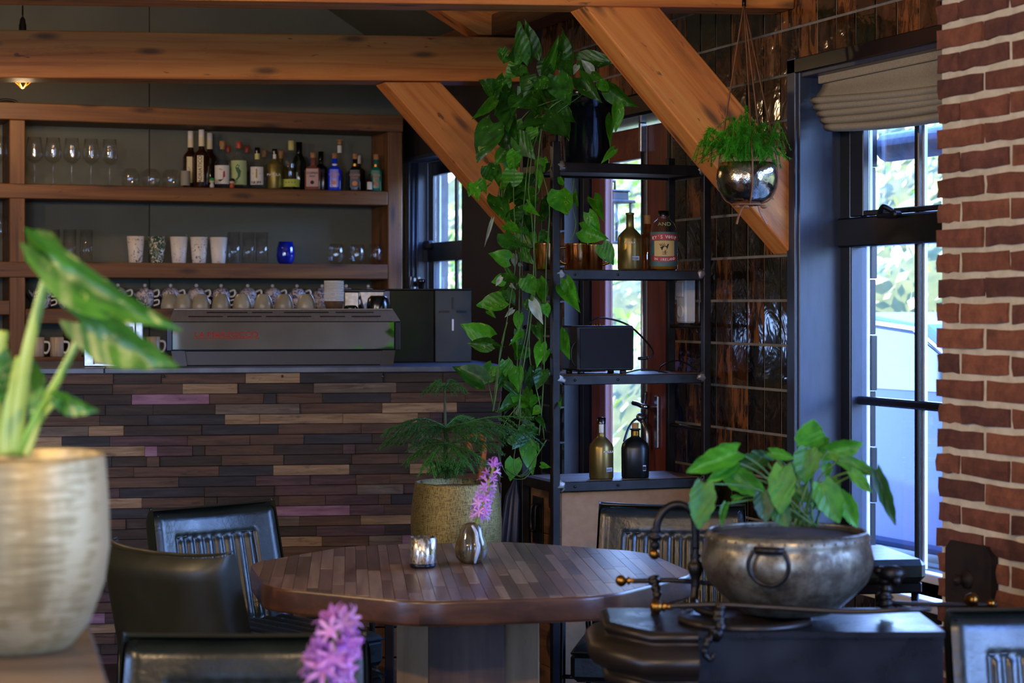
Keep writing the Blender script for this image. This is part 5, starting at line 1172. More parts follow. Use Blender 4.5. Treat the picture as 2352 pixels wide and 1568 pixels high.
# ------------------------------------------------------------------ leaves
def leaf_mesh(name, m, prof, lobes=0.12, cup=0.10, droop=0.12, nu=9, nv=3, scallop=0.0, twist=0.0):
    # unit leaf: base at origin, tip at +x, width +-y (prof gives half width as share of length), normal +z
    V = []; Fs = []
    for i in range(nu + 1):
        t = i / nu; w = 0.0
        for (a, wa), (b, wb) in zip(prof, prof[1:]):
            if a <= t <= b: k = (t - a) / (b - a); k = k * k * (3 - 2 * k); w = wa + (wb - wa) * k; break
        for j in range(-nv, nv + 1):
            s = j / nv; back = lobes * abs(s) ** 1.5 * max(0.0, 1 - t * 3.2)
            ww = w * (1 + (scallop * cos(t * 24) if abs(j) == nv else 0))
            V.append((t - back, s * ww, cup * abs(s) * ww * 2 - droop * t * t + 0.015 * sin(t * 9 + j) + twist * s * t * 0.15))
    W_ = 2 * nv + 1
    for i in range(nu):
        for j in range(W_ - 1): Fs.append((i * W_ + j, i * W_ + j + 1, (i + 1) * W_ + j + 1, (i + 1) * W_ + j))
    mb = MB(); mb.add(V, Fs, True); return mb.mesh(name, m)
HEART = [(0, 0.20), (0.1, 0.33), (0.24, 0.40), (0.45, 0.36), (0.65, 0.25), (0.85, 0.10), (1, 0.004)]
m_poth = leafmat('pothos_leaf', '#1f4a12', '#34701a', '#7a9a40', trans=0.42)
m_poth2 = leafmat('pothos_leaf_light', '#3a8a18', '#56a824', '#a8c84a', trans=0.55)
m_pale = leafmat('pothos_leaf_pale', '#8a9a80', '#b8c0b0', trans=0.3)
def leafset(nm, m): return [leaf_mesh(nm, m, HEART, 0.14, c, d, twist=tw_) for c, d, tw_ in ((0.12, 0.10, 0), (0.20, 0.22, 0.5), (0.05, 0.05, -0.4), (0.28, 0.15, 0.2))]
L_d, L_l, L_p = leafset('leaf', m_poth), leafset('leaf', m_poth2), leafset('leaf', m_pale)
def place_leaf(me, parent, A, B, width, roll, wf=0.8, name='leaf'):
    # A base, B tip in world; width in metres; roll turns the blade about its length, 0 = facing the camera
    ax = (B - A); L_ = ax.length; x = ax.normalized(); toC = (CAM - A).normalized(); z = toC - x * toC.dot(x)
    z = z.normalized() if z.length > 1e-4 else x.orthogonal().normalized()
    z = Matrix.Rotation(roll, 3, x) @ z; y = z.cross(x)
    M = Matrix((x * L_, y * (width / wf), z * L_)).transposed().to_4x4(); M.translation = A
    if parent: M = parent.matrix_basis.inverted() @ M
    return put(name, me, parent, mw=M)
m_stem = mat('green_stem', '#335a1c', '#4a6a2a', rough=0.5, vs=20)
# nursery pot of the pothos
pp = PY(1347, 360, RY0 + 0.14)
pot = thing('trailing_pothos', 'large trailing pothos in a black plastic pot on top of the rack', 'plant', (pp.x, pp.y, TOPS[0] - 0.012 + 0.0), FACE)
zt_p = PY(1347, 212, RY0 + 0.14).z - pot.location.z
k_ = zt_p / 0.235
m_potblk = mat('glossy_black_pot', '#0c0f16', rough=0.14, spec=0.7)
MB().lathe([(0.001, 0.004), (0.074, 0.004), (0.078, 0.0), (0.080, 0.008), (0.0935, zt_p * 0.78), (0.0985, zt_p * 0.785), (0.0985, zt_p * 0.97), (0.100, zt_p), (0.094, zt_p), (0.09, zt_p * 0.9)], 36).build('pot', m_potblk, pot)
MB().lathe([(0.001, zt_p * 0.93), (0.092, zt_p * 0.91)], 20).build('soil', m_soil, pot)
MB().lathe([(0.001, -0.008), (0.088, -0.008), (0.092, 0.0), (0.09, 0.001), (0.001, 0.0)], 28).build('saucer', m_black, pot)
ZA = [(610,440,585,40,165,'d'),(720,400,650,20,165,'d'),(1000,420,1035,120,170,'d'),(860,570,960,200,120,'l'),(960,520,1145,235,190,'d'),(1170,440,1545,430,200,'d'),(1250,535,1430,640,100,'l'),
 (1190,600,1390,850,180,'d'),(1470,690,1750,915,190,'l'),(1560,870,1550,1150,125,'l'),(1510,1010,1480,1270,90,'l'),(1530,1320,1400,1455,75,'l'),(880,450,800,640,200,'d'),(600,440,460,390,110,'d'),
 (580,480,425,600,170,'l'),(330,720,192,635,170,'d'),(430,600,330,890,170,'d'),(520,720,350,960,200,'d'),(320,830,125,1010,110,'l'),(440,870,460,1130,200,'d'),(690,570,600,760,160,'d'),
 (650,680,870,980,260,'d'),(960,580,1075,890,270,'d'),(890,870,1150,1050,210,'d'),(830,990,1060,1200,210,'d'),(790,970,610,1090,170,'d'),(320,1060,155,1440,260,'d'),(400,1090,515,1360,230,'d'),
 (520,1010,540,1240,140,'d'),(560,1190,725,1420,200,'d'),(440,1330,330,1480,130,'l'),(540,1340,480,1540,140,'l'),(720,1100,660,1250,120,'l'),(620,560,480,480,140,'d'),(1100,470,1010,600,150,'d'),
 (760,640,900,700,150,'d'),(560,780,500,960,140,'d'),(1380,640,1480,760,110,'l'),(1300,540,1200,420,90,'p'),(1160,480,1120,560,60,'p'),(720,800,560,900,150,'d'),(880,720,1010,900,150,'d')]
ZB_ = [(340,80,400,240,140,'d'),(420,70,460,280,90,'d'),(620,130,465,300,170,'l'),(230,240,265,400,95,'l'),(200,245,190,360,90,'l'),(310,200,335,345,80,'l'),(440,360,545,595,180,'d'),(780,340,612,350,140,'l'),
 (395,565,325,800,32,'p'),(900,390,800,620,120,'d'),(500,690,620,880,160,'d'),(580,700,760,810,160,'d'),(545,930,375,870,150,'l'),(500,1100,390,1130,110,'l'),(520,1040,630,1130,120,'d'),(690,1090,780,1250,150,'l'),
 (510,1290,250,1335,170,'l'),(360,1385,415,1440,55,'l'),(520,1200,600,1340,110,'d'),(580,1375,512,1440,45,'p'),(600,880,590,1000,60,'p'),(640,950,670,995,35,'p'),(810,1100,870,1330,110,'l'),(760,1300,850,1510,90,'p'),
 (870,1330,900,1450,80,'l'),(1000,300,1060,545,220,'l'),(1000,180,1035,275,50,'l'),(870,700,905,780,60,'l'),(1060,1100,1176,1320,120,'l'),(1040,1170,1170,1370,150,'l'),(660,850,760,960,110,'d'),(665,640,730,705,70,'d'),
 (520,610,640,690,110,'l'),(600,290,500,400,130,'d'),(560,560,670,440,130,'d'),(880,680,810,770,90,'d'),(480,1080,420,1170,45,'p'),(560,1150,590,1185,35,'p'),(720,430,800,520,90,'l'),(560,120,640,20,120,'l'),(800,130,830,280,70,'l'),(640,300,560,400,100,'d')]
ZC_ = [(385,215,100,100,190,'l'),(390,270,165,275,130,'d'),(380,250,475,300,95,'d'),(320,630,37,460,200,'d'),(400,470,310,645,170,'l'),(640,160,595,250,70,'l'),(600,260,615,360,60,'l'),(690,300,600,430,140,'d'),
 (840,270,790,470,105,'l'),(890,330,850,450,65,'l'),(510,420,520,570,115,'l'),(620,480,620,720,135,'l'),(770,520,700,600,90,'d'),(850,510,795,680,125,'d'),(610,770,462,875,125,'d'),(610,740,775,880,115,'l'),
 (800,750,740,830,90,'l'),(825,850,745,910,80,'l'),(690,890,760,960,95,'d'),(800,930,875,1040,65,'d'),(700,1050,590,1215,155,'d'),(700,1150,765,1465,140,'l'),(590,1310,560,1510,145,'l'),(800,1180,815,1250,35,'l'),
 (835,1360,910,1380,55,'l'),(500,640,640,730,80,'d'),(1000,170,1085,400,125,'l'),(1000,745,1005,850,40,'l'),(480,1060,500,1190,90,'d'),(560,1100,620,1210,100,'d')]
ZD_ = [(1070,390,1078,305,65,'l'),(1220,360,1290,500,100,'l'),(1180,465,1270,630,100,'l'),(1130,590,1325,670,150,'l'),(1285,710,1375,870,125,'l')]
lr = random.Random(3)
def zone(lst, u0, v0, s, dbase, jit):
    for (a, b, c, d_, w, kind) in lst:
        dd = dbase + lr.uniform(-jit, jit); sl_ = lr.uniform(-0.02, 0.05)
        A = P(u0 + a * s, v0 + b * s, dd + sl_); B_ = P(u0 + c * s, v0 + d_ * s, dd - sl_)
        me = lr.choice({'d': L_d, 'l': L_l, 'p': L_p}[kind])
        place_leaf(me, pot, A, B_, w * s / F * dd * 1.12, lr.uniform(-0.5, 0.5))
pot_M = Matrix.Translation(pot.location) @ Matrix.Rotation(FACE, 4, 'Z'); pot.matrix_basis = pot_M
zone(ZA, 1060, 40, 0.2296, 6.93, 0.10); zone(ZB_, 1030, 360, 0.2551, 6.95, 0.09); zone(ZC_, 1030, 720, 0.2551, 6.95, 0.09)
for k in range(46):
    vv = lr.uniform(90, 1000); uu = 1205 + lr.gauss(0, 22 if vv > 380 else 55) + (30 if vv < 330 else 0); an = lr.uniform(0.6, 2.5); L_ = lr.uniform(28, 48)
    A = P(uu, vv, 7.05 + lr.uniform(0, 0.08)); place_leaf(lr.choice(L_d if lr.random() < 0.6 else L_l), pot, A, P(uu + L_ * cos(an), vv + L_ * sin(an), 7.03 + lr.uniform(0, 0.08)), L_ * 0.75 / F * 7, lr.uniform(-0.9, 0.9))
zone([z for z in ZD_], 1000, 350, 0.2979, 7.05, 0.03)
# vines: hanging stems and petioles
vines = [[(1330, 215), (1270, 240), (1222, 330), (1205, 450), (1195, 600), (1190, 800), (1180, 960)], [(1320, 215), (1255, 260), (1235, 380), (1228, 520), (1222, 700), (1200, 860), (1190, 950)],
         [(1340, 215), (1240, 300), (1215, 420), (1220, 480), (1225, 560), (1230, 650), (1215, 800), (1240, 930), (1250, 1010)], [(1310, 220), (1200, 270), (1180, 420), (1185, 560), (1180, 640), (1160, 760), (1140, 870), (1133, 945)],
         [(1225, 640), (1210, 760), (1192, 850), (1195, 950), (1180, 1060), (1195, 1095), (1230, 1070)], [(1190, 930), (1155, 980), (1145, 1040), (1165, 1090), (1200, 1100), (1222, 1080)],
         [(1240, 380), (1262, 470), (1255, 600), (1252, 760), (1247, 900), (1238, 1000)], [(1165, 740), (1150, 800), (1140, 900), (1132, 945)], [(1218, 400), (1240, 380), (1245, 400), (1238, 440), (1225, 450)],
         [(1318, 410), (1315, 470), (1323, 516), (1310, 555)], [(1128, 420), (1100, 440), (1075, 430)], [(1120, 870), (1138, 945), (1150, 920)], [(1255, 1010), (1200, 1090), (1160, 1075)]]
for vn in vines:
    d0 = 6.97 + lr.uniform(-0.05, 0.05)
    pts = bez([pot_M.inverted() @ P(u, v, d0 + lr.uniform(-0.02, 0.02)) for u, v in vn], 6)
    MB().tube(pts, lr.uniform(0.0016, 0.0027), 6).build('vine', m_stem, pot)
# ------------------------------------------------------------------ octagonal table
TC = CP(-0.117, 5.30); ZT = 0.75; TR = 0.605; TT = 0.062
m_tp = [wood('table_strip_a', '#523a2a', '#70503a', '#866448', 30, 2.5, 0.36, 0.35, '#2c1c12', 0.25, False, 0.15, (7, 30, 30)), wood('table_strip_b', '#624838', '#85664a', '#9a7c5c', 30, 2.5, 0.36, 0.3, '#3a281a', 0.25, False, 0.15, (7, 30, 30)),
        wood('table_strip_c', '#422e20', '#5a3f2c', '#6c4f38', 30, 2.5, 0.36, 0.4, '#22150c', 0.25, False, 0.15, (7, 30, 30))]
table = thing('octagonal_table', 'octagonal table with a thick top of narrow wooden strips and heavy pedestal', 'table', (TC.x, TC.y, 0), -YAW)
def oct_r(deg):                        # octagon with softly rounded corners
    t = ((deg + 55 + 22.5) % 45) - 22.5; t = 22.5 - abs(t); return min(TR * cos(radians(22.5)) / cos(radians(t)), TR * 0.972)
octv = [(oct_r(-55 + 3 * k) * cos(radians(-55 + 3 * k)), oct_r(-55 + 3 * k) * sin(radians(-55 + 3 * k))) for k in range(120)]
pa = radians(4.7)                       # the strips run nearly along the line of sight
def rot2(p, a): return (p[0] * cos(a) - p[1] * sin(a), p[0] * sin(a) + p[1] * cos(a))
octl = [rot2(p, -pa) for p in octv]
def clip(poly, axis, val, keep):
    out = []
    for i in range(len(poly)):
        p, q = poly[i], poly[(i + 1) % len(poly)]; pi_, qi = keep * (p[axis] - val) >= 0, keep * (q[axis] - val) >= 0
        if pi_: out.append(p)
        if pi_ != qi:
            t = (val - p[axis]) / (q[axis] - p[axis]); out.append((p[0] + t * (q[0] - p[0]), p[1] + t * (q[1] - p[1])))
    return out
rt = random.Random(9); xx = -TR
Mt = Matrix.Rotation(pa, 4, 'Z')
while xx < TR:
    w = rt.uniform(0.026, 0.036); yy = -TR - rt.uniform(0, 0.3)
    while yy < TR:
        l = rt.uniform(0.25, 0.6)
        pg = clip(clip(clip(clip(octl, 0, xx + 0.0003, 1), 0, xx + w - 0.0003, -1), 1, yy + 0.0003, 1), 1, yy + l - 0.0003, -1)
        if len(pg) >= 3:
            ar = abs(sum(pg[i][0] * pg[(i + 1) % len(pg)][1] - pg[(i + 1) % len(pg)][0] * pg[i][1] for i in range(len(pg)))) / 2
            if ar > 2e-5:
                dz = rt.uniform(0, 0.0006)
                cx_ = sum(p[0] for p in pg) / len(pg); cy_ = sum(p[1] for p in pg) / len(pg)
                top = [((p[0] - cx_) , (p[1] - cy_)) for p in pg]
                mb = MB(); n = len(top)
                V = [(-(-y), -x, -TT) for x, y in top] + [(y, -x, -0.004) for x, y in top] + [(y * 0.997, -x * 0.99, -dz) for x, y in top]
                V = [(y, -x, -TT) for x, y in top] + [(y, -x, -0.003) for x, y in top] + [(y * 0.996, -x * 0.985, -dz) for x, y in top]
                Fs = [tuple(range(n))[::-1], tuple(range(2 * n, 3 * n))]
                for b_ in (0, n): Fs += [(b_ + i, b_ + (i + 1) % n, b_ + n + (i + 1) % n, b_ + n + i) for i in range(n)]
                mb.add(V, Fs)
                M = Mt @ Matrix.Translation((cx_, cy_, ZT)) @ Matrix.Rotation(pi / 2, 4, 'Z')
                put('table_strip', mb.mesh('table_strip', rt.choice(m_tp)), table, mw=M)
        yy += l
    xx += w
m_edge = wood('table_edge_wood', '#2e1c12', '#452b1b', '#583823', 26, 2.0, 0.33, 0.3, '#1c110a', 0.2, True, 0.08)
for k in range(8):
    def eb(a, b, k=k):
        i = k * 15 + a * 15; i0 = int(i) % 120; i1 = (i0 + 1) % 120; f = i - int(i)
        x = octv[i0][0] * (1 - f) + octv[i1][0] * f; y = octv[i0][1] * (1 - f) + octv[i1][1] * f
        prof_ = [(0.996, -TT + 0.0), (1.004, -TT + 0.001), (1.0055, -TT + 0.008), (1.0055, -0.010), (1.004, -0.0045), (0.999, -0.0012)]
        s_, z_ = prof_[int(round(b * 5))]; return (x * s_, y * s_, ZT + z_)
    MB().grid(eb, 15, 5, smooth=True).build('edge_board', m_edge, table)
m_ped = wood('dark_pedestal', '#2e2018', '#4a362a', '#5e4838', 22, 1.5, 0.6, 0.3, '#1c120c', 0.5)
m_pedl = wood('pale_pedestal', '#7a5c3c', '#9a7852', '#b08e64', 14, 1.5, 0.6, 0.3, '#4a3420', 0.35)
def vpost(name, x0, x1, y0, y1, z0, z1, m, par): return MB().box((0, y0, -x1), (z1 - z0, y1, -x0), 0.004).build(name, m, par, (0, 0, z0), (0, -pi / 2, 0))
vpost('pedestal', -0.1, 0.1, -0.16, -0.02, 0.06, ZT - TT - 0.001, m_ped, table)
vpost('pedestal_slab', -0.19, 0.19, 0.0, 0.10, 0.06, ZT - TT - 0.001, m_pedl, table)
MB().box((-0.14, -0.14, ZT - TT - 0.026), (-0.1, 0.0, ZT - TT - 0.001), 0.002).build('bracket', m_black, table)
MB().box((-0.36, -0.30, 0.0), (0.36, 0.30, 0.06), 0.01).build('foot_plate', m_ped, table)

# mercury glass tealight holder
q = PZ(971, 1303, ZT)
tl_ = thing('tealight_holder', 'mottled gold and silver glass tealight holder on the table', 'candle holder', (q.x, q.y, ZT + 0.0006), FACE)
m_merc, nt_, b_ = base('mercury_glass'); v_ = coords(nt_, True, (1, 1, 0.35)); f_ = noise(nt_, v_, 60, 5, 0.7, 1.5)
nt_.links.new(ramp(nt_, f_, [(0.35, '#6a5a20'), (0.5, '#b8b0a0'), (0.65, '#d8d8e0')]), b_.inputs['Base Color']); b_.inputs['Metallic'].default_value = 0.8
nt_.links.new(ramp(nt_, f_, [(0.4, 0.12), (0.6, 0.4)]), b_.inputs['Roughness'])
MB().lathe([(0.001, 0.0), (0.031, 0.0), (0.0335, 0.004), (0.036, 0.080), (0.034, 0.081), (0.032, 0.01), (0.001, 0.008)], 32).build('holder', m_merc, tl_)
MB().lathe([(0.0325, 0.0005), (0.0345, 0.004), (0.0348, 0.012), (0.033, 0.012)], 32).build('base_ring', m_dkmetal, tl_)
MB().lathe([(0.001, 0.010), (0.018, 0.010), (0.019, 0.024), (0.001, 0.022)], 18).build('tealight', m_paperw, tl_)
# gourd vase with hyacinth
q = PZ(1083, 1292, ZT)
vz = thing('gourd_vase', 'small lobed smoky glass gourd vase on the table', 'vase', (q.x, q.y, ZT + 0.0006), FACE)
m_smoky = mat('smoky_glass', '#5a4c34', '#7a6c50', rough=0.08, spec=0.8, vs=25); m_smoky.node_tree.nodes['Principled BSDF'].inputs['Transmission Weight'].default_value = 0.35
lob = lambda a, z: 1 - 0.13 * abs(cos(2.5 * a + 0.3)) ** 6 + 0.03 * sin(a)
MB().lathe([(0.001, 0.0), (0.030, 0.001), (0.042, 0.014), (0.0465, 0.034), (0.042, 0.055), (0.034, 0.075), (0.030, 0.090), (0.024, 0.102), (0.012, 0.108), (0.008, 0.106), (0.008, 0.09)], 60, fn=lob).build('vase_body', m_smoky, vz)
m_dribble = mat('milky_glass', '#a8b4c4', rough=0.12, spec=0.8)
MB().tube(bez([(0.002, -0.030, 0.104), (0.013, -0.040, 0.085), (0.016, -0.045, 0.06), (0.019, -0.050, 0.045), (0.013, -0.049, 0.02), (0.010, -0.040, 0.004)]), [0.003 + 0.003 * sin(i / 40 * pi) for i in range(41)], 8).build('glass_seam', m_dribble, vz)
MB().tube(bez([(-0.012, -0.034, 0.1), (-0.02, -0.04, 0.08), (-0.016, -0.047, 0.05), (-0.018, -0.045, 0.02)]), 0.0022, 8).build('glass_seam', m_smoky, vz)
# hyacinth
m_pink = leafmat('hyacinth_petal', '#a85aa8', '#cc90cc', trans=0.3, rough=0.5); m_pinkb = leafmat('hyacinth_petal_pale', '#c07ab4', '#e0b4d8', trans=0.3, rough=0.5)
m_hstem = mat('hyacinth_stem', '#7a8a30', '#94a040', rough=0.45, vs=15)
def floret_mesh(m):
    mb = MB(); mb.tube([(0, 0, 0), (0.008, 0, 0), (0.012, 0, 0)], [0.0018, 0.0032, 0.0026], 8)
    for k in range(6):
        a = k * pi / 3; c, s_ = cos(a), sin(a)
        pr = [(0.011, 0.002, 0.0014), (0.016, 0.006, 0.0024), (0.019, 0.0115, 0.0018), (0.0185, 0.0155, 0.0003)]
        V = []
        for (x, r_, w) in pr: V += [(x, r_ * c - w * s_, r_ * s_ + w * c), (x + 0.0008, r_ * c, r_ * s_), (x, r_ * c + w * s_, r_ * s_ - w * c)]
        mb.add(V, [f for i in range(3) for f in ((i * 3, i * 3 + 1, i * 3 + 4, i * 3 + 3), (i * 3 + 1, i * 3 + 2, i * 3 + 5, i * 3 + 4))], True)
    return mb.mesh('floret', m)
fl_me = [floret_mesh(m_pink), floret_mesh(m_pinkb)]
def hyacinth(label, pts, t0, n, R0, sc, seed, radius=0.0055):
    # pts: world points of the stalk
    base_ = pts[0]; t = thing('hyacinth_stem', label, 'flower', base_, 0); rh = random.Random(seed)
    cur = bez([p - base_ for p in pts], 12); MB().tube(cur, [radius * (1 - 0.45 * i / len(cur)) for i in range(len(cur))], 10).build('stalk', m_hstem, t)
    for k in range(n):
        f_ = t0 + (1 - t0) * (k + 0.5) / n; i = min(len(cur) - 2, int(f_ * (len(cur) - 1))); p = cur[i]; tg = (cur[i + 1] - cur[i]).normalized()
        a = k * 2.4; o1 = tg.orthogonal().normalized(); o2 = tg.cross(o1); upk = 0.15 + 0.9 * max(0, f_ - 0.72) / 0.28
        d = (o1 * cos(a) + o2 * sin(a) + tg * (upk + rh.uniform(-0.25, 0.25))).normalized()
        s_ = sc * rh.uniform(0.85, 1.15) * (1 - 0.25 * max(0, f_ - 0.75) / 0.25)
        M = frame_from(d, UP, p + d * radius * 0.3) @ Matrix.Rotation(rh.uniform(0, 1), 4, 'X') @ Matrix.Scale(s_, 4)
        put('floret', rh.choice(fl_me), t, mw=M)
    M = frame_from((cur[-1] - cur[-3]).normalized(), UP, cur[-1]) @ Matrix.Scale(sc, 4)
    MB().sphere((0.006, 0, 0), 0.006, 10, 7, sc=(1.5, 0.75, 0.75)).build('bud', m_pink, t).matrix_local = M
vq = Vector(vz.location)
dV = (vq - CAM).dot(FW)
hyacinth('pink hyacinth leaning in the gourd vase on the table', [P(1083, 1252, dV), P(1096, 1197, dV), P(1112, 1145, dV - 0.01), P(1136, 1064, dV - 0.02)], 0.40, 28, 0, 1.25, 4)

# ------------------------------------------------------------------ leather armchairs
m_leather = mat('black_green_leather', '#121713', '#1a201a', rough=0.27, vs=9, bs=0.3, bscale=55, bdist=0.003, rvar=0.12, spec=0.55, coat=0.0)
m_leatherbk = mat('olive_leather', '#1b1e15', '#242518', rough=0.34, vs=7, bs=0.15, bscale=70, bdist=0.002, rvar=0.15)
m_piping = mat('leather_piping', '#161c22', rough=0.3)
m_rod = mat('black_steel_rod', '#0c0c0e', rough=0.35, metal=0.5)
def cushion_front(W_, H_, nch, bw, depth):
    # height field of a panelled cushion: padded border, mitred corners and upright channels inside
    def fn(a, b):
        x = (a - 0.5) * W_; z = b * H_
        e = min(a * W_, (1 - a) * W_, (1 - b) * H_, b * H_ + 0.05)
        if e < bw:
            t = e / bw; h_ = depth * (0.5 + 0.5 * sin(pi / 2 * min(1.0, t / 0.4))) - depth * 0.30 * max(0.0, (t - 0.90) / 0.10) ** 2
            dx = min(a * W_, (1 - a) * W_); dz = (1 - b) * H_
        else:
            k = (a * W_ - bw) / (W_ - 2 * bw) * nch; fr = k - math.floor(k)
            edge = min(1.0, (e - bw) / 0.016) ** 0.7
            h_ = depth * 0.62 + depth * 0.42 * (sin(pi * fr) ** 0.6) * edge
        return x, z, h_
    return fn
def make_chair(label, loc, rz):
    t = thing('leather_armchair', label, 'armchair', loc, rz, 'leather armchairs with steel rod frames')
    W_, H_, z0 = 0.47, 0.40, 0.425; tilt = radians(13); cf = cushion_front(W_, H_, 8, 0.085, 0.030)
    yb_ = 0.21                          # y of the backrest front at its foot, chair looks towards -y
    Mb = Matrix.Translation((0, yb_, z0)) @ Matrix.Rotation(-tilt, 4, 'X')
    taper = lambda z: 1.0 - 0.05 * z / H_
    mb = MB()
    def front(a, b):
        x, z, h_ = cf(a, b); cv = 0.035 * (2 * a - 1) ** 2; r_ = 0.03
        if b > 0.93: h_ -= 0.05 * ((b - 0.93) / 0.07) ** 2 * 0.6
        return (x * taper(z), -h_ - cv + 0.02, z)
    mb.grid(front, 80, 40, M=Mb)
    fr = mb.build('back_cushion', m_leather, t)
    mb = MB()
    def back(a, b):                     # outer shell wraps the sides, the top and the rear
        an = pi * a; s_ = 1.0; x = -cos(an); sg = 1 if x > 0 else -1
        xx = (W_ / 2 + 0.006) * sg * abs(x) ** 0.32; yy = 0.085 * abs(sin(an)) ** 0.55 - 0.035 * (xx / (W_ / 2)) ** 2 + 0.0
        z = b * (H_ + 0.008); top = max(0.0, (b - 0.9) / 0.1); yy = yy - top * top * 0.035 * abs(sin(an)) ** 0.5
        return (xx * taper(z), yy, z - 0.004 * abs(x) * top)
    mb.grid(back, 40, 22, M=Mb)
    # close the top between the shell and the cushion
    def topf(a, b):
        p = back(a, 1.0); x = p[0]; q_ = 0.02 - 0.035 * (2 * (x / (W_ * taper(H_)) )) ** 2 - 0.006
        return (x, p[1] * (1 - b) + q_ * b, H_ + 0.008 + 0.006 * sin(pi * b) - 0.004 * b)
    mb.grid(topf, 40, 6, M=Mb)
    def botf(a, b):
        p = back(a, 0.0); return (p[0], p[1] * (1 - b) + 0.0 * b, 0.0)
    mb.grid(botf, 40, 2, M=Mb)
    sh = mb.build('back_shell', m_leatherbk, t)
    # piping round the inner panel
    iw = W_ / 2 - 0.085; zt_i = H_ - 0.085
    pp_ = [(-iw, 0), (-iw, zt_i - 0.03), (-iw + 0.02, zt_i), (iw - 0.02, zt_i), (iw, zt_i - 0.03), (iw, 0)]
    pts = []
    for (x, z) in bez([(a, 0, b) for a, b in pp_], 8) and [(p[0], p[2]) for p in bez([(a, 0, b) for a, b in pp_], 8)]:
        pts.append((x * taper(z), -0.012 - 0.035 * (2 * x / W_) ** 2 + 0.010, z))
    MB().tube(pts, 0.0042, 6, M=Mb).build('piping', m_piping, fr)
    for s_ in (-1, 1):
        MB().tube([(s_ * x * taper(z), -0.003 - 0.035 * (2 * x / W_) ** 2 + y, z) for x, z, y in ((W_ / 2 - 0.012, H_ - 0.012, 0.006), (W_ / 2 - 0.03, H_ - 0.03, -0.003), (W_ / 2 - 0.06, H_ - 0.06, -0.004), (iw + 0.004, zt_i - 0.002, 0.0))], 0.0028, 6, M=Mb).build('seam', m_piping, fr)
    for s_ in (-1, 1): MB().tube([(s_ * (W_ / 2 - 0.006), -0.002 - 0.032 + 0.012, 0.0), (s_ * (W_ / 2 - 0.006) * 0.955, -0.002 - 0.032 + 0.012, H_ * 0.97)], 0.004, 6, M=Mb).build('piping', m_piping, fr)
    # seat cushion
    def seat(a, b):
        x = (a - 0.5) * 0.50; y = (b - 0.5) * 0.47 - 0.03; e = min(a * .5, (1 - a) * .5, b * .47, (1 - b) * .47)
        h_ = 0.03 * min(1, e / 0.05) ** 0.5
        if e > 0.06: fr_ = (a * 9) % 1.0; h_ += 0.008 * sin(pi * fr_)
        return (x, y, 0.445 + h_)
    mb = MB(); mb.grid(seat, 60, 30); mb.box((-0.25, -0.265, 0.365), (0.25, 0.205, 0.446), 0.014)
    sc_ = mb.build('seat_cushion', m_leather, t)
    MB().tube([(-0.247, -0.262, 0.445), (0.247, -0.262, 0.445), (0.247, 0.2, 0.445)], 0.004, 6).build('piping', m_piping, sc_)
    # rod frame: front leg, arm and rear leg in one bent rod on either side
    for s_ in (-1, 1):
        x = s_ * 0.285
        pts = bez([(x, -0.20, 0.0), (x, -0.17, 0.30), (x, -0.155, 0.52), (x, -0.13, 0.565), (x, -0.08, 0.575), (x * 0.97, 0.14, 0.58), (x * 0.93, 0.235, 0.58)], 7)
        MB().tube(pts, 0.0085, 8).build('front_leg', m_rod, t)
        MB().tube([(x * 0.93, 0.225, 0.58), (x * 0.9, 0.24, 0.40), (x * 0.95, 0.30, 0.0)], 0.0085, 8).build('rear_leg', m_rod, t)
        MB().tube([(x, -0.17, 0.36), (s_ * 0.24, -0.17, 0.36)], 0.007, 6).build('seat_strut', m_rod, t)
        mb = MB(); mb.box((x - 0.022, -0.10, 0.578), (x + 0.022, 0.13, 0.602), 0.009); mb.build('arm_pad', m_leatherbk, t)
    MB().box((-0.24, -0.2, 0.35), (0.24, 0.18, 0.366), 0.003).build('seat_base', m_rod, t)
    return t
def chair_pose(X, d, fx, fd, back=0.27):
    # back top centre at (X,d) in camera ground coordinates, facing (fx,fd)
    f_ = Vector((RT.x * fx + FW.x * fd, RT.y * fx + FW.y * fd, 0)).normalized(); p = CP(X, d) + f_ * back
    return (p.x, p.y, 0), atan2(f_.x, -f_.y)
l_, r_ = chair_pose(-0.93, 6.22, 0.68, -0.73); chA = make_chair('blue-glinting leather armchair with its ribbed front turned to the table, by the bar', l_, r_)
for (X, d, fx, fd, s) in ((-0.875, 5.15, 0.64, 0.77, 'olive leather armchair seen from behind at the left of the table'),
                          (0.50, 6.23, -0.16, -0.98, 'leather armchair with ribbed front behind the table, before the wooden chest'),
                          (-0.505, 3.76, 0.02, -1.0, 'blurred leather armchair in the foreground cut by the bottom edge'),
                          (1.115, 4.10, 0.16, -0.98, 'blue-lit leather armchair at the bottom right corner')):
    l_, r_ = chair_pose(X, d, fx, fd); dup(chA, l_, r_, s)
# ------------------------------------------------------------------ hanging hammered bowl with fern
m_hammer = mat('hammered_nickel', '#b8b0a4', '#a09484', rough=0.16, metal=1.0, vs=10, bs=0.35, bscale=70, bdist=0.004)
m_leatherc = mat('tan_leather_cord', '#8a5a38', '#7a4c2c', rough=0.6, vs=30)
hb0 = P(1715, 468, 6.5)
hp_ = thing('hanging_planter', 'hammered metal bowl with feathery fern hanging from leather cords', 'hanging planter', hb0, FACE)
s6 = 6.5 / F
def hl(u, v, y=0.0): return Vector(((u - 1715) * s6, y, (468 - v) * s6))
MB().lathe([(0.001, 0), (35 * s6, 1 * s6), (54 * s6, 14 * s6), (66 * s6, 35 * s6), (70 * s6, 55 * s6), (68 * s6, 75 * s6), (63 * s6, 94 * s6), (60 * s6, 94 * s6), (64 * s6, 72 * s6), (60 * s6, 30 * s6), (0.001, 10 * s6)], 48).build('bowl', m_hammer, hp_)
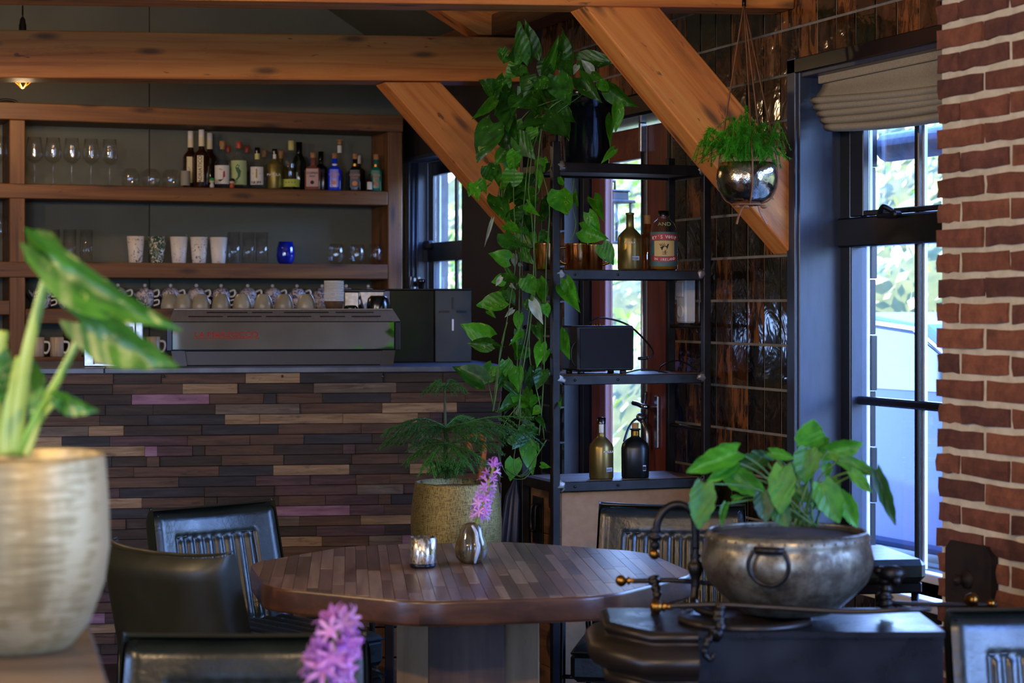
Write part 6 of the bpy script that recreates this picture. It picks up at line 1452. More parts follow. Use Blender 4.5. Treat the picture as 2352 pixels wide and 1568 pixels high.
MB().lathe([(0.001, 88 * s6), (59 * s6, 86 * s6)], 20).build('soil', m_soil, hp_)
top = Matrix.Rotation(-FACE, 3, 'Z') @ (PY(1709, 8, 5.99) - hb0)
for (ub, ang) in ((1680, 2.6), (1709, -1.5), (1735, 0.9), (1783, -0.25)):
    rr_ = 71 * s6; c_, s_ = cos(ang), sin(ang)
    pts = [top, Vector((rr_ * 0.99 * c_, rr_ * 0.99 * s_, 96 * s6)), Vector((rr_ * 1.01 * c_, rr_ * 1.01 * s_, 60 * s6)), Vector((rr_ * 0.97 * c_, rr_ * 0.97 * s_, 36 * s6)), Vector((rr_ * 0.72 * c_, rr_ * 0.72 * s_, 8 * s6)), Vector((rr_ * 0.3 * c_, rr_ * 0.3 * s_, -3 * s6))]
    pts = [pts[0] + (pts[1] - pts[0]) * k / 6 for k in range(6)] + bez(pts[1:], 5)
    MB().tube(pts, 0.0042, 6, flat=0.5).build('leather_cord', m_leatherc, hp_)
MB().tube(bez([(0.045 * cos(a), 0.045 * sin(a), -0.002) for a in [k * pi / 6 for k in range(13)]], 2), 0.004, 6).build('cord_ring', m_leatherc, hp_)
MB().tube(bez([hl(1712, 473, -0.045), hl(1700, 480, -0.05), hl(1692, 500, -0.05), hl(1688, 516, -0.05)]), 0.0042, 6, flat=0.5).tube(bez([hl(1738, 474, -0.045), hl(1742, 490, -0.05), hl(1757, 517, -0.05)]), 0.0042, 6, flat=0.5).build('cord_tail', m_leatherc, hp_)
for u_ in (1690, 1709, 1750): MB().sphere(hl(u_, 476, -0.046), 0.008, 8, 6, sc=(1.4, 1, 0.8)).build('knot', m_leatherc, hp_)
MB().tube([top + Vector((0, 0, -0.01)), top + Vector((0, 0, 0.012))], 0.007).build('hook', m_blackiron, hp_)
m_fern = leafmat('fern_green', '#348c18', '#54ac24', trans=0.45, rough=0.5)
rf = random.Random(17)
for k in range(90):
    a = rf.uniform(0, 2 * pi); r0 = rf.uniform(0, 0.06); el = rf.uniform(0.0, 1.0)
    reach = rf.uniform(0.07, 0.15) * (1.0 if cos(a) < 0.3 else 0.72); hgt = rf.uniform(0.03, 0.17) * (1 - 0.45 * el)
    p0 = Vector((r0 * cos(a), r0 * sin(a), 88 * s6)); p2 = p0 + Vector((reach * cos(a) * el, reach * sin(a) * el, hgt + 0.02)); p3 = p0 + Vector((reach * cos(a), reach * sin(a), hgt * 0.55 - 0.02 * el))
    cur = bez([p0, p0 + (p2 - p0) * 0.6 + Vector((0, 0, 0.02)), p2, p3], 7); mb = MB(); mb.tube(cur, 0.0009, 4)
    for i in range(3, len(cur) - 1):
        tg = (cur[i + 1] - cur[i]).normalized(); ln = 0.030 * (1 - 0.7 * i / len(cur))
        for j in range(7):
            o1 = tg.orthogonal().normalized(); o1 = Matrix.Rotation(rf.uniform(0, 6.28), 3, tg) @ o1; dr = (o1 + tg * rf.uniform(0.6, 1.4)).normalized()
            q0 = cur[i] + (cur[i + 1] - cur[i]) * rf.random(); sd = dr.cross(o1 + Vector((0.1, 0.2, 0.3))).normalized() * 0.0014
            e_ = q0 + dr * ln * rf.uniform(0.6, 1.1)
            mb.add([q0 - sd, q0 + sd, e_], [(0, 1, 2)])
    mb.build('fern_frond', m_fern, hp_)

# ------------------------------------------------------------------ norfolk pine in a gold pot on a stand
dG = 6.55; sG = dG / F
gq = P(1048, 1105, dG)
st_z = gq.z - 0.335
stand = thing('plant_stand', 'dark round plant stand half hidden behind the table', 'plant stand', (gq.x, gq.y, 0), FACE)
MB().lathe([(0.001, st_z - 0.02), (0.15, st_z - 0.02), (0.155, st_z - 0.01), (0.15, st_z - 0.0005), (0.001, st_z - 0.0005)], 32).build('top_disc', m_steel, stand)
for k in range(3):
    a = k * 2 * pi / 3 + 0.5; MB().tube([(0.10 * cos(a), 0.10 * sin(a), st_z - 0.02), (0.15 * cos(a), 0.15 * sin(a), 0)], 0.010).build('leg', m_steel, stand)
m_goldpot, nt_, b_ = base('woven_gold_pot'); v_ = coords(nt_, True, (1, 1, 9)); f_ = noise(nt_, v_, 50, 4, 0.7); v2_ = coords(nt_, True, (7, 7, 1)); f2_ = noise(nt_, v2_, 60, 3)
mx_ = _n(nt_, 'ShaderNodeMath', operation='ADD'); nt_.links.new(f_, mx_.inputs[0]); nt_.links.new(f2_, mx_.inputs[1])
nt_.links.new(ramp(nt_, mx_.outputs[0], [(0.75, '#4a3f24'), (1.0, '#7a6a3a'), (1.0, '#94834e')]), b_.inputs['Base Color']); b_.inputs['Metallic'].default_value = 0.65; b_.inputs['Roughness'].default_value = 0.42
nt_.links.new(bump(nt_, mx_.outputs[0], 0.4, 0.004), b_.inputs['Normal'])
gp_ = thing('gold_planter', 'textured gold pot holding a small norfolk pine behind the table', 'planter', (gq.x, gq.y, st_z), FACE)
rG = 105 * sG
MB().lathe([(0.001, 0), (rG * 0.72, 0), (rG * 0.86, 0.05), (rG * 0.985, 0.14), (rG, 0.20), (rG * 0.97, 0.27), (rG * 0.91, 0.328), (rG * 0.895, 0.335), (rG * 0.86, 0.333), (rG * 0.88, 0.29)], 48).build('pot', m_goldpot, gp_)
MB().lathe([(0.001, 0.318), (rG * 0.88, 0.314)], 24).build('soil', m_soil, gp_)
m_pine = leafmat('pine_needle', '#2a5a20', '#3c7428', trans=0.25, rough=0.5)
m_bark = mat('green_bark', '#2a3a1c', '#3a3a22', rough=0.8, vs=30)
base_off = Vector((0, 0, 0))
def gl_(u, v, y=0.0): return Vector(((u - 1048) * sG, y, 0.335 + (1105 - v) * sG))
MB().tube([gl_(1024, 1100), gl_(1023, 1000), gl_(1021, 890)], [0.008, 0.006, 0.003], 8).build('trunk', m_bark, gp_)
rp = random.Random(23)
def needles(mb, cur, ln, dens, droop=0.25):
    for i in range(len(cur) - 1):
        tg = (cur[i + 1] - cur[i]); L_ = tg.length; tg = tg.normalized()
        for j in range(max(1, int(dens * L_))):
            o1 = Matrix.Rotation(rp.uniform(0, 6.28), 3, tg) @ tg.orthogonal().normalized(); dr = (o1 + tg * 0.9 - Vector((0, 0, droop * 0.3))).normalized()
            q0 = cur[i] + (cur[i + 1] - cur[i]) * rp.random(); sd = dr.cross(Vector((rp.uniform(-1, 1), rp.uniform(-1, 1), rp.uniform(-1, 1)))).normalized() * 0.0011
            mb.add([q0 - sd, q0 + sd, q0 + dr * ln * rp.uniform(0.7, 1.15)], [(0, 1, 2)])
def pbranch(v0, ut, vt, depth, ln=0.011, side=8):
    a = gl_(1023, v0); b = gl_(ut, vt, depth); m_ = (a + b) / 2 + Vector((0, 0, 0.02)); cur = bez([a, m_, b], 8); mb = MB(); mb.tube(cur, [0.003 - 0.0018 * i / len(cur) for i in range(len(cur))], 5); needles(mb, cur, ln, 900)
    bl_ = (b - a).length
    for k in range(side):
        f_ = 0.18 + 0.78 * k / side; i = int(f_ * (len(cur) - 1)); p = cur[i]; dv = (b - a).normalized()
        for s_ in (-1, 1):
            lat = Vector((dv.y, -dv.x, 0)).normalized() * s_ if abs(dv.z) < 0.95 else Vector((s_, 0, 0))
            l2 = bl_ * 0.36 * (1 - 0.5 * f_) + 0.012
            e_ = p + (dv * 0.7 + lat * 0.6).normalized() * l2 - Vector((0, 0, l2 * 0.55 + 0.004))
            c2 = bez([p, (p + e_) / 2 + Vector((0, 0, 0.006)), e_], 4); mb.tube(c2, 0.0012, 4); needles(mb, c2, ln * 0.85, 800)
    mb.build('branch', m_pine, gp_)
for (v0, ut, vt, dy) in ((892, 972, 902, 0.02), (892, 1068, 897, -0.02), (890, 1000, 884, -0.05), (888, 1045, 884, 0.05),
                         (985, 885, 985, -0.03), (985, 878, 1015, 0.06), (980, 930, 965, -0.12), (985, 1225, 960, 0.03), (988, 1235, 995, -0.06), (985, 1170, 975, -0.14), (985, 1110, 985, -0.16), (985, 975, 990, -0.17), (980, 1080, 965, 0.14),
                         (1018, 935, 1055, -0.04), (1020, 985, 1070, -0.14), (1018, 1150, 1028, 0.02), (1020, 1135, 1072, -0.08), (1020, 1070, 1062, -0.15), (1018, 945, 1030, 0.1)):
    pbranch(v0, ut, vt, dy, side=5 if v0 < 900 else 8)
for k in range(14):
    a = k * 0.45; pbranch(1085, 1025 + 45 * cos(a), 1075 + 12 * sin(k * 1.7), 0.06 * sin(a), 0.012, 3)

# umbrella with orange crook handle in the corner
dU = 7.3
um = thing('umbrella', 'folded dark blue umbrella with an orange crook handle behind the gold pot', 'umbrella', P(1165, 1380, dU) * 1.0, 0)
u0_ = P(1165, 1380, dU); um.location = (u0_.x, u0_.y, 0.0)
ul = lambda u, v: P(u, v, dU) - Vector((u0_.x, u0_.y, 0))
m_orange = mat('orange_wood', '#b85a1c', '#9a4a14', rough=0.4, vs=20); m_navy = mat('navy_nylon', '#0e1830', '#18284a', rough=0.4, vs=12)
MB().tube(bez([ul(1081, 1038), ul(1078, 1012), ul(1090, 1000), ul(1108, 1004), ul(1113, 1025), ul(1108, 1070), ul(1100, 1110)]), 0.010, 10).build('handle', m_orange, um)
MB().tube([ul(1100, 1110), ul(1160, 1560)], 0.006).build('shaft', m_steel, um)
fold = lambda a, z: 1 + 0.25 * abs(sin(4 * a))
ax_ = (ul(1185, 1100) - ul(1150, 1620)); Mz = frame_from(ax_.normalized(), Vector((0.3, 1, 0)), ul(1150, 1620)) @ Matrix.Rotation(pi / 2, 4, 'Y')
MB().lathe([(0.004, 0), (0.02, 0.08), (0.035, 0.35), (0.042, 0.6), (0.03, ax_.length * 0.92), (0.006, ax_.length)], 32, fn=fold, M=Mz).build('folded_canopy', m_navy, um)

# ------------------------------------------------------------------ big pot plant in the left foreground on a wooden cabinet
d0 = 2.62; s0 = d0 / F; zc0 = P(0, 1487, d0).z
cab = thing('wooden_cabinet', 'wooden cabinet top in the bottom left corner under the large pot', 'cabinet', (0, 0, 0))
m_cab = wood('cabinet_wood', '#3a3026', '#52463a', '#665848', 14, 2, 0.5, 0.3, '#2a1c10', 0.3)
ca, cb_ = CP(-0.593, 2.80), CP(-0.475, 2.35); ed = (cb_ - ca).normalized(); ln_ = Vector((-ed.y, ed.x, 0)); ln_ = ln_ if ln_.dot(RT) < 0 else -ln_
Mc = frame_from(ln_, UP, ca + ed * 0.7); Mc.translation.z = 0
cab.matrix_basis = Matrix.Identity(4)
oc = MB().box((0, -0.02 if False else 0, zc0 - 0.03), (0.60, 0.70, zc0), 0.004).mesh('cabinet_top', m_cab)
yd = Mc.to_3x3() @ Vector((0, 1, 0)); 
if yd.dot(ed) > 0: Mc.translation = ca; Mc.translation.z = 0
put('cabinet_top', oc, cab, mw=Mc)
put('carcass', MB().box((0.02, 0.02, 0), (0.58, 0.68, zc0 - 0.03), 0.004).mesh('carcass', m_cab), cab, mw=Mc)
m_champ, nt_, b_ = base('brushed_champagne_pot'); v_ = coords(nt_, True, (1, 1, 14)); f_ = noise(nt_, v_, 14, 6, 0.7); f2_ = noise(nt_, coords(nt_, True, (4, 4, 1)), 3, 3)
mx_ = _n(nt_, 'ShaderNodeMath', operation='ADD'); nt_.links.new(f_, mx_.inputs[0]); nt_.links.new(f2_, mx_.inputs[1])
nt_.links.new(ramp(nt_, mx_.outputs[0], [(0.70, '#776b4c'), (1.0, '#a59870'), (1.0, '#b8ac88')]), b_.inputs['Base Color']); b_.inputs['Metallic'].default_value = 0.5; b_.inputs['Roughness'].default_value = 0.45
nt_.links.new(bump(nt_, f_, 0.3, 0.003), b_.inputs['Normal'])
pb = P(22, 1487, d0); 
bp = thing('foreground_planter', 'large champagne coloured pot in the left foreground with a variegated plant', 'planter', (pb.x, pb.y, zc0 + 0.0005), FACE)
rM = 226 * s0; hP = (1487 - 1042) * s0
MB().lathe([(0.001, 0), (rM * 0.60, 0), (rM * 0.64, 0.006), (rM * 0.80, hP * 0.12), (rM * 0.95, hP * 0.33), (rM, hP * 0.52), (rM * 0.99, hP * 0.75), (rM * 0.955, hP * 0.97), (rM * 0.94, hP), (rM * 0.91, hP * 0.99), (rM * 0.93, hP * 0.85)], 56).build('pot', m_champ, bp)
MB().lathe([(0.001, hP * 0.95), (rM * 0.92, hP * 0.93)], 24).build('soil', m_soil, bp)
ARROW = [(0, 0.10), (0.12, 0.24), (0.3, 0.33), (0.5, 0.30), (0.7, 0.20), (0.88, 0.08), (1, 0.004)]
m_var = leafmat('variegated_leaf', '#24561a', '#3f7c22', '#b0b868', trans=0.3, rough=0.4)
m_vars = mat('variegated_stalk', '#6a9a30', '#a8b860', rough=0.4, vs=12, vstretch=(1, 1, 0.2))
A_me = [leaf_mesh('leaf', m_var, ARROW, 0.22, c, dr, nu=12) for c, dr in ((0.22, 0.22), (0.15, 0.12))]
bpM = Matrix.Translation(bp.location) @ Matrix.Rotation(FACE, 4, 'Z'); bp.matrix_basis = bpM
for (ua, va, ub, vb, w, da, db, roll, k) in ((112, 578, 356, 768, 118, 2.60, 2.50, 0.55, 0), (128, 592, 55, 512, 62, 2.60, 2.64, 0.4, 1), (188, 740, 390, 846, 118, 2.58, 2.50, 0.35, 1), (132, 915, 216, 948, 52, 2.58, 2.54, 0.5, 1), (55, 905, 78, 815, 88, 2.66, 2.68, 0.3, 1), (-10, 900, 20, 800, 90, 2.6, 2.6, 0.4, 1), (100, 900, 60, 960, 40, 2.56, 2.55, 0.8, 0)):
    place_leaf(A_me[k], bp, P(ua, va, da), P(ub, vb, db), w * s0, roll, 0.66)
for pts, r_ in (([(35, 1045), (55, 850), (90, 700), (122, 588)], (0.010, 0.0055)), ([(40, 1045), (95, 940), (150, 840), (190, 758)], (0.007, 0.0045)), ([(55, 1045), (95, 960), (135, 918)], (0.005, 0.003)), ([(8, 1045), (18, 950), (40, 850), (60, 880)], (0.009, 0.005)), ([(-15, 1045), (-12, 900), (5, 760)], (0.012, 0.008)), ([(20, 1045), (28, 900), (45, 820)], (0.010, 0.005)), ([(60, 1045), (80, 990), (95, 930)], (0.006, 0.004))):
    cur = bez([bpM.inverted() @ P(u, v, d0 - 0.01) for u, v in pts], 8)
    MB().tube(cur, [r_[0] + (r_[1] - r_[0]) * i / (len(cur) - 1) for i in range(len(cur))], 10).build('stalk', m_vars, bp)

# foreground hyacinth, its vase stands on a table just below the frame
dH = 3.05
tb = thing('side_table', 'small round table mostly below the bottom edge, holding a hyacinth', 'table', (0, 0, 0))
hq = P(745, 1720, dH); tz = 0.62
tb.location = (hq.x, hq.y, 0)
MB().lathe([(0.001, tz - 0.03), (0.22, tz - 0.03), (0.225, tz - 0.015), (0.22, tz), (0.001, tz)], 40).build('table_top', m_cab, tb)
MB().lathe([(0.16, 0), (0.15, 0.02), (0.03, 0.04), (0.03, tz - 0.03)], 20, cap0=True).build('pedestal', m_rod, tb)
v2 = thing('bud_vase', 'small glass vase below the bottom edge holding the blurred hyacinth', 'vase', (hq.x, hq.y, tz + 0.0005), FACE)
MB().lathe([(0.001, 0), (0.03, 0), (0.04, 0.02), (0.035, 0.06), (0.014, 0.09), (0.012, 0.11), (0.010, 0.11), (0.012, 0.09), (0.001, 0.03)], 28).build('vase_body', m_smoky, v2)
hyacinth('blurred pink hyacinth in the foreground at the bottom edge', [Vector((hq.x, hq.y, tz + 0.05)), P(745, 1600, dH), P(760, 1510, dH), P(782, 1425, dH)], 0.42, 24, 0, 1.75, 8, 0.006)
# ------------------------------------------------------------------ antique iron stove with brass rails
dS = 4.0
ZS = 0.805
m_stove = mat('black_stove_enamel', '#14151a', '#1b1c21', rough=0.24, metal=0.35, vs=8, rvar=0.12)
m_moul = mat('worn_dark_moulding', '#201a15', '#2a221b', rough=0.34, metal=0.35, vs=10, rvar=0.1)
stv = thing('iron_stove', 'black cast-iron stove with moulded corner and brass-knobbed rails by the brick pier', 'stove', CP(0, 0), -YAW)
def S(u, v, d): q = P(u, v, d); X = (q - CAM).dot(RT); return Vector((X, d, q.z))
xl = S(1500, 1430, 3.95).x; xr = S(2166, 1430, 3.95).x; xs = S(1600, 1430, 3.95).x
xf = S(1395, 1400, 4.2).x
yF, yBk = 3.93, 4.24
top = [(xl, yF), (xr, yF), (xr, yBk), (xf, yBk), (xf, yF + 0.12)]
MB().prism([(x, y, ZS - 0.012) for x, y in top], (0, 0, 0.012)).build('top_plate', m_stove, stv)
# ogee moulding along the left corner facets
og = bez([(0.000, 0, 0.0), (0.012, 0, -0.003), (0.015, 0, -0.012), (0.008, 0, -0.019), (0.010, 0, -0.026), (0.030, 0, -0.034), (0.044, 0, -0.048), (0.045, 0, -0.064), (0.034, 0, -0.080), (0.016, 0, -0.090), (0.006, 0, -0.097), (0.012, 0, -0.104), (0.012, 0, -0.116), (-0.004, 0, -0.121)], 4)
ogee = [(p.x, p.z) for p in og]
path = [(xs, yF), (xl, yF), (xf, yF + 0.12), (xf, yBk)]
def off(i, o):
    p = Vector(path[i]); ns = []
    if i > 0: d_ = (Vector(path[i]) - Vector(path[i - 1])).normalized(); ns.append(Vector((d_.y, -d_.x)))
    if i < len(path) - 1: d_ = (Vector(path[i + 1]) - Vector(path[i])).normalized(); ns.append(Vector((d_.y, -d_.x)))
    n_ = sum(ns, Vector((0, 0))); n_ = n_.normalized(); k = 1 / max(0.4, n_.dot(ns[0])); n_ = -n_ * k
    return p + n_ * o
mb = MB(); V = []
for i in range(len(path)):
    for o_, z_ in ogee: q = off(i, o_); V.append((q.x, q.y, ZS - 0.001 + z_))
n = len(ogee)
Fs = [(i * n + j, i * n + j + 1, (i + 1) * n + j + 1, (i + 1) * n + j) for i in range(len(path) - 1) for j in range(n - 1)]
Fs.append(tuple(range(n)))
mb.add(V, Fs[:-1], True); mb.add(V[:n], [tuple(range(n))], False); mb.build('corner_moulding', m_moul, stv)
MB().box((xs, yF + 0.012, ZS - 0.105), (xr, yF + 0.03, ZS - 0.012), 0.002).build('front_apron', m_stove, stv)
MB().box((xf + 0.04, yF + 0.06, 0.12), (xr - 0.02, yBk - 0.01, ZS - 0.0125), 0.006).build('body', m_stove, stv)
for (x, y) in ((xf + 0.09, yF + 0.09), (xr - 0.06, yF + 0.09), (xf + 0.09, yBk - 0.05), (xr - 0.06, yBk - 0.05)):
    MB().lathe([(0.02, 0), (0.024, 0.01), (0.014, 0.05), (0.026, 0.12)], 14, (x, y, 0), cap0=True).build('leg', m_blackiron, stv)
xq = S(1998, 1550, 3.9).x
MB().lathe([(0.020, 0.0), (0.020, ZS - 0.11)], 48, (xq, yF + 0.035, 0), fn=lambda a, z: 1 + 0.08 * cos(10 * a)).build('fluted_post', mat('cream_enamel', '#a89a84', rough=0.4), stv)
# hob ring under the bowl
bx = S(1808, 1400, 4.10).x; by = 4.085
MB().lathe([(0.001, 0.0), (0.135, 0.0), (0.138, 0.006), (0.132, 0.012), (0.118, 0.013), (0.116, 0.008), (0.001, 0.008)], 44, (S(1715, 1420, 4.03).x, 4.06, ZS)).build('hob_ring', m_moul, stv)
# rails, knobs and brackets
def rail(pts, r_, m, name='rail'): return MB().tube(bez([S(*p) for p in pts], 8), r_, 10).build(name, m, stv)
def knob(u, v, d, r_=0.0125):
    p = S(u, v, d); MB().sphere(p, r_, 14, 9).build('brass_knob', m_brass, stv)
rail([(1452, 1334, 4.22), (1500, 1333, 4.22), (1560, 1333, 4.22), (1640, 1340, 4.22)], 0.0052, m_blackiron); knob(1427, 1333, 4.22)
MB().lathe([(0.004, 0), (0.010, 0.004), (0.004, 0.010), (0.007, 0.014)], 12, M=Matrix.Translation(S(1439, 1333, 4.22)) @ Matrix.Rotation(pi / 2, 4, 'Y')).build('knob_collar', m_brass, stv)
rail([(1520, 1392, 3.95), (1650, 1388, 3.95), (1760, 1394, 3.94), (1950, 1404, 3.93), (2080, 1400, 3.92), (2135, 1398, 3.95)], 0.0055, m_moul); knob(1508, 1393, 3.95, 0.0135)
MB().lathe([(0.005, 0), (0.011, 0.004), (0.005, 0.010), (0.008, 0.016)], 12, M=Matrix.Translation(S(1520, 1393, 3.95)) @ Matrix.Rotation(pi / 2, 4, 'Y')).build('knob_collar', m_brass, stv)
rail([(2050, 1384, 4.3), (2150, 1388, 4.3), (2290, 1388, 4.3)], 0.005, m_moul)
knob(2232, 1378, 4.3, 0.016); knob(2276, 1386, 4.3, 0.010)
def bracket(pts, rs, name='bracket'):
    cur = bez([S(*p) for p in pts], 6); rs_ = [rs[min(len(rs) - 1, int(i / len(cur) * len(rs)))] * (1 + 0.18 * sin(i * 1.9)) for i in range(len(cur))]
    return MB().tube(cur, rs_, 10).build(name, m_blackiron, stv)
bracket([(1500, 1325, 4.22), (1506, 1345, 4.21), (1510, 1370, 4.2), (1505, 1400, 4.18), (1512, 1425, 4.15)], [0.012, 0.010, 0.009, 0.010, 0.011])
bracket([(1655, 1392, 3.94), (1650, 1415, 3.93), (1655, 1445, 3.92), (1640, 1460, 3.905)], [0.011, 0.012, 0.010, 0.014])
bracket([(1640, 1455, 3.915), (1624, 1475, 3.91), (1618, 1500, 3.91), (1632, 1515, 3.91), (1640, 1500, 3.91)], [0.007, 0.006, 0.005], 'scroll')
br_ = bracket([(2030, 1312, 4.12), (2035, 1345, 4.12), (2032, 1375, 4.12), (2038, 1402, 4.12)], [0.016, 0.013, 0.017, 0.014])
MB().sphere(S(2050, 1318, 4.11), 0.020, 12, 8, sc=(1.4, 0.8, 0.9)).sphere(S(2058, 1333, 4.1), 0.011, 10, 7).sphere(S(2020, 1310, 4.12), 0.014, 10, 7, sc=(1, 0.8, 0.7)).build('finial_head', m_blackiron, stv)
# swan-neck with turned finial
def turned(u, v0, v1, d, prof):       # turned spindle between v0 (top) and v1 (bottom)
    a = S(u, v0, d); b = S(u, v1, d); L_ = a.z - b.z
    return MB().lathe([(r_, L_ * t) for t, r_ in prof], 16, (b.x, b.y, b.z)).build('turned_spindle', m_blackiron, stv)
rail([(1508, 1222, 4.15), (1512, 1195, 4.15), (1530, 1168, 4.15), (1556, 1158, 4.15), (1582, 1168, 4.15), (1596, 1195, 4.15), (1598, 1260, 4.15)], 0.0085, m_blackiron, 'swan_neck')
turned(1505, 1212, 1262, 4.15, [(0, 0.006), (0.1, 0.009), (0.25, 0.010), (0.4, 0.006), (0.5, 0.014), (0.65, 0.015), (0.75, 0.007), (0.85, 0.012), (1, 0.008)])
knob(1503, 1272, 4.15, 0.0115)
turned(1598, 1255, 1350, 4.15, [(0, 0.008), (0.1, 0.010), (0.2, 0.008), (0.35, 0.014), (0.5, 0.018), (0.62, 0.014), (0.7, 0.007), (0.78, 0.012), (0.86, 0.007), (1, 0.008)])
rail([(1598, 1345, 4.15), (1594, 1380, 4.14), (1606, 1400, 4.1), (1650, 1412, 4.05)], 0.008, m_blackiron, 'swan_neck')

# ------------------------------------------------------------------ riveted metal bowl with the leafy plant
m_patina, nt_, b_ = base('tarnished_zinc'); v_ = coords(nt_, True); f_ = noise(nt_, v_, 16, 7, 0.75); f2_ = noise(nt_, v_, 5, 3)
c_ = ramp(nt_, f_, [(0.3, '#2c241c'), (0.45, '#5a5448'), (0.58, '#8a8676'), (0.72, '#6a5a40')]); nt_.links.new(mixc(nt_, ramp(nt_, f2_, [(0.45, 0.0), (0.65, 0.6)]), c_, srgb('#4a3a2a')), b_.inputs['Base Color'])
b_.inputs['Metallic'].default_value = 0.7; nt_.links.new(ramp(nt_, f_, [(0.3, 0.6), (0.6, 0.3)]), b_.inputs['Roughness'])
sB = 4.09 / F; rB = 197 * sB
q = P(1808, 1395, 4.09)
bowl = thing('metal_bowl', 'large tarnished metal bowl with ring handle standing on the stove', 'bowl', (q.x, q.y, ZS + 0.0135), FACE)
zb_ = lambda v: (1395 - v) * sB * 0.985
MB().lathe([(0.001, 0.0), (rB * 0.40, 0.0), (rB * 0.55, 0.004), (rB * 0.78, zb_(1350)), (rB * 0.93, zb_(1318)), (rB * 0.99, zb_(1285)), (rB, zb_(1265)), (rB * 0.97, zb_(1238)), (rB * 0.955, zb_(1228)), (rB * 0.965, zb_(1222)), (rB * 0.935, zb_(1206)), (rB * 0.90, zb_(1202)), (rB * 0.90, zb_(1208)), (rB * 0.93, zb_(1230))], 64).build('bowl_body', m_patina, bowl)
MB().lathe([(0.001, zb_(1212)), (rB * 0.91, zb_(1216))], 28).build('soil', m_soil, bowl)
for k in range(40):
    a = 2 * pi * k / 40; 
    if k == 0: rv = MB().sphere((0, 0, 0), 0.0028, 8, 5).mesh('rivet', m_patina)
    put('rivet', rv, bowl, loc=(rB * 0.955 * cos(a), rB * 0.955 * sin(a), zb_(1216)))
for sgn, ang in ((1, -pi / 2 - 0.335), (1, pi / 2 - 0.3)):
    ca_, sa_ = cos(ang), sin(ang); tx = Vector((-sa_, ca_, 0)); nx = Vector((ca_, sa_, 0)); c0 = nx * (rB + 0.004) + Vector((0, 0, zb_(1228)))
    h_ = MB().tube([c0 - tx * 0.030 + Vector((0, 0, 0.0)), c0 + tx * 0.030], 0.0075, 8).build('handle_bracket', m_blackiron, bowl)
    ring = [c0 + nx * 0.004 + tx * (0.040 * cos(b)) + Vector((0, 0, -0.030 + 0.040 * sin(b) * (0.95))) for b in [0.9 - 0.0 + k * (2 * pi - 1.1) / 16 + pi * 0.0 for k in range(0)]] or [c0 + nx * 0.004 + tx * 0.030 + Vector((0, 0, 0.0)), c0 + nx * 0.006 + tx * 0.040 + Vector((0, 0, -0.022)), c0 + nx * 0.004 + tx * 0.036 + Vector((0, 0, -0.046)), c0 + nx * 0.002 + tx * 0.018 + Vector((0, 0, -0.064)), c0 + nx * 0.001 + Vector((0, 0, -0.068)), c0 + nx * 0.002 - tx * 0.020 + Vector((0, 0, -0.062)), c0 + nx * 0.004 - tx * 0.036 + Vector((0, 0, -0.045)), c0 + nx * 0.006 - tx * 0.040 + Vector((0, 0, -0.022)), c0 + nx * 0.004 - tx * 0.030]
    MB().tube(bez(ring, 5), 0.0048, 8).build('ring_handle', m_blackiron, h_)
SC_ = [(0, 0.22), (0.1, 0.36), (0.28, 0.46), (0.5, 0.44), (0.7, 0.34), (0.88, 0.18), (1, 0.02)]
m_bl = leafmat('scalloped_leaf', '#2c6c1c', '#448c22', trans=0.4, rough=0.45); m_bld = leafmat('scalloped_leaf_dark', '#1f4a1c', '#2f6420', trans=0.35, rough=0.45)
S_l = [leaf_mesh('leaf', m_bl, SC_, 0.10, c, d_, nu=14, scallop=0.05) for c, d_ in ((0.15, 0.10), (0.25, 0.2), (0.08, 0.04))]
S_d = [leaf_mesh('leaf', m_bld, SC_, 0.10, c, d_, nu=14, scallop=0.05) for c, d_ in ((0.15, 0.10), (0.25, 0.2))]
pl = thing('leafy_plant', 'leafy green plant with scalloped drooping leaves growing in the metal bowl', 'plant', (q.x, q.y, ZS + 0.0135 + zb_(1212)), FACE)
plM = Matrix.Translation(pl.location) @ Matrix.Rotation(FACE, 4, 'Z'); pl.matrix_basis = plM
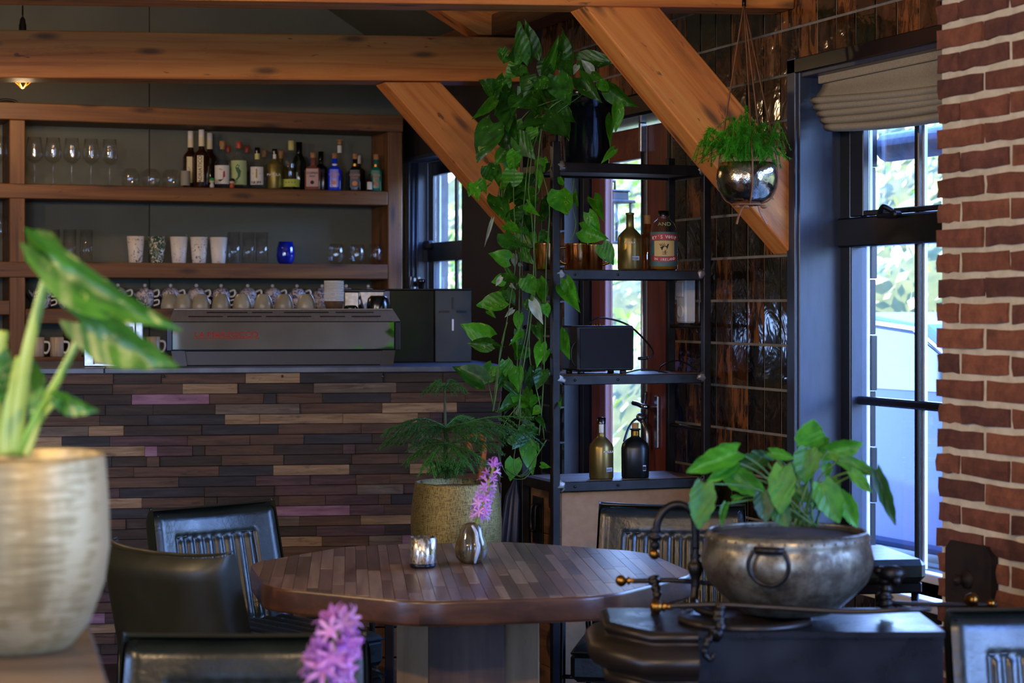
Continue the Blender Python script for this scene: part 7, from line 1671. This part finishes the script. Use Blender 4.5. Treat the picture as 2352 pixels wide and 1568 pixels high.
BL = [(600,440,95,640,250,'l',-.1),(575,540,300,760,150,'l',-.08),(260,770,200,1240,270,'l',-.14),(495,980,430,1205,80,'l',-.1),(880,500,610,640,210,'d',.06),(500,665,910,880,250,'l',-.04),(860,870,905,1165,220,'d',-.08),
 (1080,600,1050,1085,280,'l',-.1),(940,440,1195,510,120,'l',.04),(1000,1000,1130,1215,220,'d',-.08),(1340,415,1300,755,275,'l',-.02),(1330,385,1400,105,310,'l',.02),(1550,430,1905,370,230,'l',.0),(1430,380,1560,300,160,'l',.05),
 (1670,525,2075,680,150,'l',-.02),(2045,630,2250,1205,150,'d',-.04),(1790,640,2000,865,130,'l',-.04),(1480,760,1665,1175,290,'l',-.1),(1640,890,1865,1215,210,'l',-.08),(1530,560,1535,710,120,'l',.05),(1190,560,1245,810,110,'d',.0),
 (1190,830,1370,960,170,'d',.0),(560,930,655,910,80,'l',.03),(1080,560,960,700,150,'d',.06),(1560,720,1680,780,90,'l',.05),(1400,930,1480,1060,110,'d',.06),(760,500,640,600,140,'d',.08),(1000,480,860,470,110,'d',.08),(1420,440,1560,520,150,'l',.06)]
soil_c = P(1850, 1195, 4.09)
for (a, b, c, d_, w, kind, dz) in BL:
    s_ = 0.2211; A = P(1560 + a * s_, 940 + b * s_, 4.09 + dz); B_ = P(1560 + c * s_, 940 + d_ * s_, 4.09 + dz - 0.02)
    place_leaf(lr.choice(S_l if kind == 'l' else S_d), pl, A, B_, w * s_ * sB, lr.uniform(-0.3, 0.3), 0.92)
    sc0 = soil_c + RT * lr.uniform(-0.05, 0.03) + FW * lr.uniform(-0.03, 0.03) - UP * 0.01
    MB().tube(bez([plM.inverted() @ sc0, plM.inverted() @ ((sc0 + A) / 2 + UP * 0.03), plM.inverted() @ A], 6), 0.0022, 6).build('leaf_stalk', m_stem, pl)

# window seat cushion / stool behind the bowl
q = P(2010, 1290, 5.4)
sto = thing('cushioned_stool', 'stool with a blue glinting leather cushion under the window', 'stool', (q.x, q.y, 0), FACE + 0.15)
zs_ = P(2040, 1268, 5.4).z
MB().box((-0.17, -0.17, zs_ - 0.06), (0.085, 0.17, zs_), 0.015).build('seat_cushion', m_leather, sto)
MB().box((-0.16, -0.16, zs_ - 0.09), (0.075, 0.16, zs_ - 0.0605), 0.004).build('seat_frame', m_rod, sto)
for a in (-0.145, 0.06):
    for b in (-0.145, 0.145): MB().tube([(a, b, 0), (a, b, zs_ - 0.09)], 0.011).build('leg', m_rod, sto)

# crate with steel edge behind the table's left side
q = P(868, 1470, 6.9)
cr = thing('wooden_crate', 'wooden crate with dark steel corner post behind the table', 'crate', (q.x, q.y, 0), FACE)
for k in range(4): MB().box((0, 0, 0), (0.30, 0.018, 0.1), 0.003).build('slat', m_chest, cr, (-0.03, 0, 0.02 + 0.105 * k))
MB().box((0.025, -0.014, 0), (0.055, 0.004, 0.45), 0.002).build('corner_post', m_steel, cr)
MB().box((-0.03, 0.02, 0), (0.27, 0.26, 0.43), 0.003).build('box', m_chest, cr)
